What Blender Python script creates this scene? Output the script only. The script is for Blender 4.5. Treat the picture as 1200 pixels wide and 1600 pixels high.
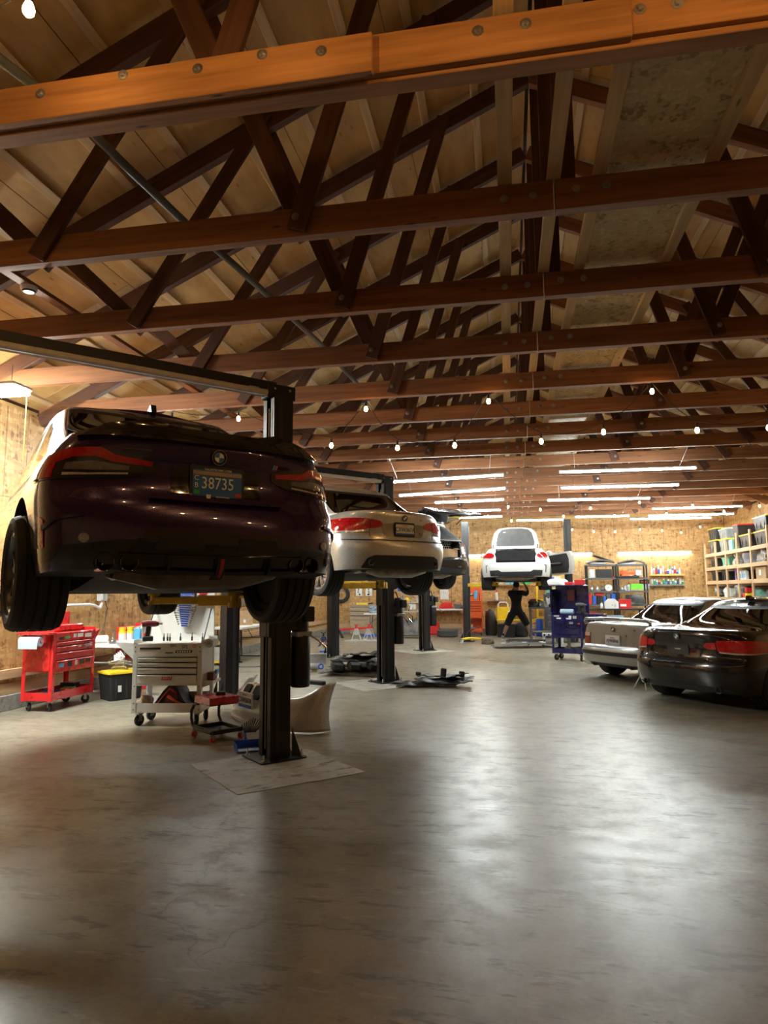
import bpy, bmesh, math, random
from mathutils import Vector, Matrix, Euler
random.seed(7)
SC = bpy.context.scene
COL = SC.collection
for _o in list(bpy.data.objects): bpy.data.objects.remove(_o)
R = math.radians; PI = math.pi

# ---------------------------------------------------------------- camera
cam_d = bpy.data.cameras.new('camera'); cam = bpy.data.objects.new('camera', cam_d); COL.objects.link(cam)
cam_d.sensor_fit = 'HORIZONTAL'; cam_d.sensor_width = 36.0; cam_d.lens = 36.0 * 1060 / 1200
cam_d.clip_start = 0.05; cam_d.clip_end = 200
_p, _y, _r = math.atan(125 / 1060), R(10.3), R(0.4)
_F = Vector((-math.sin(_y) * math.cos(_p), math.cos(_y) * math.cos(_p), math.sin(_p)))
_R = Vector((math.cos(_y), math.sin(_y), 0)); _U = _R.cross(_F)
_R2 = _R * math.cos(_r) - _U * math.sin(_r); _U2 = _R * math.sin(_r) + _U * math.cos(_r)
cam.matrix_world = Matrix(((_R2.x, _U2.x, -_F.x, 0), (_R2.y, _U2.y, -_F.y, 0), (_R2.z, _U2.z, -_F.z, 1.5), (0, 0, 0, 1)))
SC.camera = cam
# ---------------------------------------------------------------- world, exposure
w = bpy.data.worlds.new('night'); SC.world = w; w.use_nodes = True
w.node_tree.nodes['Background'].inputs[0].default_value = (0.02, 0.022, 0.03, 1)
w.node_tree.nodes['Background'].inputs[1].default_value = 0.3
SC.view_settings.view_transform = 'Standard'; SC.view_settings.look = 'None'
SC.view_settings.gamma = 1; SC.view_settings.use_curve_mapping = False
SC.view_settings.exposure = 0.68
TUBE_E, FIX_E, BULB_E = 100.0, 230.0, 50.0     # strengths of the strip tubes, the wrap fixture, the filament bulbs

# ---------------------------------------------------------------- materials
MATS = {}
def _nodes(name):
    m = bpy.data.materials.new(name); m.use_nodes = True
    nt = m.node_tree; b = nt.nodes['Principled BSDF']
    return m, nt, b
def N(nt, t, **kw):
    n = nt.nodes.new(t)
    for k, v in kw.items():
        if k in n.inputs: n.inputs[k].default_value = v
        else: setattr(n, k, v)
    return n
def coords(nt, scale=(1, 1, 1), rot=(0, 0, 0), rnd=True):
    tc = N(nt, 'ShaderNodeTexCoord'); mp = N(nt, 'ShaderNodeMapping')
    mp.inputs['Scale'].default_value = scale; mp.inputs['Rotation'].default_value = rot
    if rnd:
        oi = N(nt, 'ShaderNodeObjectInfo'); mu = N(nt, 'ShaderNodeVectorMath', operation='MULTIPLY_ADD')
        nt.links.new(oi.outputs['Random'], mu.inputs[0]); mu.inputs[1].default_value = (37, 19, 23)
        nt.links.new(tc.outputs['Object'], mu.inputs[2]); nt.links.new(mu.outputs[0], mp.inputs['Vector'])
    else: nt.links.new(tc.outputs['Object'], mp.inputs['Vector'])
    return mp.outputs[0]
def ramp(nt, fac, stops):
    r = N(nt, 'ShaderNodeValToRGB'); cr = r.color_ramp
    while len(cr.elements) < len(stops): cr.elements.new(0.5)
    for e, (p, c) in zip(cr.elements, stops):
        e.position = p; e.color = (c[0], c[1], c[2], 1) if not isinstance(c, (int, float)) else (c, c, c, 1)
    nt.links.new(fac, r.inputs[0]); return r.outputs[0]
def mixc(nt, fac, a, b, mode='MIX'):
    m = N(nt, 'ShaderNodeMix', data_type='RGBA', blend_type=mode)
    for s, v in ((m.inputs[0], fac), (m.inputs[6], a), (m.inputs[7], b)):
        if isinstance(v, (int, float)): s.default_value = v
        elif isinstance(v, tuple): s.default_value = (v[0], v[1], v[2], 1)
        else: nt.links.new(v, s)
    return m.outputs[2]
def bump(nt, b, h, s=0.3, d=0.01):
    n = N(nt, 'ShaderNodeBump', Strength=s, Distance=d); nt.links.new(h, n.inputs['Height']); nt.links.new(n.outputs[0], b.inputs['Normal'])
def noise(nt, v, scale, detail=3, rough=0.55, out='Fac'):
    n = N(nt, 'ShaderNodeTexNoise', Scale=scale, Detail=detail, Roughness=rough); nt.links.new(v, n.inputs['Vector']); return n.outputs[out]
def mat(name, c=(.5, .5, .5), rough=.5, metal=0, var=.12, scale=9, coat=0, emit=0, trans=0, alpha=1, bmp=0, spec=None):
    """plain procedural material: colour broken up by noise"""
    if name in MATS: return MATS[name]
    m, nt, b = _nodes(name); v = coords(nt)
    if var:
        f = noise(nt, v, scale)
        lo = tuple(max(0, x * (1 - var * 1.4)) for x in c); hi = tuple(min(1, x * (1 + var)) for x in c)
        nt.links.new(ramp(nt, f, [(.3, lo), (.7, hi)]), b.inputs['Base Color'])
        nt.links.new(ramp(nt, f, [(.3, max(0.02, rough - .08)), (.7, min(1, rough + .08))]), b.inputs['Roughness'])
        if bmp: bump(nt, b, f, bmp, .01)
    else:
        b.inputs['Base Color'].default_value = (*c, 1); b.inputs['Roughness'].default_value = rough
    b.inputs['Metallic'].default_value = metal; b.inputs['Coat Weight'].default_value = coat
    b.inputs['Coat Roughness'].default_value = .03
    if spec is not None: b.inputs['Specular IOR Level'].default_value = spec
    if emit: b.inputs['Emission Color'].default_value = (*c, 1); b.inputs['Emission Strength'].default_value = emit
    if trans: b.inputs['Transmission Weight'].default_value = trans
    if alpha < 1: b.inputs['Alpha'].default_value = alpha
    MATS[name] = m; return m
def m_wood(name, dark, light, stretch=(.6, 9, 9), rough=.65, knots=True, bmp=.25):
    if name in MATS: return MATS[name]
    m, nt, b = _nodes(name); v = coords(nt, stretch)
    g = noise(nt, v, 2.2, 6, .62); col = ramp(nt, g, [(.28, dark), (.5, tuple((a + c) / 2 for a, c in zip(dark, light))), (.72, light)])
    if knots:
        v2 = coords(nt, (1.2, 5, 5)); vo = N(nt, 'ShaderNodeTexVoronoi', Scale=1.6); nt.links.new(v2, vo.inputs['Vector'])
        k = ramp(nt, vo.outputs['Distance'], [(.03, 0), (.10, 1)])
        col = mixc(nt, k, tuple(x * .35 for x in dark), col)
    v3 = coords(nt, (.7, .7, .7)); col = mixc(nt, ramp(nt, noise(nt, v3, 1.1, 2), [(.35, .0), (.7, .35)]), col, tuple(x * .6 for x in dark))
    nt.links.new(col, b.inputs['Base Color']); b.inputs['Roughness'].default_value = rough
    bump(nt, b, g, bmp, .004); MATS[name] = m; return m
def m_osb(name, base=(.50, .29, .105), dark=(.26, .125, .035), light=(.64, .42, .19), sc=15):
    if name in MATS: return MATS[name]
    m, nt, b = _nodes(name); cols = []
    for i, (ax, rz) in enumerate((((1, 1, .28), .5), ((.3, .3, 1), -.6))):
        v = coords(nt, tuple(a * sc for a in ax), (rz, rz * .7, rz)); n0 = noise(nt, v, .9, 2, .5, 'Color')
        vm = N(nt, 'ShaderNodeVectorMath', operation='MULTIPLY_ADD'); nt.links.new(n0, vm.inputs[0]); vm.inputs[1].default_value = (.9, .9, .9); nt.links.new(v, vm.inputs[2])
        vo = N(nt, 'ShaderNodeTexVoronoi', Scale=1.6); nt.links.new(vm.outputs[0], vo.inputs['Vector'])
        sp = N(nt, 'ShaderNodeSeparateColor'); nt.links.new(vo.outputs['Color'], sp.inputs[0]); cols.append(sp.outputs[0])
    mx = N(nt, 'ShaderNodeMath', operation='ADD'); nt.links.new(cols[0], mx.inputs[0]); nt.links.new(cols[1], mx.inputs[1])
    hf = N(nt, 'ShaderNodeMath', operation='MULTIPLY'); nt.links.new(mx.outputs[0], hf.inputs[0]); hf.inputs[1].default_value = .5
    col = ramp(nt, hf.outputs[0], [(.12, dark), (.35, base), (.62, base), (.88, light)])
    nt.links.new(col, b.inputs['Base Color']); b.inputs['Roughness'].default_value = .55
    bump(nt, b, hf.outputs[0], .25, .006); MATS[name] = m; return m
def m_concrete(name, a, bcol, c, rlo=.30, rhi=.60, cracks=True, scl=1.0, patches=False):
    m, nt, b = _nodes(name); v = coords(nt, (scl, scl, scl), rnd=False)
    n1 = noise(nt, v, .55, 6, .6); n2 = noise(nt, v, 4.5, 8, .68); n3 = noise(nt, v, 34, 4, .6)
    col = ramp(nt, n1, [(.30, a), (.5, bcol), (.70, c)])
    col = mixc(nt, ramp(nt, n2, [(.36, .38), (.52, 0)]), col, tuple(x * .50 for x in a))
    col = mixc(nt, ramp(nt, n3, [(.3, .25), (.6, 0)]), col, tuple(x * .5 for x in a))
    v4 = coords(nt, (scl * .45, scl * 1.6, scl), (0, 0, .35), rnd=False); n4 = noise(nt, v4, 5.5, 8, .72)
    col = mixc(nt, ramp(nt, n4, [(.555, 0), (.61, .75)]), col, (.075, .064, .050))
    n5 = noise(nt, v4, 7.0, 7, .72); col = mixc(nt, ramp(nt, n5, [(.58, 0), (.70, .40)]), col, tuple(min(1, x * 1.7) for x in c))
    if cracks:
        vd = N(nt, 'ShaderNodeVectorMath', operation='MULTIPLY_ADD'); nt.links.new(noise(nt, v, 1.3, 5, .6, 'Color'), vd.inputs[0]); vd.inputs[1].default_value = (.8, .8, 0); nt.links.new(v, vd.inputs[2])
        vo = N(nt, 'ShaderNodeTexVoronoi', Scale=.42, feature='DISTANCE_TO_EDGE'); nt.links.new(vd.outputs[0], vo.inputs['Vector'])
        ck = ramp(nt, vo.outputs['Distance'], [(.0008, 1), (.003, 0)])
        gate = N(nt, 'ShaderNodeMath', operation='MULTIPLY'); nt.links.new(ck, gate.inputs[0]); nt.links.new(ramp(nt, noise(nt, v, .8, 2), [(.50, 0), (.66, .6)]), gate.inputs[1])
        col = mixc(nt, gate.outputs[0], col, (.04, .033, .028))
    nt.links.new(col, b.inputs['Base Color'])
    rg = N(nt, 'ShaderNodeMath', operation='ADD'); nt.links.new(ramp(nt, n1, [(.3, rlo), (.7, (rlo + rhi) / 2)]), rg.inputs[0])
    nt.links.new(ramp(nt, n2, [(.35, (rhi - rlo) / 2), (.6, 0)]), rg.inputs[1]); nt.links.new(rg.outputs[0], b.inputs['Roughness'])
    bump(nt, b, n2, .05, .008); MATS[name] = m; return m
def m_glass(name, tint=(.5, .52, .52), gloss=.12, dark=.85):
    """tinted window pane: mostly transparent tint with a clear reflection"""
    if name in MATS: return MATS[name]
    m, nt, b = _nodes(name); nt.nodes.remove(b); out = nt.nodes['Material Output']
    tr = N(nt, 'ShaderNodeBsdfTransparent'); tr.inputs[0].default_value = (*[t * (1 - dark) for t in tint], 1)
    gl = N(nt, 'ShaderNodeBsdfGlossy'); gl.inputs['Roughness'].default_value = .02
    fr = N(nt, 'ShaderNodeFresnel', IOR=1.5); ad = N(nt, 'ShaderNodeMath', operation='ADD'); nt.links.new(fr.outputs[0], ad.inputs[0]); ad.inputs[1].default_value = gloss * .3
    mx = N(nt, 'ShaderNodeMixShader'); nt.links.new(ad.outputs[0], mx.inputs[0]); nt.links.new(tr.outputs[0], mx.inputs[1]); nt.links.new(gl.outputs[0], mx.inputs[2])
    nt.links.new(mx.outputs[0], out.inputs[0]); MATS[name] = m; return m
def m_emit(name, c, s):
    if name in MATS: return MATS[name]
    m, nt, b = _nodes(name); nt.nodes.remove(b); e = N(nt, 'ShaderNodeEmission', Strength=s); e.inputs[0].default_value = (*c, 1)
    nt.links.new(e.outputs[0], nt.nodes['Material Output'].inputs[0]); MATS[name] = m; return m
def paint(name, c, metal=.5, rough=.28, flake=.06):
    return mat(name, c, rough, metal, flake, 160, coat=1.0)

FLOOR = m_concrete('floor_concrete', (.185, .160, .110), (.27, .246, .186), (.335, .315, .252), .26, .48)
PATCH = m_concrete('patch_concrete', (.40, .37, .30), (.47, .44, .37), (.52, .49, .42), .45, .75, False)
STEM = m_concrete('stem_concrete', (.22, .21, .19), (.30, .29, .26), (.36, .35, .32), .6, .9, False, 2)
OSB = m_osb('wall_osb'); OSB2 = m_osb('walkway_osb', (.62, .48, .26), (.34, .23, .10), (.76, .62, .38), 24)
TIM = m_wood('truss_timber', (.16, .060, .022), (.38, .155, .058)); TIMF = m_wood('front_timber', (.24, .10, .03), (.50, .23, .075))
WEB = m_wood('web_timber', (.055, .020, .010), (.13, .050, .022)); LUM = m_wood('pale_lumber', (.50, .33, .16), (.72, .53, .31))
PLY = m_wood('deck_plywood', (.45, .265, .085), (.70, .455, .18), (.8, 2.2, 2.2), .7)
SHELFW = m_wood('shelf_lumber', (.50, .30, .15), (.72, .48, .28))
BLK = mat('black_metal', (.007, .007, .009), .42, 0, .2); BLKP = mat('black_plastic', (.018, .018, .02), .5, 0, .25, 14)
RUB = mat('tyre_rubber', (.022, .022, .023), .75, 0, .2, 30); DARK = mat('dark_void', (.006, .006, .007), .8)
CHR = mat('chrome', (.75, .75, .77), .15, 1, .05); STEEL = mat('bare_steel', (.42, .42, .43), .35, .9, .15); ALU = mat('cast_aluminium', (.55, .55, .54), .45, .8, .15)
WHT = mat('white_paint', (.75, .74, .71), .4, 0, .04); WPL = mat('white_plastic', (.82, .82, .80), .45, 0, .03)
REDP = mat('red_paint', (.62, .018, .02), .3, 0, .08, coat=.5); BLUEP = mat('blue_paint', (.009, .009, .095), .3, .2, .1, coat=.5); ORGP = mat('orange_paint', (.80, .12, .025), .35, 0, .08, coat=.3)
YELP = mat('yellow_paint', (.62, .36, .02), .45, 0, .15); YELPL = mat('yellow_plastic', (.90, .62, .03), .4, 0, .06)
GRYP = mat('grey_plastic', (.10, .105, .11), .5, 0, .15); LGR = mat('light_grey', (.50, .50, .48), .5, 0, .1)
CARD = mat('cardboard', (.46, .30, .16), .8, 0, .12); PAPER = mat('paper_white', (.80, .80, .78), .8, 0, .04); CLOTHB = mat('blue_cloth', (.03, .12, .55), .9, 0, .2)
BLUPAP = mat('blue_paper', (.45, .66, .85), .8, 0, .08); REDPL = mat('red_plastic', (.70, .03, .03), .35, 0, .08); BLUPL = mat('blue_plastic', (.03, .13, .62), .35, 0, .1)
GRNPL = mat('green_plastic', (.04, .42, .10), .4, 0, .1); TEALPL = mat('teal_plastic', (.22, .55, .47), .45, 0, .1); LIME = mat('lime_plastic', (.15, .85, .05), .4, 0, .1)
TAN = mat('tan_laminate', (.42, .33, .22), .55, 0, .1); BROWN = mat('brown_fur', (.16, .12, .075), .95, 0, .4, 30); SKY = mat('light_blue_plastic', (.10, .45, .80), .4, 0, .1)
CLEARP = mat('hazy_clear_plastic', (.62, .66, .66), .3, 0, .1); PURP = mat('purple_plastic', (.35, .16, .55), .4); MAROON = mat('maroon_plastic', (.16, .02, .025), .4, 0, .1)

# ---------------------------------------------------------------- mesh builder
class MB:
    def __init__(s): s.v = []; s.f = []
    def add(s, vs, fs):
        o = len(s.v); s.v += [tuple(v) for v in vs]; s.f += [tuple(i + o for i in f) for f in fs]; return s
    def box(s, c, d, rot=None, bev=0):
        x, y, z = (k / 2 for k in d)
        if bev:
            b = min(bev, x * .9, y * .9, z * .9); vs = []; bm = bmesh.new()
            bmesh.ops.create_cube(bm, size=1, matrix=Matrix.Diagonal((d[0], d[1], d[2], 1)))
            bmesh.ops.bevel(bm, geom=bm.edges[:], offset=b, segments=1, affect='EDGES', profile=.5)
            bm.verts.index_update(); vs = [v.co.copy() for v in bm.verts]; fs = [[v.index for v in f.verts] for f in bm.faces]; bm.free()
        else:
            vs = [Vector(p) for p in ((-x, -y, -z), (x, -y, -z), (x, y, -z), (-x, y, -z), (-x, -y, z), (x, -y, z), (x, y, z), (-x, y, z))]
            fs = [(0, 3, 2, 1), (4, 5, 6, 7), (0, 1, 5, 4), (1, 2, 6, 5), (2, 3, 7, 6), (3, 0, 4, 7)]
        M = (Euler(rot).to_matrix() if rot is not None and not isinstance(rot, Matrix) else rot) or Matrix.Identity(3)
        return s.add([M @ v + Vector(c) for v in vs], fs)
    def cyl(s, p0, p1, r0, r1=None, n=14, cap=True):
        p0, p1 = Vector(p0), Vector(p1); r1 = r0 if r1 is None else r1; d = (p1 - p0).normalized()
        a = d.orthogonal().normalized(); b = d.cross(a)
        vs = [p0 + (a * math.cos(2 * PI * i / n) + b * math.sin(2 * PI * i / n)) * r0 for i in range(n)] + [p1 + (a * math.cos(2 * PI * i / n) + b * math.sin(2 * PI * i / n)) * r1 for i in range(n)]
        fs = [(i, (i + 1) % n, n + (i + 1) % n, n + i) for i in range(n)]
        if cap: fs += [tuple(range(n - 1, -1, -1)), tuple(range(n, 2 * n))]
        return s.add(vs, fs)
    def tube(s, pts, r, n=8, closed=False):
        pts = [Vector(p) for p in pts]; m = len(pts); rs = r if isinstance(r, (list, tuple)) else [r] * m; vs = []; prev = None
        for i, p in enumerate(pts):
            t = (pts[(i + 1) % m] - pts[i - 1]) if closed else (pts[min(i + 1, m - 1)] - pts[max(i - 1, 0)])
            t.normalize(); a = t.orthogonal().normalized() if prev is None else (prev - t * prev.dot(t)).normalized(); prev = a; b = t.cross(a)
            vs += [p + (a * math.cos(2 * PI * k / n) + b * math.sin(2 * PI * k / n)) * rs[i] for k in range(n)]
        fs = [(i * n + k, i * n + (k + 1) % n, ((i + 1) % m) * n + (k + 1) % n, ((i + 1) % m) * n + k) for i in range(m if closed else m - 1) for k in range(n)]
        if not closed: fs += [tuple(range(n - 1, -1, -1)), tuple(range((m - 1) * n, m * n))]
        return s.add(vs, fs)
    def lathe(s, prof, c=(0, 0, 0), axis='z', n=20, closed=False):
        """prof: list of (radius, height) turned about the axis"""
        vs = []; m = len(prof)
        for i in range(n):
            a = 2 * PI * i / n
            for r, h in prof:
                p = (r * math.cos(a), r * math.sin(a), h)
                p = p if axis == 'z' else ((h, p[0], p[1]) if axis == 'x' else (p[1], h, p[0]))
                vs.append(Vector(p) + Vector(c))
        fs = [(i * m + k, ((i + 1) % n) * m + k, ((i + 1) % n) * m + (k + 1) % m, i * m + (k + 1) % m) for i in range(n) for k in range(m if closed else m - 1)]
        return s.add(vs, fs)
    def prism(s, poly, h0, h1, axis='z', off=(0, 0, 0)):
        n = len(poly); o = Vector(off)
        def P(a, b, h): return Vector((a, b, h) if axis == 'z' else ((h, a, b) if axis == 'x' else (a, h, b))) + o
        vs = [P(a, b, h0) for a, b in poly] + [P(a, b, h1) for a, b in poly]
        fs = [(i, (i + 1) % n, n + (i + 1) % n, n + i) for i in range(n)] + [tuple(range(n - 1, -1, -1)), tuple(range(n, 2 * n))]
        return s.add(vs, fs)
    def sphere(s, c, r, n=12, m=8, sc=(1, 1, 1)):
        vs = []; fs = []
        for j in range(m + 1):
            t = PI * j / m
            for i in range(n):
                a = 2 * PI * i / n; vs.append(Vector((math.sin(t) * math.cos(a) * sc[0], math.sin(t) * math.sin(a) * sc[1], math.cos(t) * sc[2])) * r + Vector(c))
        fs = [(j * n + i, (j + 1) * n + i, (j + 1) * n + (i + 1) % n, j * n + (i + 1) % n) for j in range(m) for i in range(n)]
        return s.add(vs, fs)
    def grid(s, fn, nu, nv):
        vs = [fn(i / nu, j / nv) for j in range(nv + 1) for i in range(nu + 1)]
        return s.add(vs, [(j * (nu + 1) + i, j * (nu + 1) + i + 1, (j + 1) * (nu + 1) + i + 1, (j + 1) * (nu + 1) + i) for j in range(nv) for i in range(nu)])
    def mesh(s, name, m=None, smooth=None, fix=True):
        me = bpy.data.meshes.new(name); me.from_pydata(s.v, [], s.f)
        if fix:
            bm = bmesh.new(); bm.from_mesh(me); bmesh.ops.remove_doubles(bm, verts=bm.verts, dist=1e-5); bmesh.ops.recalc_face_normals(bm, faces=bm.faces); bm.to_mesh(me); bm.free()
        if m: me.materials.append(m)
        if smooth is not None:
            me.polygons.foreach_set('use_smooth', [True] * len(me.polygons)); me.set_sharp_from_angle(angle=R(smooth))
        me.update(); return me
    def obj(s, name, m, parent=None, smooth=None, loc=None, rot=None, label=None, fix=True):
        return link(name, s.mesh(name, m, smooth, fix), parent, loc, rot, label)
def link(name, me, parent=None, loc=None, rot=None, label=None):
    o = bpy.data.objects.new(name, me); COL.objects.link(o)
    if parent: o.parent = parent
    if loc is not None: o.location = loc
    if rot is not None: o.rotation_euler = rot
    if label: o['label'] = label
    return o
def thing(name, label, cat, loc=(0, 0, 0), rz=0, group=None, rot=None):
    o = bpy.data.objects.new(name, None); COL.objects.link(o); o.empty_display_size = .1
    o.location = loc; o.rotation_euler = rot or (0, 0, rz); return tag(o, label, cat, group)
def tag(o, label, cat, group=None):
    o['label'] = label; o['category'] = cat
    if group: o['group'] = group
    return o
def struct(o, label, cat='structure'):
    o['kind'] = 'structure'; o['label'] = label; o['category'] = cat; return o
def stuff(o): o['kind'] = 'stuff'; return o
def copy_tree(o, parent=None):
    c = o.copy(); COL.objects.link(c)
    if parent: c.parent = parent
    for ch in list(o.children): copy_tree(ch, c)
    return c
def beam(name, p0, p1, w, d, m, parent=None, up=(0, 0, 1), bev=.004):
    """board from p0 to p1, local x along the grain; w across, d along 'up'"""
    p0, p1 = Vector(p0), Vector(p1); L = (p1 - p0).length; x = (p1 - p0).normalized(); u = Vector(up); y = u.cross(x).normalized(); z = x.cross(y)
    o = MB().box((0, 0, 0), (L, w, d), bev=bev).obj(name, m, parent)
    M = Matrix((x, y, z)).transposed().to_4x4(); M.translation = (p0 + p1) / 2
    o.matrix_local = M; return o
def text(name, s, size, m, parent, loc, rot=(PI / 2, 0, 0), ext=.001, ax='CENTER', sx=1.0, shear=0, space=1.0):
    c = bpy.data.curves.new(name, 'FONT'); c.body = s; c.size = size; c.extrude = ext; c.align_x = ax; c.align_y = 'CENTER'; c.resolution_u = 2; c.shear = shear; c.space_character = space
    t = bpy.data.objects.new(name, c); COL.objects.link(t); dg = bpy.context.evaluated_depsgraph_get()
    me = bpy.data.meshes.new_from_object(t.evaluated_get(dg)); me.name = name; bpy.data.objects.remove(t); bpy.data.curves.remove(c)
    me.materials.clear(); me.materials.append(m); o = link(name, me, parent, loc, rot); o.scale = (sx, 1, 1); return o
def rr(w, h, r, n=4):
    """rounded rectangle outline"""
    out = []
    for cx, cy, a0 in ((w / 2 - r, h / 2 - r, 0), (-w / 2 + r, h / 2 - r, 90), (-w / 2 + r, -h / 2 + r, 180), (w / 2 - r, -h / 2 + r, 270)):
        out += [(cx + r * math.cos(R(a0 + 90 * k / n)), cy + r * math.sin(R(a0 + 90 * k / n))) for k in range(n + 1)]
    return out
def interp(tab, x):
    if x <= tab[0][0]: return tab[0][1]
    for (a, b), (c, d) in zip(tab, tab[1:]):
        if x <= c: return b + (d - b) * (x - a) / (c - a)
    return tab[-1][1]
def sm_interp(tab, x):
    """smooth (Catmull-Rom) version of interp"""
    if x <= tab[0][0]: return tab[0][1]
    if x >= tab[-1][0]: return tab[-1][1]
    for i in range(len(tab) - 1):
        if x <= tab[i + 1][0]:
            (x1, y1), (x2, y2) = tab[i], tab[i + 1]; t = (x - x1) / (x2 - x1)
            m1 = (y2 - tab[i - 1][1]) / (x2 - tab[i - 1][0]) if i > 0 else (y2 - y1) / (x2 - x1)
            m2 = (tab[i + 2][1] - y1) / (tab[i + 2][0] - x1) if i + 2 < len(tab) else (y2 - y1) / (x2 - x1)
            h = x2 - x1; return (2 * t ** 3 - 3 * t ** 2 + 1) * y1 + (t ** 3 - 2 * t ** 2 + t) * h * m1 + (-2 * t ** 3 + 3 * t ** 2) * y2 + (t ** 3 - t ** 2) * h * m2
# ================================================================ the setting
XL, XR, YB, YF, XC, ZC = -6.5, 7.24, 24.6, -4.0, .37, 4.0
SL = .465; CA = math.cos(math.atan(SL)); SA = math.sin(math.atan(SL))
fl = struct(MB().box(((XL + XR) / 2, (YB + YF) / 2, -.11), (XR - XL, YB - YF, .2)).obj('floor', STEM), 'stained and polished grey concrete shop floor', 'floor')
for a, b in ((YF, 11.96), (11.968, YB)):
    MB().add([(XL, a, -.012), (XR, a, -.012), (XR, b, -.012), (XL, b, -.012), (XL, a, 0), (XR, a, 0), (XR, b, 0), (XL, b, 0)], [(0, 3, 2, 1), (4, 5, 6, 7), (0, 1, 5, 4), (1, 2, 6, 5), (2, 3, 7, 6), (3, 0, 4, 7)]).obj('slab', FLOOR, fl)
def patch(x, y, s, rz):
    m = MB(); rg = random.Random(int(x * 10)); pts = []
    for k in range(4):
        for i in range(6):
            t = i / 6 - .5; e = .012 * rg.uniform(-1, 1); p = ((t, -.5), (.5, t), (-t, .5), (-.5, -t))[k]
            pts.append((p[0] * s + e, p[1] * s + e))
    m.prism(pts, .0005, .004).obj('concrete_patch', PATCH, fl, loc=(x, y, 0), rot=(0, 0, rz))
patch(-2.02, 5.78, 1.12, R(44)); patch(-2.15, 11.2, 1.2, R(42)); patch(-2.25, 17.5, 1.3, R(44))

def lined(name):
    """wall sheet: strand board with the faint stud lines snapped on it"""
    m = OSB.copy(); m.name = name; nt = m.node_tree; b = nt.nodes['Principled BSDF']
    src = b.inputs['Base Color'].links[0].from_socket
    tc = N(nt, 'ShaderNodeTexCoord'); sx = N(nt, 'ShaderNodeSeparateXYZ'); nt.links.new(tc.outputs['Object'], sx.inputs[0])
    a = N(nt, 'ShaderNodeMath', operation='PINGPONG'); nt.links.new(sx.outputs[0], a.inputs[0]); a.inputs[1].default_value = .203
    ln = ramp(nt, a.outputs[0], [(.005, 1), (.016, 0)]); g = ramp(nt, noise(nt, tc.outputs['Object'], 1.7, 1), [(.45, 0), (.55, .65)])
    mu = N(nt, 'ShaderNodeMath', operation='MULTIPLY'); nt.links.new(ln, mu.inputs[0]); nt.links.new(g, mu.inputs[1])
    nt.links.new(mixc(nt, mu.outputs[0], src, (.13, .075, .03)), b.inputs['Base Color']); return m
OSBW = lined('wall_osb_lined')
ROWS = ((.35, 1.57), (1.57, 2.79), (2.79, 4.01))
def wall(name, label, p0, p1, rz, gable=False):
    """wall whose inner face runs from p0 to p1 (facing the room), sheeted with strand board"""
    L = (Vector(p1) - Vector(p0)).length; m = MB().box((L / 2, .075, 2.03), (L, .10, 4.06))
    if gable: m.prism([(0, 4.0), (L, 4.0), (L / 2, 4.0 + (L / 2) * SL + .2)], .03, .12, 'y')
    o = struct(m.obj(name, PLY, loc=(*p0, 0), rot=(0, 0, rz)), label, 'wall'); cache = {}
    for ri, (a, b) in enumerate(ROWS):
        x = -1.22 if ri % 2 else 0
        while x < L - .01:
            x0, x1 = max(x, 0), min(x + 2.44, L); k = round(x1 - x0, 3)
            if k > .02:
                if k not in cache: cache[k] = MB().box((k / 2, 0, .61), (k - .005, .012, 1.215), bev=.002).mesh('panel', OSBW)
                link('panel', cache[k], o, (x0, .012, a))
            x += 2.44
    MB().box((L / 2, 0, .275), (L, .045, .148), bev=.003).obj('sill_board', LUM, o)
    return o
wall('wall_back', 'back wall sheeted with golden strand board under the gable', (XL, YB), (XR, YB), 0, True)
wall('wall_left', 'left side wall sheeted with strand board', (XL, YF), (XL, YB), PI / 2)
wall('wall_right', 'right side wall sheeted with strand board behind timber racking', (XR, YB), (XR, YF), -PI / 2)
wall('wall_front', 'front wall behind the photographer', (XR, YF), (XL, YF), PI, True)
for nm, c, d in (('baseboard_left', (XL + .01, (YB + YF) / 2, .1), (.08, YB - YF, .2)), ('baseboard_right', (XR - .01, (YB + YF) / 2, .1), (.08, YB - YF, .2)), ('baseboard_back', ((XL + XR) / 2, YB - .01, .1), (XR - XL, .08, .2))):
    struct(MB().box(c, d, bev=.008).obj(nm, STEM), 'grey concrete stem wall along the foot of the ' + nm[10:] + ' wall', 'baseboard')
struct(beam('trim_1', (XL + .04, 1, .47), (XL + .04, YB - .1, .47), .05, .12, SHELFW), 'pale timber ledger board along the left wall', 'trim')

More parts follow.
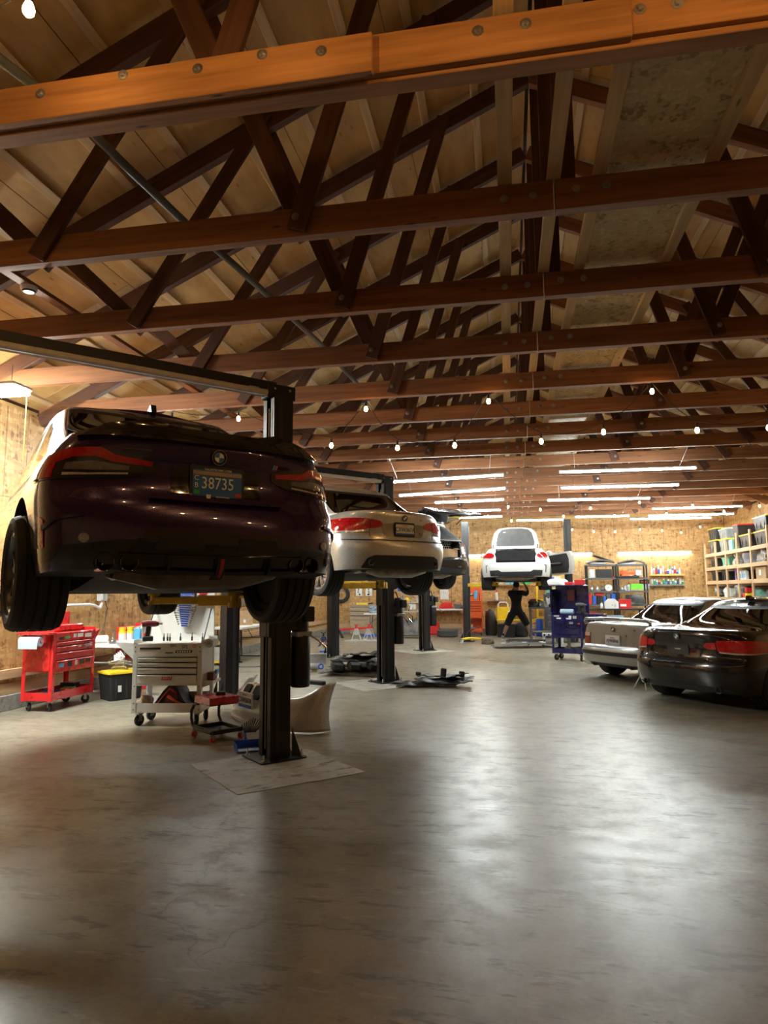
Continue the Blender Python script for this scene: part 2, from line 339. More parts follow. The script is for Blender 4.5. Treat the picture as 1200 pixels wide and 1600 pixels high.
# ---- roof: deck sheets on purlins
zt = lambda x: 4.06 + SL * (x - XL)            # top edge of the left top chord
WID = XC - XL; SLEN = WID / CA
ce = MB()
for s in (-1, 1): ce.add([(XC, YF, zt(XC) + .09), (XC, YB, zt(XC) + .09), (XC + s * (WID + .3), YB, zt(XL - .3) + .09), (XC + s * (WID + .3), YF, zt(XL - .3) + .09)], [(0, 1, 2, 3)])
ce = struct(ce.obj('ceiling', WEB), 'pitched timber roof of plywood sheets on purlins', 'ceiling')
dk = {}
for s in (-1, 1):
    rot = Matrix((( -s * CA, 0, -s * -SA), (0, 1, 0), (SA, 0, CA)))  # local x = up the slope
    X = Vector((-s * CA, 0, SA)); Z = Vector((s * SA, 0, CA)); Y = Z.cross(X)
    M0 = Matrix((X, Y, Z)).transposed().to_4x4(); base = Vector((XC + s * WID, 0, zt(XL)))
    for i in range(13):
        u = .22 + i * .61
        if u > SLEN - .05: continue
        key = 'p'
        if key not in dk: dk[key] = MB().box((0, 0, 0), (YB - YF, .085, .04), bev=.003).mesh('purlin', LUM)
        Mx = Matrix((Y, -X, Z)).transposed().to_4x4(); Mx.translation = base + X * u + Z * .02 + Vector((0, (YB + YF) / 2, 0))
        o = link('purlin', dk[key], ce); o.matrix_local = Mx
    for r in range(7):
        u0 = r * 1.22; ul = min(1.22, SLEN - u0)
        y = YF - (1.22 if r % 2 else 0)
        while y < YB - .05:
            y0, y1 = max(y, YF), min(y + 2.44, YB); k = (round(ul, 3), round(y1 - y0, 3))
            if k not in dk: dk[k] = MB().box((0, 0, 0), (k[1] - .006, k[0] - .006, .014), bev=.002).mesh('panel', PLY)
            Mx = Matrix((Y, -X, Z)).transposed().to_4x4(); Mx.translation = base + X * (u0 + ul / 2) + Z * .048 + Vector((0, (y0 + y1) / 2, 0))
            o = link('panel', dk[k], ce); o.matrix_local = Mx
            y += 2.44

# ---- roof trusses
ORD = ['second overhead', 'nearest', 'second', 'third', 'fourth', 'fifth', 'sixth', 'seventh', 'eighth', 'ninth', 'tenth', 'eleventh', 'twelfth', 'thirteenth', 'fourteenth', 'fifteenth', 'sixteenth']
bolt_me = MB().lathe([(0, -.012), (.012, -.010), (.016, 0), (.028, .001), (.028, .006), (0, .006)], axis='y', n=10).mesh('bolt', STEEL, 40)
def truss_parts(t, top=True):
    zb = lambda x: 4.06 - .215 + SL * ((x if x <= XC else 2 * XC - x) - XL)
    for s in (-1, 1):
        c = beam('bottom_chord', (XC + s * .006, 0, ZC + .105), (XC + s * WID, 0, ZC + .105), .085, .21, TIM, t)
        for dx in (.14, .33):
            b = link('bolt', bolt_me, t, (XC + s * dx, -.048, ZC + .12 + .01 * s))
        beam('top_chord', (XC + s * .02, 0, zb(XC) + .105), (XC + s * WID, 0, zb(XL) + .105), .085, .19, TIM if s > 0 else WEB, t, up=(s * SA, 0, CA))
        for (x0, x1, yo) in ((-1.4, -.57, -.066), (-1.36, -2.2, .066), (-3.45, -2.15, -.066), (-3.4, -4.4, .066)):
            xa, xb = (x0, x1) if s < 0 else (2 * XC - x0, 2 * XC - x1)
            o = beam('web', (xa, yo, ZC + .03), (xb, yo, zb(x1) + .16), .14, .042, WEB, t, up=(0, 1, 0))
            if x0 == -1.4: link('bolt', bolt_me, t, (xa, yo - .026, ZC + .12))
    beam('king_post', (XC + .08, .066, ZC + .02), (XC + .08, .066, zb(XC) + .1), .14, .042, WEB, t, up=(0, 1, 0))
proto = None
for k in range(-1, 17):
    y = 3.045 + 1.345 * k
    if y > YB - .1: break
    lab = ORD[k + 1] + ' roof truss from the front, dark timber with diagonal webs' if k >= 0 else 'roof truss just above and behind the photographer'
    if proto is None:
        t = proto = thing('roof_truss', lab, 'truss', (0, y, 0), group='roof trusses'); truss_parts(t)
    else:
        t = copy_tree(proto); t['label'] = lab; t.location = (0, y, 0)
    if k == 0:
        t['label'] = 'nearest roof truss, orange-lit timber with bolted sister boards on its chord'
        for x0, x1, yo, dz in ((-5.9, -.57, -.125, -.04), (-5.5, .62, -.082, -.02), (.60, 4.6, -.066, .0)):
            beam('sister_board', (x0, yo, ZC + .105 + dz), (x1, yo, ZC + .105 + dz), .042, .205, TIMF, t)
        beam('nailer', (-4, -.01, ZC - .018), (3.5, -.01, ZC - .018), .10, .034, TIMF, t)
        for x in (-2.34, -1.87, -1.46, -1.12, -.82): link('bolt', bolt_me, t, (x, -.15, ZC + .12 + .02 * math.sin(x * 9)))
        for x in (-.07, .15, .66, .82): link('bolt', bolt_me, t, (x, -.107 if x < .6 else -.09, ZC + .12))
# ---- boards along the building on top of the bottom chords
def run(name, x, z, w, d, m, label, cat, up=(0, 0, 1)):
    return tag(beam(name, (x, .5, z), (x, YB - .2, z), w, d, m, up=up), label, cat)
run('brace_board', .05, 4.235, .095, .04, LUM, 'pale lumber brace running lengthwise left of the truss splices', 'board')
run('brace_board', .37, 4.235, .09, .04, LUM, 'pale lumber brace running lengthwise directly over the truss splices', 'board')
run('brace_board', -4.12, 4.235, .10, .04, TIM, 'dark lengthwise brace board near the left wall carrying the smoke detector', 'board')
run('brace_board', 4.6, 4.235, .10, .04, TIM, 'dark lengthwise brace board on the right side of the roof', 'board')
wk = thing('walkway', 'strand board loft walkway between two lumber rails on the truss chords', 'walkway', (1.01, 0, 4.21))
for x in (-.345, .345): beam('rail', (x, .5, .022), (x, YB - .2, .022), .088, .042, LUM, wk)
y = .6; i = 0
while y < YB - .3:
    e = min(y + 1.345 * 2, YB - .2); MB().box((0, (y + e) / 2, .05), (.66, e - y - .01, .014)).obj('panel', OSB2, wk); y = e
# ---- things fixed to the roof
hs = MB().tube([(-2.75, 2.4, 4.43), (-2.65, 2.96, 4.4), (-2.52, 3.5, 4.4), (-2.46, 3.95, 4.37), (-2.40, 4.64, 4.37), (-2.3, 5.4, 4.38), (-2.24, 6.1, 4.4), (-2.1, 7.4, 4.4), (-2.0, 9.4, 4.42)], .03, 10)
tag(hs.obj('flexible_conduit', mat('conduit_grey', (.13, .14, .145), .5), smooth=40), 'grey flexible conduit sagging across the truss chords at upper left', 'conduit')
sd = thing('smoke_detector', 'round white smoke detector under the left brace board', 'detector', (-4.12, 5.1, 4.215))
MB().lathe([(0, -.05), (.045, -.05), (.06, -.035), (.068, -.02), (.07, 0), (0, 0)], n=20).obj('body', WPL, sd, 40)
MB().lathe([(.05, -.049), (.055, -.043), (.06, -.036), (.052, -.03)], n=20).obj('vent_ring', GRYP, sd, 40)

# ---------------------------------------------------------------- lamps
EM = m_emit('led_diffuser', (.92, 1.0, .98), TUBE_E); EMW = m_emit('led_wall_diffuser', (1, .95, .82), TUBE_E * .55)
def tube_lamp(x0, y0, x1, y1, z, label, hang=True, em=EM, grp='ceiling strip lamps'):
    a, b = Vector((x0, y0, z)), Vector((x1, y1, z)); L = (b - a).length; d = math.atan2(y1 - y0, x1 - x0)
    t = thing('strip_lamp', label, 'lamp', (a + b) / 2, d, grp)
    MB().box((0, 0, .03), (L, .075, .03), bev=.006).obj('housing', WHT, t)
    MB().prism(rr(.05, .032, .012, 3), -L / 2 + .02, L / 2 - .02, 'x').obj('diffuser', em, t, 40)
    for s in (-1, 1): MB().box((s * (L / 2 - .01), 0, .01), (.025, .08, .06), bev=.005).obj('end_cap', WPL, t)
    if hang:
        yc_ = (y0 + y1) / 2; yt = 3.045 + 1.345 * round((yc_ - 3.045) / 1.345)
        for s in (-.4, .4):
            wx, wy = s * L * math.cos(d), yt - yc_; q = (wx * math.cos(d) + wy * math.sin(d), -wx * math.sin(d) + wy * math.cos(d))
            MB().tube([(s * L - .12 * s, 0, .045), (q[0], q[1], ZC - z + .02)], .004, 5).obj('hanger', STEEL, t)
    return t
for a in ((-2.40, 13.25, -.02, 12.85, 3.68, 'tilted bright strip lamp above the silver car on the lift'), (-2.42, 15.3, .0, 14.75, 3.70, 'tilted bright strip lamp above the open tailgate'),
          (.98, 12.9, 3.42, 12.97, 3.70, 'nearest long bright strip lamp right of the ridge'), (1.17, 14.96, 3.6, 15.05, 3.70, 'second long strip lamp right of the ridge, behind the nearest'),
          (.99, 16.94, 3.42, 17.12, 3.70, 'third long strip lamp right of the ridge, nearer the white car'), (3.9, 19.39, 6.2, 19.38, 3.70, 'strip lamp over the near end of the timber racking'),
          (4.15, 21.2, 6.55, 21.26, 3.70, 'strip lamp over the far end of the timber racking'), (3.78, 22.1, 6.2, 22.25, 3.70, 'strip lamp close to the back wall above the bottle ledges'),
          (-1.75, 16.75, -.05, 16.55, 3.70, 'strip lamp left of the ridge behind the open tailgate'), (-1.95, 18.75, -.15, 18.65, 3.70, 'strip lamp left of the ridge near the rear lift'),
          (-2.4, 20.5, -.12, 20.31, 3.70, 'strip lamp left of the white car on the rear lift'), (.3, 21.6, 1.73, 21.7, 3.70, 'strip lamp behind the white car on the rear lift'), (2.02, 20.97, 3.6, 21.1, 3.70, 'strip lamp right of the rear lift column')):
    tube_lamp(*a)
for i, y in enumerate((9.6, 12.6, 15.6, 18.6, 21.6)):  # unseen lamps added behind the raised cars to light the bright left wall
    tube_lamp(-6.25, y, -4.65, y, 3.70, 'added unseen strip lamp over the left wall bays, ' + ('first', 'second', 'third', 'fourth', 'fifth')[i] + ' from the front')
for x0, x1, l in ((-1.45, .95, 'wall strip lamp behind the raised white car'), (1.2, 2.9, 'wall strip lamp behind the rear lift column'), (3.75, 6.15, 'wall strip lamp above the bottle ledges')):
    tube_lamp(x0, YB - .032, x1, YB - .032, 2.78, l, False, EMW, 'wall strip lamps')
fx = thing('wrap_lamp', 'bright white wraparound ceiling lamp hanging beside the left wall', 'lamp', (-5.78, 6.35, 3.70))
MB().box((0, 0, .05), (1.3, .30, .04), bev=.01).obj('housing', WHT, fx)
MB().prism(rr(.26, .05, .02, 3), -.63, .63, 'x').obj('diffuser', m_emit('wrap_diffuser', (.94, 1.0, .96), FIX_E), fx, 40)
for s in (-.5, .5): MB().tube([(s, 0, .07), (s, 0, ZC - 3.7)], .004, 5).obj('hanger', STEEL, fx)
MB().tube([(.58, -.1, .03), (.5, -.12, -.08), (.3, -.13, -.13), (.1, -.13, -.22), (-.2, -.12, -.2)], .006, 6).obj('cord', WPL, fx)
MB().tube([(.62, .1, .0), (.62, .1, -.75)], .005, 5).obj('pull_string', YELPL, fx)

# string lights with filament bulbs
BEM = m_emit('filament_glow', (1.0, .54, .19), BULB_E); BSO = mat('socket_black', (.02, .02, .02), .5)
bulb_me = MB().lathe([(0, -.062), (.012, -.058), (.023, -.045), (.026, -.028), (.02, -.008), (.013, .008), (0, .008)], n=12).mesh('bulb', BEM, 60)
sock_me = MB().lathe([(0, .07), (.012, .068), (.015, .03), (.017, .006), (0, .006)], n=10).mesh('socket', BSO, 50)
BEM0 = m_emit('near_filament_glow', (1.0, .57, .20), BULB_E * 3.4); near_me = bulb_me.copy(); near_me.materials[0] = BEM0
def string(label, bulbs, wire, grp='string lights', bm_=None):
    t = thing('string_lights', label, 'string lights', bulbs[0], 0, grp); o = Vector(bulbs[0])
    MB().tube([Vector(p) - o for p in wire], .005, 5).obj('wire', BSO, t)
    for b in bulbs:
        s = link('socket', sock_me, t, Vector(b) - o); link('bulb', bm_ or bulb_me, s)
        wz = min((abs(p[0] - b[0]) + abs(p[1] - b[1]), p[2]) for p in wire)[1]
    return t
def sag(bulbs, up=.085):
    w = []
    for a, b in zip(bulbs, bulbs[1:]):
        for k in range(5):
            t = k / 5; p = Vector(a).lerp(Vector(b), t); p.z += up - .06 * math.sin(PI * t); w.append(p)
    w.append(Vector(bulbs[-1]) + Vector((0, 0, up))); return w
B1 = [(-4.4, 8.28, 3.86), (-3.46, 8.3, 3.82), (-2.19, 8.3, 3.4), (-1.73, 8.28, 3.85), (-1.33, 8.3, 3.33), (-.61, 8.3, 3.33), (-.18, 8.28, 3.86), (.44, 8.3, 3.33), (1.17, 8.3, 3.41), (1.74, 8.28, 3.87), (2.22, 8.3, 3.38), (2.99, 8.3, 3.37), (3.7, 8.28, 3.86), (4.5, 8.3, 3.4), (5.3, 8.28, 3.86)]
string('string of warm filament bulbs looping along the fifth roof truss', B1, sag(B1))
B0 = [(-4.2, 2.6, 3.9), (-3.2, 2.58, 3.95), (-2.02, 2.4, 4.1), (-1.0, 2.3, 4.05), (0.0, 2.25, 4.02), (1.0, 2.25, 4.02), (2.0, 2.3, 4.03), (3.1, 2.5, 3.95), (4.2, 2.6, 3.9)]
string('string of warm filament bulbs in front of the nearest roof truss', B0, sag(B0), bm_=near_me)
B2 = [(-1.3, 18.62, 3.74), (-.5, 18.6, 3.55), (.05, 18.6, 3.80), (.13, 18.62, 3.42), (.9, 18.6, 3.70), (1.5, 18.6, 3.5), (2.2, 18.6, 3.70), (2.8, 18.6, 3.48), (3.45, 18.62, 3.82), (4.1, 18.6, 3.5), (4.75, 18.6, 3.70), (5.5, 18.6, 3.52), (6.36, 18.62, 3.64)]
string('far string of small warm bulbs above the white car and racking', B2, sag(B2))
B3 = [(2.2, 23.9, 3.6), (2.9, 23.9, 3.52), (3.6, 23.9, 3.5), (4.4, 23.9, 3.55), (5.1, 23.9, 3.5), (5.7, 23.9, 3.42), (6.3, 23.9, 3.6)]
string('string of small bulbs draped along the top of the back wall', B3, [Vector((1.6, YB, 3.72))] + sag(B3) + [Vector((6.9, YB, 3.75))])
# ================================================================ vehicle lifts
def lift(label, loc, rz, half, top, lifted, over=True, unit=1, grp='two-post lifts', tank=(0.235, -.05)):
    """two-post lift; local x across the bay, columns at +-half; 'lifted' = height of the arm pads"""
    t = thing('two_post_lift', label, 'lift', loc, rz, grp); rg = random.Random(int(loc[1] * 7))
    for s in (-1, 1):
        w, d, th = .23, .20, .012
        c = MB()      # C-shaped column, open towards the bay
        prof = [(s * half + s * d / 2, -w / 2), (s * half - s * d / 2, -w / 2), (s * half - s * d / 2, -w / 2 + .07), (s * half - s * d / 2 + s * .02, -w / 2 + .07), (s * half - s * d / 2 + s * .02, -w / 2 + .02), (s * half + s * (d / 2 - .02), -w / 2 + .02)]
        prof += [(x, -y) for x, y in reversed(prof)]
        c.prism(prof, .012, top).obj('column', BLK, t)
        for y in (-w / 2 - .002, w / 2 + .002): MB().box((s * half - s * .03, y, top / 2), (.05, .008, top - .1)).obj('rib', BLKP, t)
        b = MB(); b.prism([(s * half + a, e) for a, e in rr(.46, .44, .03)], 0, .016); b.obj('base_plate', BLK, t)
        for ax, ay in ((.19, .17), (.19, -.17), (-.19, .17), (-.19, -.17), (.19, 0)):
            MB().cyl((s * half + s * ax, ay, .016), (s * half + s * ax, ay, .035), .018, n=6).cyl((s * half + s * ax, ay, .035), (s * half + s * ax, ay, .075), .009, n=8).obj('anchor_bolt', CHR, t)
        for y in (-.10, .10): MB().prism([(s * half + s * .13, .016), (s * half + s * .22, .016), (s * half + s * .13, .26)], y - .006, y + .006, 'y').obj('gusset', BLK, t)
        MB().box((s * (half - .02), 0, lifted - .12), (.20, .22, .62), bev=.01).obj('carriage', BLKP, t)
        MB().tube([(s * (half - .12), -.05, .1), (s * (half - .12), -.05, top - .15)], .006, 5).obj('cable', STEEL, t)
        for e, (px, py) in enumerate(((.62, 1.05), (.62, -.95))):      # swing arms under the sills
            p0, p1 = Vector((s * (half - .10), .1 * (1 if py > 0 else -1), lifted - .09)), Vector((s * px, py, lifted - .09)); q = p0.lerp(p1, .55)
            dr = (p1 - p0).normalized(); ang = math.atan2(dr.y, dr.x)
            a = MB().box((p0 + q) / 2, ((q - p0).length, .12, .10), (0, 0, ang), .006).obj('swing_arm', YELP, t)
            MB().box((q + p1) / 2 - dr * .06, ((p1 - q).length + .12, .085, .07), (0, 0, ang), .006).obj('arm_extension', YELP, a)
            MB().lathe([(0, -.04), (.055, -.04), (.055, .0), (.035, .0), (.035, .05), (.06, .05), (.06, .075), (0, .075)], p1, n=14).obj('pad', YELP, a, 30)
    if over:
        for s in (-1, 1):
            MB().box((s * half, 0, top + .03), (.30, .16, .14), bev=.008).obj('top_bracket', BLK, t)
            for k in (-.08, .08): MB().lathe([(0, -.09), (.014, -.09), (.014, -.08), (0, -.08)], (s * half + k, 0, top + .05), 'y', 8).obj('bolt', CHR, t)
        MB().box((0, -.02, top + .05), (2 * half - .1, .10, .14), bev=.006).obj('crossbeam', BLK, t)
        MB().tube([(-half + .2, -.16, top - .03), (half - .2, -.16, top - .03)], .03, 10).obj('shutoff_bar', mat('pad_foam', (.6, .55, .48), .6), t, 40)
        MB().box((half - .33, -.14, top - .02), (.10, .06, .06), bev=.005).obj('limit_switch', STEEL, t)
    if unit:
        u = thing('u', 'u', 'u'); bpy.data.objects.remove(u)
        ux, uy = half + tank[0], tank[1]
        MB().lathe([(0, .62), (.085, .62), (.095, .64), (.095, 1.08), (.085, 1.10), (0, 1.10)], (ux, uy, 0), n=20).obj('oil_tank', BLK, t, 40)
        MB().lathe([(0, 1.12), (.08, 1.12), (.08, 1.36), (.06, 1.40), (0, 1.40)], (ux, uy, 0), n=16).obj('pump_motor', BLKP, t, 40)
        MB().box((ux, uy, 1.11), (.17, .17, .05), bev=.006).obj('pump_block', STEEL, t)
        MB().box((ux - .13, uy, 1.2), (.14, .12, .10), bev=.006).obj('unit_bracket', BLKP, t)
        MB().box((ux + .02, uy - .12, 1.3), (.10, .08, .14), bev=.01).obj('switch_box', BLKP, t)
        MB().tube([(ux, uy, 1.4), (ux - .05, uy, 1.5), (ux - .15, uy, 1.46), (ux - .2, uy, 1.3)], .012, 6).obj('hose', BLKP, t, 40)
        MB().tube([(ux + .06, uy - .08, 1.1), (ux + .14, uy - .12, 1.04), (ux + .2, uy - .14, .98)], .008, 6).obj('release_lever', CHR, t)
    return t
# ================================================================ cars
GLASS = m_glass('car_glass', dark=.80, gloss=.25); GLASSD = m_glass('car_glass_dark', dark=.97, gloss=.25); GLASSL = m_glass('car_glass_clear', dark=.25, gloss=.2)
REDL = mat('tail_red', (.50, .008, .012), .12, 0, .25, 40, coat=1); REDD = mat('tail_dark_red', (.22, .006, .01), .12, 0, .2, 40, coat=1); CLRL = mat('tail_clear', (.62, .60, .58), .12, .3, .15, 60, coat=1); AMB = mat('lamp_amber', (.85, .25, .02), .15, 0, .1, 40, coat=1); SMOKE = mat('tail_smoke', (.02, .018, .018), .08, 0, .2, 40, coat=1)
UNDER = mat('underbody', (.014, .0135, .013), .75, .1, .35, 6); GLB = mat('gloss_black', (.008, .008, .010), .12, 0, .1, 20, coat=1); EXH = mat('exhaust_steel', (.23, .20, .17), .35, .9, .25, 12)
INTR = mat('interior_dark', (.03, .03, .032), .8)
PLATEW = mat('plate_white', (.72, .74, .76), .4, 0, .05); PLATEB = mat('plate_blue', (.03, .16, .50), .4, 0, .1); PTXT = mat('plate_text_white', (.85, .86, .84), .5, 0, .02); PTXD = mat('plate_text_dark', (.02, .03, .10), .5, 0, .02)
RBLUE = mat('roundel_blue', (.05, .2, .5), .2, 0, .03)

def make_wheel(R0, w, rim_m, style=10, parent=None, name='wheel', tread=4):
    """wheel with its axle along local x; outer face at +x"""
    e = bpy.data.objects.new(name, None); e.empty_display_size = .05
    rr_ = R0 * .70; h = w / 2
    prof = [(rr_, -h * .80), (rr_ + .02, -h * .95), (R0 * .86, -h * 1.02), (R0 * .95, -h * .96), (R0 - .006, -h * .82)]
    for k in range(tread):
        c = -h * .62 + k * (h * 1.24) / (tread - 1); g = h * .055
        prof += [(R0, c - g), (R0 - .012, c - g * .9), (R0 - .012, c + g * .9), (R0, c + g)]
    prof += [(R0 - .006, h * .82), (R0 * .95, h * .96), (R0 * .86, h * 1.02), (rr_ + .02, h * .95), (rr_, h * .80)]
    ty = MB().lathe(prof, axis='x', n=44).mesh('tyre', RUB, 28)
    rim = MB().lathe([(rr_ + .008, h * .86), (rr_ - .012, h * .86), (rr_ - .03, h * .7), (rr_ - .035, -h * .7), (rr_ + .004, -h * .8)], axis='x', n=40).mesh('rim', rim_m, 40)
    disc = MB().lathe([(0, h * .05), (rr_ * .72, h * .05), (rr_ * .72, -h * .02), (0, -h * .02)], axis='x', n=28).mesh('brake_disc', STEEL, 30)
    back = MB().lathe([(0, -h * .55), (rr_ - .04, -h * .55), (rr_ - .04, -h * .45), (0, -h * .45)], axis='x', n=28).mesh('wheel_hub', UNDER, 30)
    hub = MB().lathe([(0, h * .72), (.03, h * .73), (.045, h * .68), (.07, h * .62), (.075, h * .3), (0, h * .3)], axis='x', n=16).mesh('hub_cap', rim_m, 40)
    sp = MB().prism([(-.016, .06), (.016, .06), (.012, rr_ - .015), (-.012, rr_ - .015)], h * .52, h * .72, 'x').mesh('spoke', rim_m)
    COL.objects.link(e); e.parent = parent
    for n, me in (('tyre', ty), ('rim', rim), ('brake_disc', disc), ('wheel_hub', back), ('hub_cap', hub)): link(n, me, e)
    for k in range(style):
        a = 2 * PI * k / style + (.11 if k % 2 else -.11) * (style > 7); link('spoke', sp, e, rot=(a, 0, 0))
    return e

class Car:
    def __init__(s, P, label, loc, heading, h, group='cars'):
        s.P = P; s.t = thing('car', label, 'car', (loc[0], loc[1], h), -heading, group); s.body()
    def W(s, z, y): return sm_interp(s.P['w'], z) * s.wy(y)
    def wy(s, y):
        P = s.P; f = 1.0
        for a in (P['ra'], P['ra'] + P['wb']): f += P.get('flare', .012) * math.exp(-((y - a) / .42) ** 2)
        return f
    def Y0(s, z): return sm_interp(s.P['rear'], z)
    def zz(s, t, y):
        P = s.P; zb, zt = sm_interp(P['zb'], y), sm_interp(P['belt'], y); return zb + (zt - zb) * t
    def zr(s, t): return s.P['zb'][0][1] + (s.P['belt'][0][1] - s.P['zb'][0][1]) * t
    def ring(s, t, inset=0, dz=0):
        """half outline (x>=0) of the body at level t, from rear centre to front centre"""
        P = s.P; z = s.zr(min(t, 1)); n, r = P['n'], P['r']; y0 = s.Y0(z) + inset * .6; rf = .55; L = P['L'] - inset - interp(P.get('nose', [(0, 0)]), z); pts = []
        for k in range(15):
            th = PI / 2 * (k / 14); wv = s.W(z, y0 + r) - inset
            pts.append((wv * math.sin(th) ** (2 / n), y0 + r * (1 - max(0, math.cos(th)) ** (2 / n))))
        ya, yb = y0 + r, L - rf
        for k in range(1, 27):
            y = ya + (yb - ya) * k / 27; pts.append((s.W(z, y) - inset, y))
        for k in range(13):
            th = PI / 2 * (1 - k / 12); wv = s.W(z, yb) - inset
            pts.append((wv * math.sin(th) ** (2 / 2.4), L - rf * (1 - max(0, math.cos(th)) ** (2 / 2.4))))
        return [Vector((x, y, s.zz(min(t, 1), y) + dz)) for x, y in pts]
    def surf(s, u, z, off=0):
        """point on the rear face (|u|<=1, x=u*W) or beyond on the flank"""
        P = s.P; a = abs(u); sg = 1 if u >= 0 else -1; y0 = s.Y0(z); n, r = P['n'], P['r']
        def raw(a):
            if a <= 1:
                wv = s.W(z, y0 + r); return Vector((wv * a, y0 + r * (1 - max(0, 1 - a ** n) ** (1 / n))))
            y = y0 + r + (a - 1); return Vector((s.W(z, y), y))
        p = raw(a); q = raw(a + .004); q0 = raw(max(a - .004, 0)); tn = (q - q0); nn = Vector((tn.y, -tn.x))
        if nn.length < 1e-9: nn = Vector((0, -1))
        nn.normalize(); p = p + nn * off
        return Vector((sg * p.x, p.y, z))
    def strip(s, name, m, st, off=.006, depth=.02, parent=None, n=6, nz=4, label=None, smooth=40):
        """panel hugging the rear: stations (u, z_low, z_high)"""
        cols = []
        for (a, b) in zip(st, st[1:]):
            for k in range(n): f = k / n; cols.append(tuple(a[i] + (b[i] - a[i]) * f for i in range(3)))
        cols.append(st[-1]); mb = MB(); V = []
        for o in (off, -depth):
            V += [s.surf(u, z0 + (z1 - z0) * j / nz, o) for u, z0, z1 in cols for j in range(nz + 1)]
        k = nz + 1; c = len(cols); F = []
        for L_ in (0, 1):
            o = L_ * c * k
            F += [(o + i * k + j, o + (i + 1) * k + j, o + (i + 1) * k + j + 1, o + i * k + j + 1) for i in range(c - 1) for j in range(nz)]
        o = c * k
        for i in range(c - 1): F += [(i * k, (i + 1) * k, o + (i + 1) * k, o + i * k), (i * k + nz, (i + 1) * k + nz, o + (i + 1) * k + nz, o + i * k + nz)]
        for j in range(nz): F += [(j, j + 1, o + j + 1, o + j), ((c - 1) * k + j, (c - 1) * k + j + 1, o + (c - 1) * k + j + 1, o + (c - 1) * k + j)]
        return mb.add(V, F).obj(name, m, parent or s.t, smooth, label=label)
    def body(s):
        P = s.P; t = s.t; lv = [0, .02, .06, .12, .2, .28, .36, .44, .5, .56, .62, .68, .74, .8, .86, .91, .95, .98, 1.0]
        rings = [s.ring(k) for k in lv]; rings += [s.ring(1, .02, .010), s.ring(1, .055, .018), s.ring(1, .12, .024)]
        m = MB(); n = len(rings[0]); V = []; F = []
        for sg in (1, -1): V += [Vector((sg * p.x, p.y, p.z)) for rg in rings for p in rg]
        q = len(rings) * n
        for j in range(len(rings) - 1):
            for i in range(n - 1):
                a = j * n + i; F.append((a, a + 1, a + n + 1, a + n)); F.append((q + a, q + a + n, q + a + n + 1, q + a + 1))
        for base, dz in ((0, 0), ((len(rings) - 1) * n, P.get('crown', .03))):      # floor pan and deck
            prev = None
            for i in range(n):
                p = V[base + i]; row = []
                for c in range(9):
                    f = 1 - 2 * c / 8; row.append(len(V)); V.append(Vector((p.x * f, p.y, p.z + dz * (1 - f * f) * min(1, p.x / .3))))
                if prev: F += [(prev[c], prev[c + 1], row[c + 1], row[c]) for c in range(8)]
                prev = row
        m.add(V, F); me = m.mesh('body', P['paint']); me.materials.append(UNDER)
        for p in me.polygons:
            if p.center.z < P['zb'][0][1] + .16 and abs(p.normal.z) > .8 and p.center.z < .5: p.material_index = 1
        o = link('body', me, t); cuts = MB()
        for y in (P['ra'], P['ra'] + P['wb']):
            for sg in (1, -1): cuts.cyl((sg * .55, y, P['R'] + .01), (sg * 1.2, y, P['R'] + .01), P['R'] + P.get('gap', .055), n=40)
        for b in P.get('boxes', ()): cuts.box(*b)
        cm = cuts.mesh('cut'); cm.materials.append(P['paint']); cm.materials.append(UNDER)
        for p in cm.polygons: p.material_index = 1
        co = link('cut', cm); mod = o.modifiers.new('b', 'BOOLEAN'); mod.operation = 'DIFFERENCE'; mod.object = co; mod.solver = 'EXACT'
        co.location = t.location; co.rotation_euler = t.rotation_euler
        bpy.context.view_layer.update(); dg = bpy.context.evaluated_depsgraph_get()
        nm = bpy.data.meshes.new_from_object(o.evaluated_get(dg)); o.modifiers.clear(); o.data = nm; nm.name = 'body'; bpy.data.objects.remove(co)
        nm.polygons.foreach_set('use_smooth', [True] * len(nm.polygons)); nm.set_sharp_from_angle(angle=R(32))
        s.o = o; s.greenhouse()
        proto = None
        for y, k in ((P['ra'], 0), (P['ra'] + P['wb'], 1)):
            for sg in (1, -1):
                if proto is None: wv = proto = make_wheel(P['R'], P['tw'], P['rim'], P.get('spokes', 10), t)
                else: wv = copy_tree(proto, t)
                wv.location = (sg * (P['track'] / 2 - .012 * k), y, P['R'] + P.get('droop', 0)); wv.rotation_euler = (.3 * k + .2, 0, 0 if sg > 0 else PI)
                if k and sg > 0 and P.get('steer'): wv.rotation_euler[2] += P['steer']
                if k and sg < 0 and P.get('steer'): wv.rotation_euler[2] += P['steer']
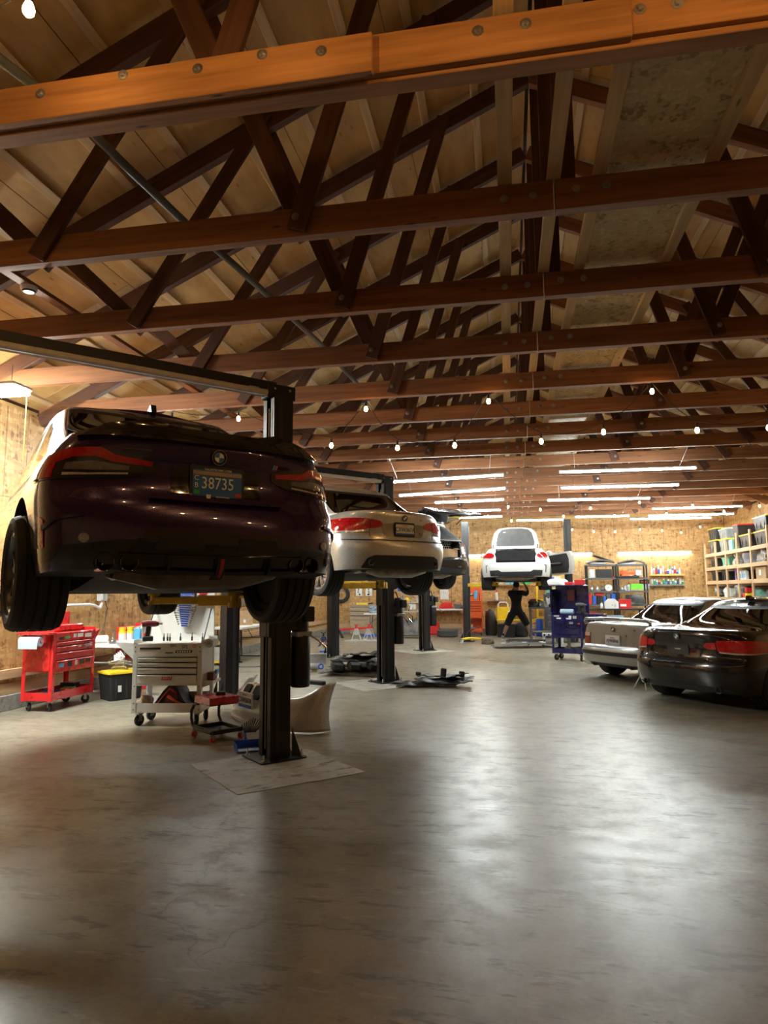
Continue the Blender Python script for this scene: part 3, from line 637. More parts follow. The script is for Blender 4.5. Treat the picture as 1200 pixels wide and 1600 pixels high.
    def greenhouse(s):
        P = s.P; G = P['gh']; t = s.t; lv = [-.06, 0, .07, .2, .35, .5, .65, .78, .88, .95, 1.0]; rings = []
        def ring(k, inset=0, dz=0):
            f = max(0, k); e = f ** G.get('rc', 1.0); y0 = G['y0'][0] + (G['y0'][1] - G['y0'][0]) * e + inset; y1 = G['y1'][0] + (G['y1'][1] - G['y1'][0]) * f ** .95 - inset
            wv = G['w'][0] + (G['w'][1] - G['w'][0]) * (f ** 1.25) - inset; r = .22; pts = []
            for i in range(11): th = PI / 2 * i / 10; pts.append((wv * math.sin(th) ** (2 / 3.4), y0 + r * (1 - max(0, math.cos(th)) ** (2 / 3.4))))
            for i in range(1, 16): y = y0 + r + (y1 - y0 - 2 * r) * i / 16; pts.append((wv * (1 + .02 * math.sin(PI * i / 16)), y))
            for i in range(9): th = PI / 2 * (1 - i / 8); pts.append((wv * math.sin(th) ** (2 / 3.0), y1 - r * (1 - max(0, math.cos(th)) ** (2 / 3.0))))
            out = []
            for x, y in pts:
                zb = sm_interp(P['belt'], y) + .004; zr = G['z'] - G.get('fall', .06) * max(0, 1 - (y - G['y0'][1]) / .7) ** 2 - .05 * max(0, 1 - (G['y1'][1] - y) / .6) ** 2
                out.append(Vector((x, y, zb + (zr - zb) * k + dz)))
            return out
        rings = [ring(k) for k in lv] + [ring(1, .03, .012), ring(1, .10, .024)]
        n = len(rings[0]); nr = len(rings); roof = MB(); gl = {}
        def quad(mb, j, i, sg):
            vs = [rings[j][i], rings[j][i + 1], rings[j + 1][i + 1], rings[j + 1][i]]; vs = [Vector((sg * v.x, v.y, v.z)) for v in vs]; mb.add(vs, [(0, 1, 2, 3)])
        for j in range(nr - 1):
            for i in range(n - 1):
                kind = None
                if 2 <= j <= 7 and not P.get('soft'):
                    if i < G.get('rw', 8): kind = 'rear_window'
                    elif 12 + G.get('cp', 0) <= i <= 24 and i not in G.get('pil', (17,)): kind = 'side_window'
                    elif i >= 28: kind = 'windscreen'
                elif j in (1, 8) and (i < G.get('rw', 8) or 12 + G.get('cp', 0) <= i <= 24 or i >= 28): kind = 'window_trim'
                for sg in (1, -1):
                    key = kind if kind != 'side_window' else (kind, sg, i > G.get('pil', (17,))[0] if G.get('pil', (17,)) else 0)
                    quad(gl.setdefault(key, MB()) if kind else roof, j, i, sg)
        prev = None
        for i in range(n):
            p = rings[-1][i]; row = [Vector((p.x * (1 - 2 * c / 8), p.y, p.z + G.get('crown', .035) * (1 - (1 - 2 * c / 8) ** 2) * min(1, p.x / .25))) for c in range(9)]
            if prev: 
                for c in range(8): roof.add([prev[c], prev[c + 1], row[c + 1], row[c]], [(0, 1, 2, 3)])
            prev = row
        s.roof = roof.obj('roof', P.get('roofm', P['paint']), t, 40)
        for k, mb in gl.items():
            nm = k if isinstance(k, str) else k[0]; mb.obj(nm, BLKP if nm == 'window_trim' else (P.get('rglass') if nm == 'rear_window' else None) or P.get('glass', GLASS), t, 60)
        # seats seen through the glass
        if P.get('seats', True):
            for sg in (-1, 1):
                z = P['belt'][2][1] if len(P['belt']) > 2 else .9
                MB().box((sg * .37, G['y0'][1] + .75, z + .05), (.42, .14, .42), (-.15, 0, 0), .05).obj('seat_back', INTR, t)
                MB().box((sg * .37, G['y0'][1] + .72, z + .32), (.22, .09, .16), (-.1, 0, 0), .03).obj('headrest', INTR, t)
    # --- small fittings
    def roundel(s, z, d=.082, u=0, off=.006):
        p = s.surf(u, z, off); q = s.surf(u, z + .02, off); tilt = math.atan2(q.y - p.y, .02)
        e = MB().lathe([(0, 0), (d / 2, 0), (d / 2, .008), (d / 2 - .008, .012), (d / 2 - .010, .008), (0, .008)], n=24).obj('badge', BLKP, s.t, 40, loc=p, rot=(PI / 2 - tilt, 0, 0))
        for k in range(4):
            pts = [(0, 0)] + [(.30 * d * math.cos(PI / 2 * (k + i / 6)), .30 * d * math.sin(PI / 2 * (k + i / 6))) for i in range(7)]
            MB().prism(pts, .008, .0105).obj('badge_quarter', RBLUE if k % 2 else PTXT, e)
        MB().lathe([(.30 * d, .008), (.30 * d, .011), (.33 * d, .011), (.33 * d, .008)], n=24).obj('badge_ring', CHR, e, 40)
        MB().lathe([(.47 * d, .008), (.47 * d, .013), (.5 * d, .013), (.5 * d, .008)], n=24).obj('badge_ring', CHR, e, 40)
        return e
    def plate(s, z, face, txt, tm, size=.10, off=.02, extra=None, frame=BLKP, w=.31, h=.155):
        p = s.surf(0, z, off); e = bpy.data.objects.new('licence_plate', None); COL.objects.link(e); e.parent = s.t; e.location = p
        MB().prism(rr(w + .02, h + .03, .012), 0, .012, 'y').obj('plate_frame', frame, e)
        MB().prism(rr(w - .012, h - .02, .01), -.004, .0, 'y').obj('plate_face', face, e)
        if txt: text('plate_number', txt, size, tm, e, (0, -.006, -.002), sx=.82)
        if extra: extra(e)
        return e
    def tip(s, u, z, r=.038, L=.12, off=.02, y=None):
        p = s.surf(u, z, off); yy = p.y if y is None else y
        return MB().lathe([(r, 0), (r, L), (r - .005, L), (r - .005, .003), (r, 0)], (p.x, yy, z), 'y', 18).obj('exhaust_tip', s.P.get('tipm', EXH), s.t, 40)
    def under(s, full=True):
        P = s.P; t = s.t; z0 = P['zb'][0][1]; ra = P['ra']
        MB().box((0, ra, P['R'] - .02), (1.1, .16, .14), bev=.03).obj('rear_subframe', UNDER, t)
        MB().sphere((0, ra - .02, P['R'] - .02), .15, sc=(.9, 1.2, .85)).obj('differential', UNDER, t, 40)
        for sg in (-1, 1):
            MB().tube([(sg * .45, ra, P['R'] - .06), (sg * (P['track'] / 2 - .12), ra + .02, P['R'] - .05)], .03, 8).obj('control_arm', UNDER, t, 40)
            MB().tube([(sg * .12, ra, P['R']), (sg * (P['track'] / 2 - .1), ra, P['R'])], .022, 8).obj('drive_shaft', STEEL, t, 40)
            MB().tube([(sg * .3, ra + .35, z0 - .02), (sg * .34, ra + .1, z0 + .0), (sg * .42, ra - .25, z0 - .02), (sg * .5, ra - .5, z0 - .01)], .036, 10).obj('exhaust_pipe', EXH, t, 40)
        MB().tube([(-.5, ra - .55, z0 + .0), (-.25, ra - .55, z0 - .015), (.25, ra - .55, z0 - .015), (.5, ra - .55, z0 + .0)], [.05, .10, .10, .05], 12).obj('muffler', EXH, t, 40)
        MB().tube([(.18, ra + .3, z0 - .04), (.18, ra + 2.4, z0 - .03)], .04, 10).obj('centre_pipe', EXH, t, 40)
        MB().box((0, ra + 1.3, z0 - .015), (1.2, 1.7, .03), bev=.01).obj('floor_tray', UNDER, t)

def mirror(C, y, z, x, m):
    for sg in (-1, 1):
        a = MB(); a.sphere((sg * (x + .12), y, z), .1, sc=(1.1, .8, .75)); a.box((sg * (x + .02), y, z - .04), (.12, .05, .03)); a.obj('side_mirror', m, C.t, 50)

# ---------------------------------------------------------------- purple coupe on the front lift
PURPLE = paint('purple_pearl_paint', (.034, .010, .085), .35, .22, .03)
P = dict(L=4.58, wb=2.75, ra=.90, R=.345, tw=.285, track=1.62, n=3.3, r=.44, paint=PURPLE, rim=mat('dark_rim', (.10, .10, .105), .3, .9, .1), flare=.030, spokes=10, glass=GLASSD, gap=.05, droop=-.05,
    w=[(.2, .78), (.28, .85), (.4, .875), (.55, .885), (.7, .89), (.85, .868), (.97, .81), (1.08, .72)],
    rear=[(.2, .15), (.28, .06), (.36, .02), (.5, .0), (.62, .015), (.70, .05), (.73, .075), (.84, .09), (.92, .075), (1.0, .06), (1.06, .075), (1.1, .10)],
    zb=[(0, .305), (.5, .27), (1.2, .19), (4.0, .18), (4.58, .24)], belt=[(0, 1.055), (.5, 1.055), (1.2, 1.0), (2.2, .96), (3.2, .94), (3.9, .88), (4.58, .68)], crown=.03,
    gh=dict(y0=(.45, 1.30), y1=(3.35, 2.55), w=(.74, .58), z=1.50, fall=.03, rw=8, cp=1, pil=(17,), crown=.03))
HA1 = R(-46)
C = car1 = Car(P, 'dark purple coupe raised on the nearest lift, seen from behind', (-1.60, 3.62), HA1, 1.33)
for sg in (-1, 1):
    tl = C.strip('tail_lamp', SMOKE, [(sg * .40, .845, .895), (sg * .52, .805, .925), (sg * .80, .785, .955), (sg * .95, .78, .945), (sg * 1.0, .785, .925), (sg * 1.08, .80, .905)], .008)
    C.strip('lamp_strip', REDL, [(sg * .43, .868, .892), (sg * .66, .878, .915), (sg * .76, .905, .955), (sg * .88, .90, .952), (sg * .962, .865, .938)], .013, .004, tl)
    C.strip('lamp_strip', REDL, [(sg * .945, .79, .935), (sg * .985, .79, .928), (sg * 1.02, .805, .912)], .013, .004, tl)
    C.strip('lamp_lens', CLRL, [(sg * .56, .815, .825), (sg * .78, .803, .813), (sg * .90, .80, .815)], .012, .003, tl, n=4, nz=2)
    C.strip('lamp_lens', mat('lens_grey', (.16, .15, .15), .15, .3, .2, 30, coat=1), [(sg * .56, .838, .86), (sg * .76, .83, .88), (sg * .9, .83, .87)], .011, .003, tl, n=4, nz=2)
    C.strip('reflector', REDL, [(sg * .982, .41, .56), (sg * .996, .43, .58)], .006, n=3)
    C.strip('corner_vent', GLB, [(sg * .60, .35, .36), (sg * .80, .33, .41), (sg * .955, .32, .40), (sg * .985, .315, .385)], .008)
    C.strip('bumper_fin', PURPLE, [(sg * .80, .575, .59), (sg * .93, .555, .575), (sg * .985, .50, .53)], .012, n=5, nz=2)
    sn = C.surf(sg * .80, .46, .004); MB().lathe([(0, 0), (.026, 0), (.026, .008), (.018, .010), (0, .010)], n=16).obj('parking_sensor', STEEL, C.t, 40, loc=sn, rot=(PI / 2, 0, sg * .35))
    for q in (.56, .69): C.tip(sg * q, .335, .048, .14, .035).data.materials[0] = GLB
C.strip('lower_bumper', GLB, [(-1.06, .315, .40), (-.98, .31, .415), (-.8, .305, .43), (-.62, .30, .455), (.62, .30, .455), (.8, .305, .43), (.98, .31, .415), (1.06, .315, .40)], .005)
C.strip('diffuser', GLB, [(-.66, .30, .345), (-.58, .285, .375), (-.50, .275, .47), (-.44, .27, .505), (.44, .27, .505), (.50, .275, .47), (.58, .285, .375), (.66, .30, .345)], .012)
C.strip('diffuser_panel', BLKP, [(-.42, .41, .415), (-.38, .405, .475), (-.13, .40, .475), (-.11, .40, .42)], .018, .004, n=4)
C.strip('diffuser_panel', BLKP, [(.11, .40, .42), (.13, .40, .475), (.38, .405, .475), (.42, .41, .415)], .018, .004, n=4)
C.strip('diffuser_blade', GLB, [(-.62, .372, .38), (0, .36, .372), (.62, .372, .38)], .035, .02)
C.strip('diffuser_blade', GLB, [(-.60, .285, .30), (0, .272, .288), (.60, .285, .30)], .035, .02)
for u in (-.34, .34): C.strip('diffuser_fin', GLB, [(u - .006, .275, .37), (u + .006, .275, .37)], .06, .02, n=1)
C.strip('fog_lamp_housing', GLB, [(-.028, .245, .37), (.028, .245, .37)], .05, .02, n=2); C.strip('rear_fog_lamp', REDL, [(-.011, .255, .36), (.011, .255, .36)], .058, .004, n=1)
C.strip('trunk_ledge', PURPLE, [(-.44, .685, .70), (0, .68, .70), (.44, .685, .70)], .03, .01, n=8, nz=3)
C.strip('plate_recess', GLB, [(-.30, .73, .885), (0, .73, .89), (.30, .73, .885)], .004, .02)
C.strip('spoiler', GLB, [(-.94, 1.02, 1.04), (-.80, 1.02, 1.10), (-.50, 1.02, 1.135), (-.34, 1.02, 1.105), (.34, 1.02, 1.105), (.50, 1.02, 1.135), (.80, 1.02, 1.10), (.94, 1.02, 1.04)], .035, .14)
C.roundel(.955, .09)
def _x1(e):
    text('state_code', 'C', .042, PTXT, e, (-.128, -.0065, .026)); text('state_code', 'B', .042, PTXT, e, (-.128, -.0065, -.016))
    MB().box((-.125, -.006, -.055), (.035, .003, .024)).obj('sticker', GRNPL, e); MB().box((.125, -.006, -.06), (.04, .003, .018)).obj('sticker', REDPL, e)
    MB().box((0, -.0055, .058), (.295, .002, .022)).obj('photo_band', TAN, e)
    text('frame_text', 'VALVETRONIC.COM', .018, PTXT, e, (0, -.008, .079)); pass
    MB().prism([(-.014, .012), (.014, .012), (.012, -.008), (0, -.016), (-.012, -.008)], -.008, -.006, 'y', (-.055, 0, -.078)).obj('frame_emblem', PTXT, e)
    text('frame_text', 'VALVETRONIC', .013, PTXT, e, (.03, -.008, -.078))
C.plate(.80, PLATEB, '38735', PTXT, .098, .016, _x1, BLKP, .31, .175).children[2].location.x = .03
p = C.surf(.52, .935, .006); b = text('model_badge', 'M240i', .032, GLB, C.t, (p.x, p.y, p.z), (PI / 2, 0, .12), .002)
for k, mm in enumerate((SKY, BLUPL, REDPL)): MB().prism([(0, 0), (.008, 0), (.016, .028), (.008, .028)], -.004, .002, 'y').obj('badge_stripe', mm, C.t, loc=(p.x - .085 + .010 * k, p.y - .004, p.z - .015))
p = C.surf(-.55, .955, .006); MB().box((0, 0, 0), (.15, .004, .010), (0, 0, -.12), .001).obj('model_badge', mat('dull_badge', (.12, .10, .12), .3, .8), C.t, loc=p)
MB().prism([(0, 0), (.17, 0), (.05, .065), (.02, .065)], -.02, .02, 'x').obj('roof_fin', GLB, C.t, loc=(0, 1.34, 1.51), rot=(-.05, 0, 0))
C.under(); mirror(C, 3.0, 1.0, .92, GLB)
def place_lift(label, c, heading, half, yoff, top, lifted, **kw):
    f = Vector((math.sin(heading), math.cos(heading))); rt = Vector((math.cos(heading), -math.sin(heading)))
    p = Vector(c) + f * yoff; return lift(label, (p.x, p.y, 0), -heading, half, top, lifted, **kw)
place_lift('nearest black two-post lift holding the purple coupe', (-1.60, 3.62), HA1, 1.44, 2.17, 3.40, 1.33 + .19)

# ---------------------------------------------------------------- silver convertible on the second lift
SILVER = paint('champagne_silver_paint', (.58, .585, .57), .45, .30, .03)
HA2 = R(-47)
P3 = dict(L=4.60, wb=2.76, ra=.80, R=.325, tw=.255, track=1.53, n=2.7, r=.48, paint=SILVER, rim=mat('silver_rim', (.55, .55, .56), .25, .9, .06), flare=.014, spokes=14, glass=GLASSD, droop=-.05,
    w=[(.2, .80), (.3, .855), (.45, .88), (.6, .89), (.75, .885), (.88, .865), (.98, .80), (1.08, .70)],
    rear=[(.2, .16), (.28, .06), (.36, .025), (.5, .0), (.60, .0), (.665, .015), (.69, .045), (.80, .06), (.92, .055), (1.0, .045), (1.05, .06), (1.1, .1)],
    zb=[(0, .30), (.5, .27), (1.1, .20), (4.0, .20), (4.6, .26)], belt=[(0, 1.045), (.5, 1.035), (1.2, 1.0), (2.2, .95), (3.2, .93), (3.9, .87), (4.6, .68)], crown=.012,
    gh=dict(y0=(.42, 1.12), y1=(3.35, 2.5), w=(.75, .60), z=1.53, fall=.07, rw=9, cp=3, pil=(18,), crown=.03))
C = car2 = Car(P3, 'champagne silver hardtop convertible raised on the second lift', (-1.30, 8.82), HA2, 1.50)
for sg in (-1, 1):
    tl = C.strip('tail_lamp', REDL, [(sg * .60, .825, .925), (sg * .64, .80, .945), (sg * .82, .785, .95), (sg * .95, .78, .95), (sg * 1.0, .785, .945), (sg * 1.12, .82, .925)], .010, label='red tail lamp with clear lower edge' if sg < 0 else None)
    C.strip('lamp_lens', CLRL, [(sg * .64, .778, .80), (sg * .82, .76, .784), (sg * .96, .758, .78), (sg * 1.05, .778, .80)], .008, .01, tl, nz=2)
    C.strip('lamp_lens', REDL, [(sg * .40, .85, .89), (sg * .46, .83, .92), (sg * .585, .815, .935)], .010, .01, tl)
    C.strip('trunk_gap', DARK, [(sg * .588, .70, .955), (sg * .594, .70, .955)], .0015, .006, n=1)
    C.strip('panel_gap', DARK, [(sg * .60, .765, .772), (sg * .95, .752, .759), (sg * 1.02, .75, .757), (sg * 1.15, .75, .757)], .0015, .006, n=4, nz=1)
C.strip('plate_recess', mat('recess_silver', (.30, .285, .25), .35, .6), [(-.42, .86, .88), (-.36, .735, .885), (-.30, .71, .89), (.30, .71, .89), (.36, .735, .885), (.42, .86, .88)], .0025, .01)
C.strip('bumper_gap', DARK, [(-.95, .665, .673), (-.6, .662, .672), (.6, .662, .672), (.95, .665, .673)], .002, .006, nz=1)
C.strip('diffuser', BLKP, [(-.74, .305, .32), (-.66, .30, .43), (-.55, .295, .47), (.55, .295, .47), (.66, .30, .43), (.74, .305, .32)], .008)
C.strip('trunk_lip', mat('brake_strip', (.16, .02, .02), .2, 0, .1, coat=1), [(-.18, 1.03, 1.042), (.18, 1.03, 1.042)], .004, .01, nz=1)
for sg in (-1, 1): C.tip(sg * .60, .375, .038, .14, .02)
C.roundel(.968, .082)
def _x2(e): text('plate_state', 'Washington', .022, REDPL, e, (0, -.0065, .056)); MB().box((0, -.0055, -.058), (.29, .002, .02)).obj('plate_band', PLATEB, e)
C.plate(.815, PLATEW, 'CXW367A', PTXD, .085, .022, _x2)
p = C.surf(.36, .955, .005); text('model_badge', '335i', .034, CHR, C.t, (p.x, p.y, p.z), (PI / 2, 0, .08), .002)
for sg in (-1, 1): MB().tube([(sg * .70, .9, 1.07), (sg * .73, 2.2, .995), (sg * .74, 3.3, .955)], .008, 6).obj('belt_trim', CHR, C.t, 40)
MB().box((0, .5, 1.083), (.30, .012, .02), bev=.004).obj('brake_lamp', REDD, C.t)
C.under(); mirror(C, 3.0, .99, .90, SILVER)
place_lift('second black two-post lift holding the silver convertible', (-1.30, 8.82), HA2, 1.41, 2.37, 3.40, 1.50 + .20)

# ---------------------------------------------------------------- dark estate with its tailgate up on the third lift
NAVY = paint('near_black_blue_paint', (.010, .011, .016), .5, .25, .1)
HA3 = R(-44)
P4 = dict(L=4.75, wb=2.85, ra=.98, R=.335, tw=.24, track=1.53, n=2.6, r=.36, paint=NAVY, rim=MATS['dark_rim'], flare=.010, glass=GLASSD, droop=-.05, seats=False,
    w=[(.2, .80), (.3, .86), (.45, .89), (.6, .90), (.75, .895), (.88, .88), (.98, .84), (1.08, .76)],
    rear=[(.2, .16), (.28, .06), (.4, .015), (.55, .0), (.62, .01), (.66, .06), (.8, .09), (.95, .10), (1.1, .12)],
    zb=[(0, .30), (.5, .27), (1.1, .21), (4.0, .21), (4.75, .28)], belt=[(0, 1.02), (.5, 1.02), (1.5, .99), (2.6, .95), (3.6, .92), (4.2, .86), (4.75, .68)], crown=.01,
    boxes=(((0, .45, .93), (1.12, 1.2, .60)),),
    gh=dict(y0=(.13, .62), y1=(3.5, 2.7), w=(.74, .58), z=1.47, fall=.04, rw=8, cp=0, pil=(17, 21), crown=.03), rglass=DARK)
C = car3 = Car(P4, 'near-black estate car raised on the third lift with tailgate open', (-1.36, 14.85), HA3, 1.60)
for sg in (-1, 1):
    C.strip('tail_lamp', REDL, [(sg * .86, .80, .97), (sg * .96, .79, .98), (sg * 1.0, .80, .97), (sg * 1.10, .83, .94)], .010)
    C.strip('lamp_lens', CLRL, [(sg * .87, .765, .79), (sg * .97, .755, .78), (sg * 1.05, .775, .795)], .008, n=4, nz=2)
    MB().tube([(sg * .60, .3, 1.42), (sg * .55, -.15, 1.62)], .012, 6).obj('gas_strut', BLK, C.t)
    MB().tube([(sg * .62, .9, 1.50), (sg * .60, 2.4, 1.515)], .015, 6).obj('roof_rail', BLK, C.t)
C.strip('bumper_step', BLKP, [(-.9, .645, .66), (.9, .645, .66)], .006, nz=1); C.strip('valance', BLKP, [(-.85, .30, .40), (.85, .30, .40)], .006)
# cargo bay and open tailgate
tg = bpy.data.objects.new('tailgate', None); COL.objects.link(tg); tg.parent = C.t; tg.location = (0, .64, 1.49); tg.rotation_euler = (R(-18), 0, 0)
MB().grid(lambda a, b: Vector(((a * 2 - 1) * (.58 + .12 * b), -b * .72, .03 * math.sin(PI * a) - .06 * b * b)), 10, 6).obj('gate_frame', NAVY, tg, 40).modifiers.new('s', 'SOLIDIFY').thickness = .04
MB().grid(lambda a, b: Vector(((a * 2 - 1) * (.50 + .1 * b), -.10 - b * .46, .03 * math.sin(PI * a) - .06 * (.14 + .64 * b) ** 2 - .05)), 10, 4).obj('gate_glass', GLASSL, tg, 40)
MB().box((0, -.95, -.18), (1.35, .5, .05), (R(35), 0, 0), .02).obj('gate_panel', NAVY, tg)
MB().box((-.30, -.18, -.05), (.22, .16, .006), bev=.002).obj('sticker', REDPL, tg)
C.under(); mirror(C, 3.1, 1.0, .91, NAVY)
place_lift('third black two-post lift holding the dark estate car', (-1.36, 14.85), HA3, 1.35, 2.55, 3.40, 1.60 + .21)
_f = Vector((math.sin(HA3), math.cos(HA3), 0)); _r = Vector((math.cos(HA3), -math.sin(HA3), 0)); _o = Vector((-1.36, 14.85, 1.60))
def in3(x, y, z): return _o + _r * x + _f * y + Vector((0, 0, z))
bx = MB(); bx.box((0, 0, .10), (.30, .26, .20), bev=.004); bx.box((.08, -.16, .205), (.15, .08, .006), (.3, 0, 0)); bx.box((-.02, .15, .205), (.26, .08, .006), (-.4, 0, 0))
tag(bx.obj('cardboard_box', CARD, loc=in3(.30, .22, .64), rot=(0, 0, -HA3 + .1)), 'small cardboard box in the open cargo bay of the estate car', 'box')
net = MB()
for i in range(9):
    for j in range(5): net.lathe([(.030, -.004), (.036, 0), (.030, .004), (.024, 0)], (-.26 + .062 * i + .03 * (j % 2), -.01 * j, .02 + .052 * j), 'y', 8, True)
tag(net.obj('perforated_panel', mat('pale_foam', (.62, .66, .58), .8), loc=in3(.22, .42, .82), rot=(0, 0, -HA3)), 'pale perforated panel standing in the cargo bay of the estate car', 'panel')

# ---------------------------------------------------------------- white coupe on the rear lift, boot and door open
WHITE = paint('alpine_white_paint', (.66, .66, .64), .0, .25, .02)
P5 = dict(L=4.38, wb=2.66, ra=.80, R=.325, tw=.265, track=1.60, n=2.8, r=.40, paint=WHITE, rim=MATS['dark_rim'], flare=.045, glass=GLASSD, droop=-.06, seats=False,
    w=[(.2, .78), (.3, .85), (.45, .88), (.6, .89), (.75, .87), (.88, .81), (.98, .73), (1.06, .66)],
    rear=[(.2, .12), (.28, .05), (.38, .01), (.5, .0), (.62, .01), (.68, .03), (.76, .05), (.88, .06), (1.0, .07), (1.08, .1)],
    zb=[(0, .30), (.5, .27), (1.1, .20), (3.9, .20), (4.38, .26)], belt=[(0, 1.03), (.5, 1.04), (1.2, 1.0), (2.2, .96), (3.1, .94), (3.8, .88), (4.38, .68)], crown=.02,
    boxes=(((0, .42, .92), (1.02, 1.0, .50)),),
    gh=dict(y0=(.72, 1.45), y1=(3.25, 2.45), w=(.68, .53), z=1.405, fall=.05, rw=8, cp=2, pil=(17,), crown=.03))
HA4 = R(1.0)
C = car4 = Car(P5, 'white coupe on the rear lift with its boot lid up and passenger door open', (.20, 18.15), HA4, 1.58)
for sg in (-1, 1):
    tl = C.strip('tail_lamp', REDL, [(sg * .64, .80, .86), (sg * .76, .79, .925), (sg * .92, .80, .94), (sg * 1.0, .82, .93), (sg * 1.08, .83, .91)], .010)
    C.strip('lamp_lens', CLRL, [(sg * .62, .765, .785), (sg * .80, .765, .79), (sg * .98, .78, .80)], .009, .01, tl, n=4, nz=2)
    C.strip('side_duct', BLKP, [(sg * .845, .40, .60), (sg * .865, .40, .60)], .004, n=1); C.strip('side_duct', BLKP, [(sg * .80, .585, .60), (sg * .865, .585, .60)], .004, n=2, nz=1)
    for q in (.56, .70): C.tip(sg * q, .345, .042, .13, .02)
C.strip('diffuser', BLKP, [(-.76, .31, .46), (-.50, .30, .47), (-.42, .30, .425), (.42, .30, .425), (.50, .30, .47), (.76, .31, .46)], .008)
C.strip('boot_mouth', DARK, [(-.66, .90, .99), (-.52, .72, .99), (.52, .72, .99), (.66, .90, .99)], .004, .03)
lid = bpy.data.objects.new('boot_lid', None); COL.objects.link(lid); lid.parent = C.t; lid.location = (0, .68, 1.06); lid.rotation_euler = (R(-8), 0, 0)
lo = [(-.62, 0), (-.64, .12), (-.56, .44), (-.44, .56), (-.20, .60), (.20, .60), (.44, .56), (.56, .44), (.64, .12), (.62, 0)]
MB().prism(lo, -.02, .03, 'y').obj('lid_shell', WHITE, lid)
MB().prism([(x * .80, .085 + z * .80) for x, z in lo], -.034, -.018, 'y').obj('lid_liner', GRYP, lid)
MB().prism([(-.60, -.10), (-.3, -.03), (0, -.015), (.3, -.03), (.60, -.10), (.62, -.14), (-.62, -.14)], -.12, -.03, 'y').obj('lid_trim', GLB, lid)
MB().box((-.28, -.04, .46), (.07, .01, .025)).obj('lid_latch', LGR, lid); MB().box((0, -.03, .575), (.20, .02, .03)).obj('lid_handle', LGR, lid)
for sg in (-1, 1): MB().tube([(sg * .56, -.05, -.18), (sg * .60, -.03, .12)], .012, 6).obj('lid_strut', BLK, lid)
dr = bpy.data.objects.new('door', None); COL.objects.link(dr); dr.parent = C.t; dr.location = (.90, 3.05, .38); dr.rotation_euler = (0, 0, R(36))
do = [(0, 0), (-1.18, .02), (-1.24, .22), (-1.22, .50), (-1.12, .68), (0, .62)]
dm = lambda h0, h1, k: MB().prism([(a * k - .02, b * k + .02) for a, b in do], h0, h1, 'x')
def dprism(k, y0, y1): return MB().prism([(-x * k if False else x, z) for x, z in [(a, b) for a, b in do]], y0, y1, 'y')
d_ = MB(); d_.add([(y, x, z) for z_ in () for x in ()], [])
def door_shape(k, x0, x1, ox=0, oz=0):
    return MB().prism([(a * k + ox, b * k + oz) for a, b in do], x0, x1, 'x')
door_shape(1, -.06, .03).obj('door_shell', WHITE, dr); door_shape(.84, -.11, -.05, -.06, .05).obj('door_card', INTR, dr, label='black inner door card')
MB().box((-.13, -.62, .32), (.07, .55, .07), bev=.02).obj('armrest', BLKP, dr); MB().sphere((-.02, -.16, .66), .10, sc=(1.4, .6, .8)).obj('door_mirror', WHITE, dr, 40); MB().tube([(-.02, -1.20, .50), (-.02, -.9, .70)], .015, 6).obj('window_seal', BLK, dr)
C.under(); mirror(C, 2.95, 1.0, .87, WHITE)
place_lift('rear black two-post lift holding the white coupe against the back wall', (.20, 18.15), HA4, 1.52, 2.75, 3.62, 1.58 + .20, over=False)

# ---------------------------------------------------------------- black coupe parked on the right
BLACKP = paint('black_sapphire_paint', (.006, .007, .011), .4, .22, .1)
P6 = dict(P3); P6.update(paint=BLACKP, rim=MATS['dark_rim'], droop=.07, gh=dict(y0=(.55, 1.55), y1=(3.35, 2.55), w=(.73, .56), z=1.42, fall=.06, rw=9, cp=2, pil=(18,), crown=.03))
HA5 = R(51)
C = car5 = Car(P6, 'black coupe parked at the right edge with red tail lamps', (2.12, 9.55), HA5, -.07)
for sg in (-1, 1):
    tl = C.strip('tail_lamp', REDL, [(sg * .60, .81, .915), (sg * .64, .80, .935), (sg * .82, .79, .94), (sg * .95, .785, .94), (sg * 1.0, .79, .935), (sg * 1.10, .83, .915)], .010)
    C.strip('lamp_lens', CLRL, [(sg * .62, .785, .808), (sg * .82, .772, .796), (sg * .96, .772, .792), (sg * 1.05, .795, .815)], .008, .01, tl, nz=2)
    C.strip('lamp_lens', REDL, [(sg * .42, .845, .875), (sg * .47, .83, .905), (sg * .585, .825, .91)], .010, .01, tl)
    C.strip('trunk_gap', DARK, [(sg * .588, .70, .955), (sg * .594, .70, .955)], .0015, .006, n=1); C.tip(sg * .62, .335, .04, .14, .03)
C.strip('plate_recess', GLB, [(-.42, .86, .88), (-.36, .735, .885), (-.30, .71, .89), (.30, .71, .89), (.36, .735, .885), (.42, .86, .88)], .0035, .01)
C.strip('plate_holder', BLKP, [(-.18, .74, .87), (.18, .74, .87)], .012, .01, n=4); C.strip('plate_sticker', TAN, [(-.05, .80, .815), (.05, .80, .815)], .014, .004, n=2, nz=1)
C.strip('bumper_gap', DARK, [(-.95, .665, .673), (-.6, .662, .672), (.6, .662, .672), (.95, .665, .673)], .002, .006, nz=1)
C.strip('valance', BLKP, [(-.80, .305, .33), (-.66, .30, .37), (.66, .30, .37), (.80, .305, .33)], .006)
C.roundel(.965, .082); MB().prism([(0, 0), (.16, 0), (.05, .06), (.02, .06)], -.03, .03, 'x').obj('roof_fin', GLB, C.t, loc=(0, 1.58, 1.425))
mirror(C, 3.0, .99, .90, BLACKP)

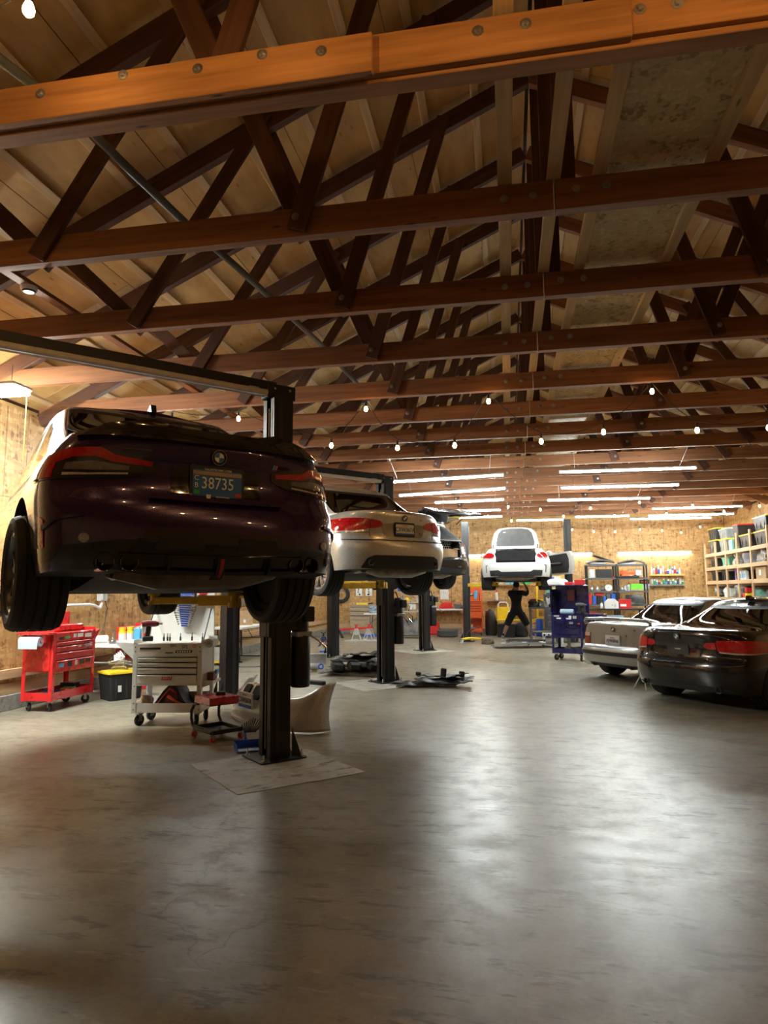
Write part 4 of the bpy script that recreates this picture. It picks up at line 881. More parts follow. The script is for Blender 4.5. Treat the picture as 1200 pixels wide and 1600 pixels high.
# ---------------------------------------------------------------- older silver coupe beside it
GREY = paint('arctic_silver_paint', (.36, .36, .35), .7, .32, .04)
P7 = dict(L=4.43, wb=2.70, ra=.78, R=.315, tw=.225, track=1.48, n=3.2, r=.30, paint=GREY, rim=MATS['dark_rim'], flare=.008, glass=GLASSL, spokes=5, droop=.055,
    w=[(.2, .78), (.3, .835), (.45, .855), (.6, .855), (.75, .85), (.88, .835), (.95, .80), (1.02, .73)],
    rear=[(.2, .12), (.28, .05), (.36, .015), (.5, .0), (.57, .0), (.60, .02), (.62, .06), (.75, .075), (.9, .085), (.98, .09), (1.04, .11)],
    zb=[(0, .30), (.5, .27), (1.1, .19), (4.0, .19), (4.43, .26)], belt=[(0, .985), (.5, .99), (1.1, .97), (2.2, .93), (3.1, .91), (3.8, .84), (4.43, .66)], crown=.015,
    gh=dict(y0=(.85, 1.55), y1=(3.2, 2.45), w=(.70, .56), z=1.39, fall=.05, rw=9, cp=2, pil=(18,), crown=.025))
HA6 = R(54)
C = car6 = Car(P7, 'silver older coupe with boot spoiler parked beside the black coupe', (1.64, 12.0), HA6, -.055)
for sg in (-1, 1):
    tl = C.strip('tail_lamp', REDD, [(sg * .66, .635, .83), (sg * .80, .635, .83), (sg * .97, .635, .83), (sg * 1.0, .64, .825)], .008)
    C.strip('lamp_lens', AMB, [(sg * .82, .77, .83), (sg * .99, .77, .83)], .011, .004, tl, nz=2); C.strip('lamp_lens', CLRL, [(sg * .67, .77, .828), (sg * .81, .77, .828)], .011, .004, tl, nz=2)
C.strip('bumper_strip', BLKP, [(-1.0, .47, .535), (-.8, .47, .535), (.8, .47, .535), (1.0, .47, .535), (1.3, .47, .535)], .014)
C.strip('bumper_gap', DARK, [(-.98, .60, .612), (.98, .60, .612)], .004, .01, nz=1); C.strip('valance', BLKP, [(-.85, .29, .34), (.85, .29, .34)], .006)
C.strip('plate_recess', mat('recess_grey', (.30, .30, .29), .4, .5), [(-.33, .645, .80), (.33, .645, .80)], .003, .01); C.strip('trunk_handle', GREY, [(-.34, .80, .83), (.34, .80, .83)], .02, .01)
C.roundel(.905, .078)
def _x6(e): text('plate_state', 'Washington', .022, REDPL, e, (0, -.0065, .052)); MB().box((0, -.0055, -.05), (.29, .002, .03)).obj('plate_band', mat('plate_pale_blue', (.45, .52, .62), .5), e)
C.plate(.715, PLATEW, 'AJW0846', PTXD, .085, .016, _x6, PLATEW)
p = C.surf(.55, .90, .005); text('model_badge', 'M3', .035, BLKP, C.t, (p.x, p.y, p.z), (PI / 2, 0, .05), .002)
sp = MB().tube([(-.72, .16, .97), (-.74, .15, 1.03), (-.68, .12, 1.065), (-.3, .09, 1.08), (.3, .09, 1.08), (.68, .12, 1.065), (.74, .15, 1.03), (.72, .16, .97)], [.03, .028, .028, .026, .026, .028, .028, .03], 10)
sp.obj('spoiler', GREY, C.t, 50); MB().box((0, .066, 1.085), (.34, .01, .014)).obj('brake_lamp', REDD, C.t)
for sg in (-1, 1): C.tip(sg * .50, .31, .035, .12, .02)
mirror(C, 2.9, .95, .86, GREY)
# ================================================================ tool carts
caster_f = {}
def caster(parent, x, y, r=.055, m=RUB, swivel=0.0, z=None):
    e = bpy.data.objects.new('caster', None); COL.objects.link(e); e.parent = parent; e.location = (x, y, 0 if z is None else z); e.rotation_euler = (0, 0, swivel)
    k = (r, m.name)
    if k not in caster_f:
        caster_f[k] = (MB().lathe([(r * .35, -.016), (r * .9, -.016), (r, -.008), (r, .008), (r * .9, .016), (r * .35, .016)], (0, 0, r), 'x', 18, True).mesh('caster_wheel', m, 40),
                       MB().box((.024, 0, r * 1.45), (.005, r * .7, r * 1.2)).box((-.024, 0, r * 1.45), (.005, r * .7, r * 1.2)).box((0, 0, r * 2.08), (.06, r * 1.1, .012)).cyl((-.03, 0, r), (.03, 0, r), .008, n=8).mesh('caster_fork', STEEL))
    link('caster_wheel', caster_f[k][0], e); link('caster_fork', caster_f[k][1], e); return e
def box_obj(name, c, d, m, parent, bev=.004, rot=None, label=None): return MB().box(c, d, rot, bev).obj(name, m, parent, label=label)
def tool_cart(label, loc, rz, w, d, h, m, z_box, rows, group='tool carts', tray=.15, lid=0, c_r=.06):
    """rolling cart: corner posts, lower tray, drawer box; front faces local -y"""
    t = thing('tool_cart', label, 'tool cart', loc, rz, group); b = 2 * c_r + .03
    for sx in (-1, 1):
        for sy in (-1, 1):
            MB().prism([(sx * w / 2, sy * d / 2), (sx * (w / 2 - .05), sy * d / 2), (sx * (w / 2 - .05), sy * (d / 2 - .006)), (sx * (w / 2 - .006), sy * (d / 2 - .006)), (sx * (w / 2 - .006), sy * (d / 2 - .05)), (sx * w / 2, sy * (d / 2 - .05))], b - .01, h).obj('corner_post', m, t)
            caster(t, sx * (w / 2 - .07), sy * (d / 2 - .07), c_r, RUB, .5 * sx)
            for z in (b + .03, b + .10, z_box - .02, h - .04, h - .09):
                if sy < 0: MB().cyl((sx * (w / 2 - .025), -d / 2 - .003, z), (sx * (w / 2 - .025), -d / 2 + .002, z), .007, n=8).obj('rivet', BLKP, t)
    tr = MB(); tr.box((0, 0, b), (w - .012, d - .012, .008))
    for s in (-1, 1): tr.box((0, s * (d / 2 - .008), b + .05), (w - .08, .008, .10)); tr.box((s * (w / 2 - .008), 0, b + .05), (.008, d - .08, .10))
    tr.obj('lower_tray', m, t)
    bx = MB(); bx.box((0, .006, (z_box + h) / 2), (w - .012, d - .04, h - z_box)); bx.obj('drawer_box', m, t)
    MB().box((0, -d / 2 + .012, z_box + .012), (w - .1, .02, .05)).obj('lower_rail', m, t)
    z = h - rows[0]; box_obj('top_fascia', (0, -d / 2 + .010, h - rows[0] / 2), (w - .1, .02, rows[0] - .006), m, t)
    for rh, n in rows[1]:
        ww = (w - .11) / n
        for i in range(n):
            xc = -(w - .11) / 2 + ww * (i + .5)
            dr_ = box_obj('drawer', (xc, -d / 2 + .010, z - rh / 2), (ww - .006, .024, rh - .014), m, t, .003)
            MB().box((xc, -d / 2 - .006, z - .014), (ww - .012, .022, .012), bev=.003).obj('drawer_lip', m, dr_); MB().box((xc, -d / 2 + .012, z - .003), (ww - .004, .02, .008)).obj('drawer_gap', DARK, dr_)
        z -= rh
    MB().box((0, 0, h - .01), (w - .03, d - .03, .012)).obj('top_tray', m, t)
    for s in (-1, 1): MB().box((s * (w / 2 - .008), 0, h + .015), (.008, d, .05)).obj('top_edge', m, t)
    MB().box((0, d / 2 - .008, h + .015), (w, .008, .05)).obj('top_edge', m, t)
    if lid:
        MB().box((0, d / 2 + .012, h + lid / 2), (w - .02, .018, lid), bev=.004).obj('lid_panel', m, t)
        for s in (-1, 1): MB().tube([(s * (w / 2 - .05), -.05, h + .02), (s * (w / 2 - .05), d / 2 - .01, h + lid * .62)], .009, 8).obj('gas_strut', BLK, t)
    return t
WCP = mat('cart_white_paint', (.70, .69, .65), .35, 0, .04, coat=.3)
# ---- red cart by the left wall
rc = tool_cart('red rolling tool cart against the left wall with sticker-covered drawers', (-6.02, 8.44, 0), R(90), .90, .44, 1.0, REDP, .50, (.12, ((.06, 1), (.08, 1), (.10, 1), (.12, 1))), c_r=.055)
MB().box((-.45 - .004, 0, .75), (.01, .36, .46)).obj('side_panel', REDP, rc); MB().box((-.50, 0, 1.0), (.14, .46, .03), bev=.006).obj('side_handle_tray', REDP, rc)
MB().prism([(.45, .96), (.60, 1.0), (.45, .82)], -.2, .2, 'y').obj('side_wing', REDP, rc); MB().box((0, .2, 1.12), (.88, .03, .28), bev=.005).obj('rear_lid', REDP, rc); MB().box((.12, .06, 1.05), (.55, .25, .08), bev=.01).obj('top_chest_tray', REDP, rc)
rg = random.Random(3)
for k, (x, z, sw, sh, mm, tx) in enumerate(((-.30, .925, .10, .035, BLKP, ''), (-.17, .93, .09, .035, GRNPL, ''), (-.02, .945, .06, .05, PAPER, ''), (.10, .945, .12, .05, PAPER, ''), (.28, .935, .14, .05, PAPER, ''), (.10, .80, .06, .03, WPL, ''), (.26, .80, .09, .04, SKY, ''), (.35, .805, .06, .05, PAPER, ''), (-.28, .575, .10, .05, SKY, ''), (-.10, .58, .09, .07, BLKP, ''), (.03, .585, .05, .06, PAPER, ''), (.16, .585, .10, .07, BLKP, ''), (.30, .595, .10, .06, BLKP, ''))):
    MB().box((x, -.224 - .001 * k * .1, z), (sw, .002, sh)).obj('sticker', mm, rc)
    if tx: text('sticker_text', tx, sh * .5, REDPL if mm is PAPER else PTXT, rc, (x, -.2262, z), sx=.8)
def paper_roll(label, loc, rz, L=.28, r=.06, m=BLUPAP, tail=.09, rot=None):
    t = thing('paper_roll', label, 'paper roll', loc, rz, rot=rot)
    MB().lathe([(.02, -L / 2), (r, -L / 2), (r, L / 2), (.02, L / 2)], axis='x', n=20, closed=True).obj('roll', m, t, 40)
    if tail: MB().box((0, -r, -tail / 2), (L - .01, .002, tail)).obj('loose_sheet', m, t)
    MB().cyl((-L / 2 - .03, 0, 0), (L / 2 + .03, 0, 0), .008, n=8).obj('spindle', REDP if m is BLUPAP else LGR, t); return t
paper_roll('light blue shop towel roll on the end of the red tool cart', (-6.04, 7.87, .90), 0)
for s in (-1, 1): MB().box((-.52, s * .16, .93), (.10, .008, .09)).obj('roll_bracket', REDP, rc)
def small_box(name, label, cat, loc, d, m, rz=0, group=None, bev=.006, rot=None):
    o = MB().box((0, 0, d[2] / 2), d, None, bev).obj(name, m, loc=loc, rot=rot or (0, 0, rz)); return tag(o, label, cat, group)
def blob(name, label, cat, loc, d, m, rz=0, seed=1, group=None, n=(14, 9), rough=.16):
    """soft lump (cloth, bag, bundle) sitting flat on loc"""
    rg = random.Random(seed); ph = [rg.uniform(0, 6.28) for _ in range(6)]; M = MB(); M.sphere((0, 0, 0), 1, *n)
    vs = []
    for v in M.v:
        k = 1 + rough * (math.sin(3 * v[0] + ph[0] + 2 * v[1]) + math.sin(5 * v[1] + ph[1] - 3 * v[2]) * .7 + math.sin(7 * v[0] - 4 * v[1] + ph[2]) * .5)
        z = v[2] * k; e = (1 - min(.999, abs(v[2])) ** 4) ** .25 / max(.05, (1 - v[2] * v[2]) ** .5); e = 1 + (e - 1) * .9; vs.append((v[0] * k * e * d[0] / 2, v[1] * k * e * d[1] / 2, max(-.6, z) * d[2] / 1.6 + d[2] * .375))
    M.v = vs; o = M.obj(name, m, loc=loc, rot=(0, 0, rz), smooth=60); return tag(o, label, cat, group)
def grip_tool(name, label, loc, rz, m, m2=BLKP, L=.2):
    """cordless driver / impact gun standing on its battery"""
    t = thing(name, label, 'power tool', loc, rz); MB().box((0, 0, .03), (.085, .12, .06), bev=.01).obj('battery', m2, t)
    MB().box((0, 0, .12), (.045, .06, .14), (.15, 0, 0), .012).obj('grip', m2, t); MB().tube([(0, .07, .20), (0, 0, .205), (0, -.08, .20), (0, -.12, .20)], [.035, .04, .036, .022], 12).obj('motor_body', m, t, 40); MB().cyl((0, -.12, .2), (0, -.16, .2), .012, n=8).obj('chuck', STEEL, t); return t
blob('cloth_bundle', 'dark cloth and tools heaped on the bottom tray of the red cart', 'cloth', (-6.05, 8.15, .145), (.30, .30, .09), BLKP, seed=2)
blob('cloth_bundle', 'blue rag lying on the bottom tray of the red cart', 'cloth', (-6.0, 8.32, .145), (.22, .2, .10), CLOTHB, seed=5)
small_box('power_tool_case', 'green tool case on the bottom tray of the red cart', 'tool case', (-5.98, 8.58, .145), (.16, .20, .09), GRNPL, .3)
small_box('power_tool_case', 'black tool case at the far end of the red cart tray', 'tool case', (-6.06, 8.74, .145), (.20, .16, .14), BLKP, .1)
small_box('power_tool_case', 'small orange tool on the bottom tray of the red cart', 'tool', (-5.9, 8.40, .145), (.07, .14, .10), ORGP, .2)
# ---- tote with yellow lid
def tote(label, loc, rz, w, d, h, body=BLKP, lidm=YELPL, group='lidded totes', cat='tote', lid=True):
    t = thing('storage_tote', label, cat, loc, rz, group); M = MB(); k = .88
    a, b = rr(w * k, d * k, .03, 3), rr(w, d, .03, 3); n = len(a)
    M.add([(x, y, 0) for x, y in a] + [(x, y, h - .03) for x, y in b], [(i, (i + 1) % n, n + (i + 1) % n, n + i) for i in range(n)] + [tuple(range(n - 1, -1, -1)), tuple(range(n, 2 * n))]); M.obj('tub', body, t)
    for s in (-1, 1):
        for q in (-.3, 0, .3): MB().box((q * w, s * d / 2 * .955, h * .48), (.03, .018, h * .8), (s * .05, 0, 0), .003).obj('tub_rib', body, t)
    if lid: MB().prism(rr(w + .03, d + .03, .035, 3), h - .03, h - .005).prism(rr(w - .05, d - .05, .03, 3), h - .005, h + .005).obj('lid', lidm, t)
    return t
tt = tote('black tote with yellow lid on the floor beside the red cart', (-5.56, 9.20, 0), R(55), .52, .40, .40)
MB().box((-.10, -.188, .20), (.05, .004, .16), (-.05, 0, 0)).obj('paper_label', PAPER, tt)
hb = thing('metal_trim_heap', 'heap of bent silver trim strips lying on the yellow tote lid', 'scrap metal', (-5.58, 9.22, .405)); rg = random.Random(9)
for k in range(7): MB().tube([(rg.uniform(-.18, -.1), rg.uniform(-.1, .1), .012 + .018 * k), (rg.uniform(-.05, .05), rg.uniform(-.12, .12), .02 + .018 * k), (rg.uniform(.1, .2), rg.uniform(-.1, .1), .012 + .018 * k)], .011, 6).obj('strip', STEEL, hb, 40)
for k in range(4): MB().tube([(-.12 + .02 * k, .02, .1), (-.14 + .03 * k, .05, .2 + .02 * k), (-.06 + .03 * k, .02, .18), (-.04, .05, .1)], .013, 6).obj('strip', PAPER, hb, 40)
# ---- folding tables
def folding_table(label, loc, rz, w, d, h=.74, legm=LGR):
    t = thing('folding_table', label, 'table', loc, rz, 'white folding tables'); MB().prism(rr(w, d, .03), h - .045, h).obj('table_top', WPL, t)
    MB().prism(rr(w - .06, d - .06, .03), h - .06, h - .045).obj('top_frame', legm, t)
    for s in (-1, 1):
        for q in (-1, 1): MB().tube([(s * (w / 2 - .22), q * (d / 2 - .1), h - .06), (s * (w / 2 - .18), q * (d / 2 - .1), 0.012)], .014, 8).obj('leg', legm, t, 40)
        MB().tube([(s * (w / 2 - .18), -(d / 2 - .04), .014), (s * (w / 2 - .18), d / 2 - .04, .014)], .014, 8).obj('foot_bar', legm, t, 40); MB().tube([(s * (w / 2 - .21), -(d / 2 - .1), .45), (s * (w / 2 - .21), d / 2 - .1, .45)], .01, 6).obj('cross_bar', legm, t, 40)
        MB().tube([(s * (w / 2 - .20), 0, .45), (s * (w / 2 - .55), 0, h - .06)], .009, 6).obj('brace', legm, t, 40)
    return t
folding_table('white folding table along the left wall behind the red cart', (-6.08, 10.35, 0), R(90), 1.75, .72)
rc2 = thing('metal_cabinet', 'red sheet-metal floor cabinet beneath the left wall table', 'cabinet', (-5.98, 10.15, 0), R(35))
MB().box((0, 0, .33), (.46, .36, .66), bev=.008).obj('body', REDP, rc2); MB().box((-.05, -.182, .30), (.20, .006, .36), bev=.002).obj('front_panel', LGR, rc2); MB().box((-.1, -.183, .58), (.14, .005, .06)).obj('name_plate', TAN, rc2); MB().tube([(.16, -.19, .25), (.16, -.21, .4), (.16, -.19, .5)], .008, 6).obj('handle', STEEL, rc2); text('lettering', 'Auto', .07, PTXT, rc2, (.232, 0, .28), (PI / 2, 0, PI / 2))
def bottle(label, loc, h, r, m, cap=BLKP, neck=.35, square=False, group=None, name='bottle', lab=None, rz=0):
    t = thing(name, label, 'bottle', loc, rz, group); b = h * .72
    if square:
        M = MB(); M.prism(rr(r * 2, r * 1.3, r * .3, 3), 0, b); a, c = rr(r * 2, r * 1.3, r * .3, 3), rr(r * .8, r * .8, r * .3, 3); n = len(a); M.add([(x, y, b) for x, y in a] + [(x, y, h * .86) for x, y in c], [(i, (i + 1) % n, n + (i + 1) % n, n + i) for i in range(n)]); M.obj('body', m, t, 40)
    else: MB().lathe([(0, 0), (r * .95, 0), (r, h * .03), (r, b), (r * .8, b + h * .06), (r * neck, h * .84), (r * neck, h * .86), (0, h * .86)], n=14).obj('body', m, t, 40)
    MB().lathe([(0, h), (r * neck * 1.1, h), (r * neck * 1.15, h * .84), (0, h * .84)], n=12).obj('cap', cap, t, 40)
    if lab: MB().lathe([(r * 1.01, h * .15), (r * 1.02, h * .16), (r * 1.02, h * .6), (r * 1.01, h * .61)], n=14).obj('label_band', lab, t, 40) if not square else MB().box((0, -r * .66, h * .36), (r * 1.4, .003, h * .4)).obj('label_band', lab, t)
    return t
bottle('left yellow bottle standing on the left wall table', (-5.92, 9.78, .74), .24, .055, YELPL, YELPL, .8, lab=PAPER); bottle('right yellow bottle standing on the left wall table', (-5.82, 9.84, .74), .25, .055, YELPL, YELPL, .8, lab=PAPER)
small_box('box', 'light blue upright packet next to the yellow bottles', 'box', (-5.72, 9.88, .74), (.10, .06, .22), SKY, .2)
paper_roll('white paper roll lying on the near end of the left wall table', (-6.32, 9.75, .80), R(60), .30, .058, PAPER, 0)
ex = thing('exhaust_manifold', 'cast silver exhaust manifold pipes lying on the left wall table', 'exhaust part', (-6.0, 10.45, .74), R(55))
for k in range(3): MB().tube([(-.22 + .10 * k, -.05, .04), (-.18 + .10 * k, .0, .14 + .03 * k), (-.02 + .06 * k, .03, .20 + .03 * k), (.12 + .03 * k, .02, .13), (.26, -.02 + .02 * k, .05)], .036, 10).obj('pipe', ALU, ex, 50)
MB().box((.28, 0, .05), (.03, .18, .10), bev=.006).obj('flange', ALU, ex)
small_box('tool_case', 'red tool case at the far end of the left wall table', 'tool case', (-6.15, 11.0, .74), (.42, .30, .26), REDPL, R(80), bev=.02); small_box('tool_case', 'flat red lid case leaning behind the exhaust manifold', 'tool case', (-6.30, 10.55, .74), (.40, .14, .22), REDPL, R(85), bev=.02)
blob('strap', 'blue work glove bundle on the corner of the left wall table', 'gloves', (-5.80, 10.12, .74), (.26, .16, .05), CLOTHB, .4, 4)
vs = thing('ball_joint_press', 'small steel ball joint standing on the left wall table', 'car part', (-5.98, 9.62, .74)); MB().lathe([(0, 0), (.05, 0), (.06, .03), (.05, .06), (.02, .08), (.012, .1), (.012, .2), (.02, .2), (.02, .22), (0, .22)], n=14).obj('joint', STEEL, vs, 40); MB().lathe([(.03, 0), (.045, .01), (.045, .03), (.03, .04)], (.09, .03, 0), n=12, closed=True).obj('ring', CHR, vs, 40)
# ---- electrical box, conduit on the left wall
eb = thing('electrical_box', 'grey ribbed electrical box with conduit on the left wall', 'electrical box', (XL + .035, 10.0, 1.42), R(90)); MB().box((0, -.03, .1), (.16, .09, .26), bev=.006).obj('case', LGR, eb)
for k in range(5): MB().box((-.06 + .03 * k, -.08, .1), (.012, .012, .24)).obj('rib', LGR, eb)
MB().tube([(-2.5, -.035, -.10), (-.35, -.035, -.08), (-.2, -.035, -.10), (-.05, -.035, -.14), (0, -.035, -.05)], .022, 10).obj('conduit', WPL, eb, 40); MB().tube([(.08, -.03, -.02), (.16, -.03, -.15), (.12, -.03, -.35), (.02, -.03, -.55)], .007, 6).obj('cord', BLKP, eb, 40)
# ---- white cart
wc = tool_cart('white rolling tool cart with raised lid below the purple coupe', (-3.90, 7.58, 0), R(8), .80, .50, .93, WCP, .47, (.155, ((.058, 2), (.06, 1), (.075, 1), (.11, 1))), lid=.62, c_r=.065)
MB().box((-.20, -.252, .875), (.24, .006, .022)).obj('slot', DARK, wc); MB().box((.02, -.252, .825), (.09, .003, .014)).obj('sticker', GRYP, wc)
text('sticker_text', 'EBC', .045, PTXD, wc, (.07, -.2515, .905), space=.95); text('sticker_text', 'SPL', .055, BLKP, wc, (.20, -.2515, .89), shear=.2); MB().prism([(-.10, -.015), (.09, -.015), (.10, .015), (-.09, .015)], -.0015, .0015, 'y', (.19, -.2515, .838)).obj('sticker', BLKP, wc); [MB().box((.12 + .028 * k, -.2535, .838), (.018, .002, .018)).obj('sticker_mark', PTXT, wc) for k in range(6)]
MB().lathe([(.012, 0), (.019, 0), (.019, .002), (.012, .002)], (.31, -.2515, .90), 'y', 16, True).obj('sticker', REDPL, wc)
MB().prism([(-.06, -.025), (.055, -.025), (.065, .025), (-.05, .025)], -.0015, .0015, 'y', (.0, -.2595, .545)).obj('sticker', REDPL, wc); text('sticker_text', 'SISO', .05, PTXT, wc, (.0, -.2615, .545), shear=.15); MB().tube([(.02, -.26, .505), (.05, -.26, .512), (.07, -.26, .50), (.10, -.26, .508)], .003, 5).obj('sticker_mark', LGR, wc)
text('lid_lettering', 'U.S.GENERAL', .05, BLKP, wc, (-.02, .2415, 1.30), sx=1.25, shear=.25)
for z in (.47, .60): pass
sh = MB(); sh.prism([(.40, .43), (.52, .47), (.52, .50), (.40, .50)], -.2, .12, 'y'); sh.obj('side_shelf', WCP, wc); MB().box((.46, -.05, .545), (.08, .14, .09), bev=.006).obj('shelf_pouch', MAROON, wc); MB().box((.49, .02, .56), (.03, .1, .11), (0, .3, 0), .004).obj('shelf_pouch', SKY, wc)
MB().prism([(-.40, .93), (-.62, .95), (-.62, .93), (-.40, .74)], -.22, .2, 'y').obj('side_shelf', WCP, wc)
for s in (0,): MB().box((.44, .05, .95), (.10, .012, .1)).obj('roll_bracket', WCP, wc)
_m = wc.matrix_basis.copy()
def onw(x, y, z): return Matrix.Translation((-3.90, 7.58, 0)) @ Matrix.Rotation(R(8), 4, 'Z') @ Vector((x, y, z))
paper_roll('clear plastic film roll on the side of the white tool cart', onw(.47, -.10, .93), R(98), .24, .05, CLEARP, 0)
wr = thing('wrench_rack', 'blue rack of combination wrenches hung on the white cart lid', 'wrench rack', onw(.03, .238, 1.10), R(8))
MB().prism([(-.035, 0), (.035, 0), (.095, .40), (.085, .44), (-.085, .44), (-.095, .40)], -.03, -.005, 'y').obj('rack', BLUPL, wr)
for k in range(14):
    z = .02 + k * .027; l = .09 + .012 * k; MB().tube([(-l * .75, -.034, z + .01), (l * .75, -.034, z - .004)], .004 + .0003 * k, 6).cyl((-l * .75, -.04, z + .01), (-l * .75, -.028, z + .01), .010 + .0006 * k, n=8).cyl((l * .75, -.04, z - .004), (l * .75, -.028, z - .004), .010 + .0006 * k, n=8).obj('wrench', CHR, wr, 40)
MB().box((0, -.034, .415), (.10, .004, .012)).obj('slot', PAPER, wr)
mt = thing('magnetic_tray', 'red magnetic tool holder at the top of the white cart lid', 'tool holder', onw(.26, .238, 1.44), R(8)); MB().box((0, -.03, .03), (.09, .05, .08), bev=.006).obj('body', REDPL, mt); MB().box((0, -.056, .03), (.05, .004, .04)).obj('window', DARK, mt)
MB().cyl((-.1, -.03, -.05), (-.1, -.03, .09), .016, n=10).box((-.09, -.03, 0), (.14, .03, .03)).obj('clamp', BLKP, mt)
grip_tool('impact_driver', 'dark red cordless impact driver standing on the white cart top', onw(-.30, -.08, .945), R(120), MAROON)
for k, (x, y, m_) in enumerate(((-.16, .06, BLKP), (-.13, .1, BLKP), (-.09, .07, BLKP), (.02, .12, BLKP), (.16, .12, BLKP), (.30, .08, BLKP))):
    q = thing('screwdriver', ('first', 'second', 'third', 'fourth', 'fifth', 'last')[k] + ' upright black driver bit along the white cart lid, from the left', 'tool', onw(x, y, .937), R(8), 'upright bits on the white cart'); MB().lathe([(0, 0), (.011, 0), (.012, .04), (.006, .05), (.004, .09), (0, .09)], n=8).obj('handle', m_, q, 40)
tb = thing('tool_bag', 'open black and red tool bag on the lower tray of the white cart', 'bag', onw(.03, .0, .165), R(8)); MB().prism([(-.26, 0), (.24, 0), (.14, .12), (.06, .26), (-.02, .30), (-.10, .22), (-.2, .08)], -.16, .16, 'y').obj('shell', BLKP, tb)
MB().prism([(-.08, .04), (.10, .03), (.06, .22), (-.01, .27), (-.06, .2)], -.166, -.158, 'y').obj('red_panel', MAROON, tb); MB().tube([(-.22, -.17, .01), (-.02, -.17, .25), (.05, -.17, .2)], .008, 6).obj('piping', REDPL, tb); MB().box((.07, -.175, .10), (.26, .02, .035), (0, .55, 0), .004).obj('pry_bar', ORGP, tb)
blob('parts_bag', 'clear bag of brown hardware on the left of the white cart tray', 'bag', onw(-.29, -.08, .165), (.16, .2, .15), mat('amber_bag', (.42, .30, .2), .3), 0, 8); small_box('box', 'small light blue carton in the corner of the white cart tray', 'box', onw(-.35, .05, .165), (.05, .10, .12), SKY, R(8))
small_box('metal_case', 'long grey steel case at the back of the white cart tray', 'case', onw(.20, .17, .165), (.34, .10, .18), STEEL, R(8))
# ---- creeper stool
st = thing('creeper_stool', 'low roller seat with red pad and black tube frame beside the white cart', 'stool', (-3.06, 6.90, 0), R(-38))
MB().prism(rr(.36, .34, .02), .36, .43).obj('seat_pad', REDP, st); MB().prism(rr(.34, .32, .02), .35, .36).obj('seat_board', BLK, st)
for s in (-1, 1): MB().tube([(-.12, s * .15, .345), (-.20, s * .155, .33), (-.25, s * .16, .26), (-.25, s * .16, .18), (-.20, s * .165, .11), (-.10, s * .17, .095), (.22, s * .17, .095)], .016, 8).obj('frame_tube', BLK, st, 40)
fr_ = MB(); fr_.box((.03, 0, .085), (.42, .30, .006))
for s in (-1, 1): fr_.box((.03, s * .16, .10), (.44, .02, .04)); fr_.box((.03 + s * .21, 0, .10), (.02, .32, .04))
fr_.obj('base_tray', BLK, st)
for x in (-.17, .23):
    for y in (-.16, .16): caster(st, x, y, .033, REDPL, .6 * y)
small_box('socket_case', 'small black box resting on the red stool seat', 'box', (-3.03, 6.93, .43), (.10, .07, .035), BLKP, .3)
# ---- front bumper cover on the floor
fb = thing('bumper_cover', 'silver front bumper cover with kidney grilles standing on the floor', 'bumper', (-2.98, 7.62, 0), R(-42))     # local -y is the nose direction
def bsurf(u, v, off=0):
    a = abs(u); n = 2.3; wv, dp = .96 - .03 * v, .50
    x = a * wv; y = dp * (1 - max(0, 1 - min(a, 1) ** n) ** (1 / n)) + .05 * (1 - v) * 0 + .10 * v * v
    zt_ = sm_interp([(0, .45), (.3, .43), (.55, .36), (.75, .355), (.9, .42), (1, .53)], a) - (.1 * a * a if u < 0 else 0); zb_ = .012
    z = zb_ + (zt_ - zb_) * v; y -= .03 * math.sin(PI * v) + off
    return Vector((x if u >= 0 else -x, y, z))
M = MB(); M.grid(lambda i, j: bsurf((i * 2 - 1) if abs(i * 2 - 1) < 1 else math.copysign(.9999, i * 2 - 1), j), 60, 14)
o = M.obj('shell', SILVER, fb, 50); o.modifiers.new('s', 'SOLIDIFY').thickness = .012; o.modifiers['s'].offset = 1
def bpatch(name, m, pts, off, th=.02, n=8):
    """panel on the bumper cover: stations (u, v_low, v_high)"""
    cols = []
    for a, b in zip(pts, pts[1:]):
        for k in range(n): cols.append([a[i] + (b[i] - a[i]) * k / n for i in range(3)])
    cols.append(pts[-1]); M = MB(); c = len(cols)
    for o_ in (off, off - th): M.v += [tuple(bsurf(u, v0 + (v1 - v0) * j / 3, o_)) for u, v0, v1 in cols for j in range(4)]
    for L_ in (0, 1): M.f += [(L_ * c * 4 + i * 4 + j, L_ * c * 4 + (i + 1) * 4 + j, L_ * c * 4 + (i + 1) * 4 + j + 1, L_ * c * 4 + i * 4 + j + 1) for i in range(c - 1) for j in range(3)]
    o_ = c * 4
    for i in range(c - 1): M.f += [(i * 4, (i + 1) * 4, o_ + (i + 1) * 4, o_ + i * 4), (i * 4 + 3, (i + 1) * 4 + 3, o_ + (i + 1) * 4 + 3, o_ + i * 4 + 3)]
    for e in (0, c - 1): M.f += [(e * 4 + j, e * 4 + j + 1, o_ + e * 4 + j + 1, o_ + e * 4 + j) for j in range(3)]
    return M.obj(name, m, fb, 40)
for s in (-1, 1):
    k = bpatch('kidney_surround', CHR, [(s * .03, .70, .98), (s * .07, .62, 1.02), (s * .20, .62, 1.02), (s * .25, .72, .98)], .02, .05); bpatch('kidney_grille', DARK, [(s * .05, .70, .95), (s * .08, .66, .985), (s * .19, .66, .985), (s * .225, .73, .95)], .032, .02)
    bpatch('fog_lamp', GLB, [(s * .66, .28, .36), (s * .72, .22, .42), (s * .82, .22, .42), (s * .88, .28, .36)], .008); bpatch('lamp_lens', CLRL, [(s * .75, .27, .38), (s * .80, .27, .38)], .012, .01, 3)
    bpatch('side_marker', AMB, [(s * .955, .80, .84), (s * .985, .82, .96)], .008, .012, 5)
bpatch('lower_grille', BLKP, [(-.45, .12, .26), (.45, .12, .26)], .006); bpatch('lip', SILVER, [(-.7, .0, .06), (.7, .0, .06)], .03, .04)
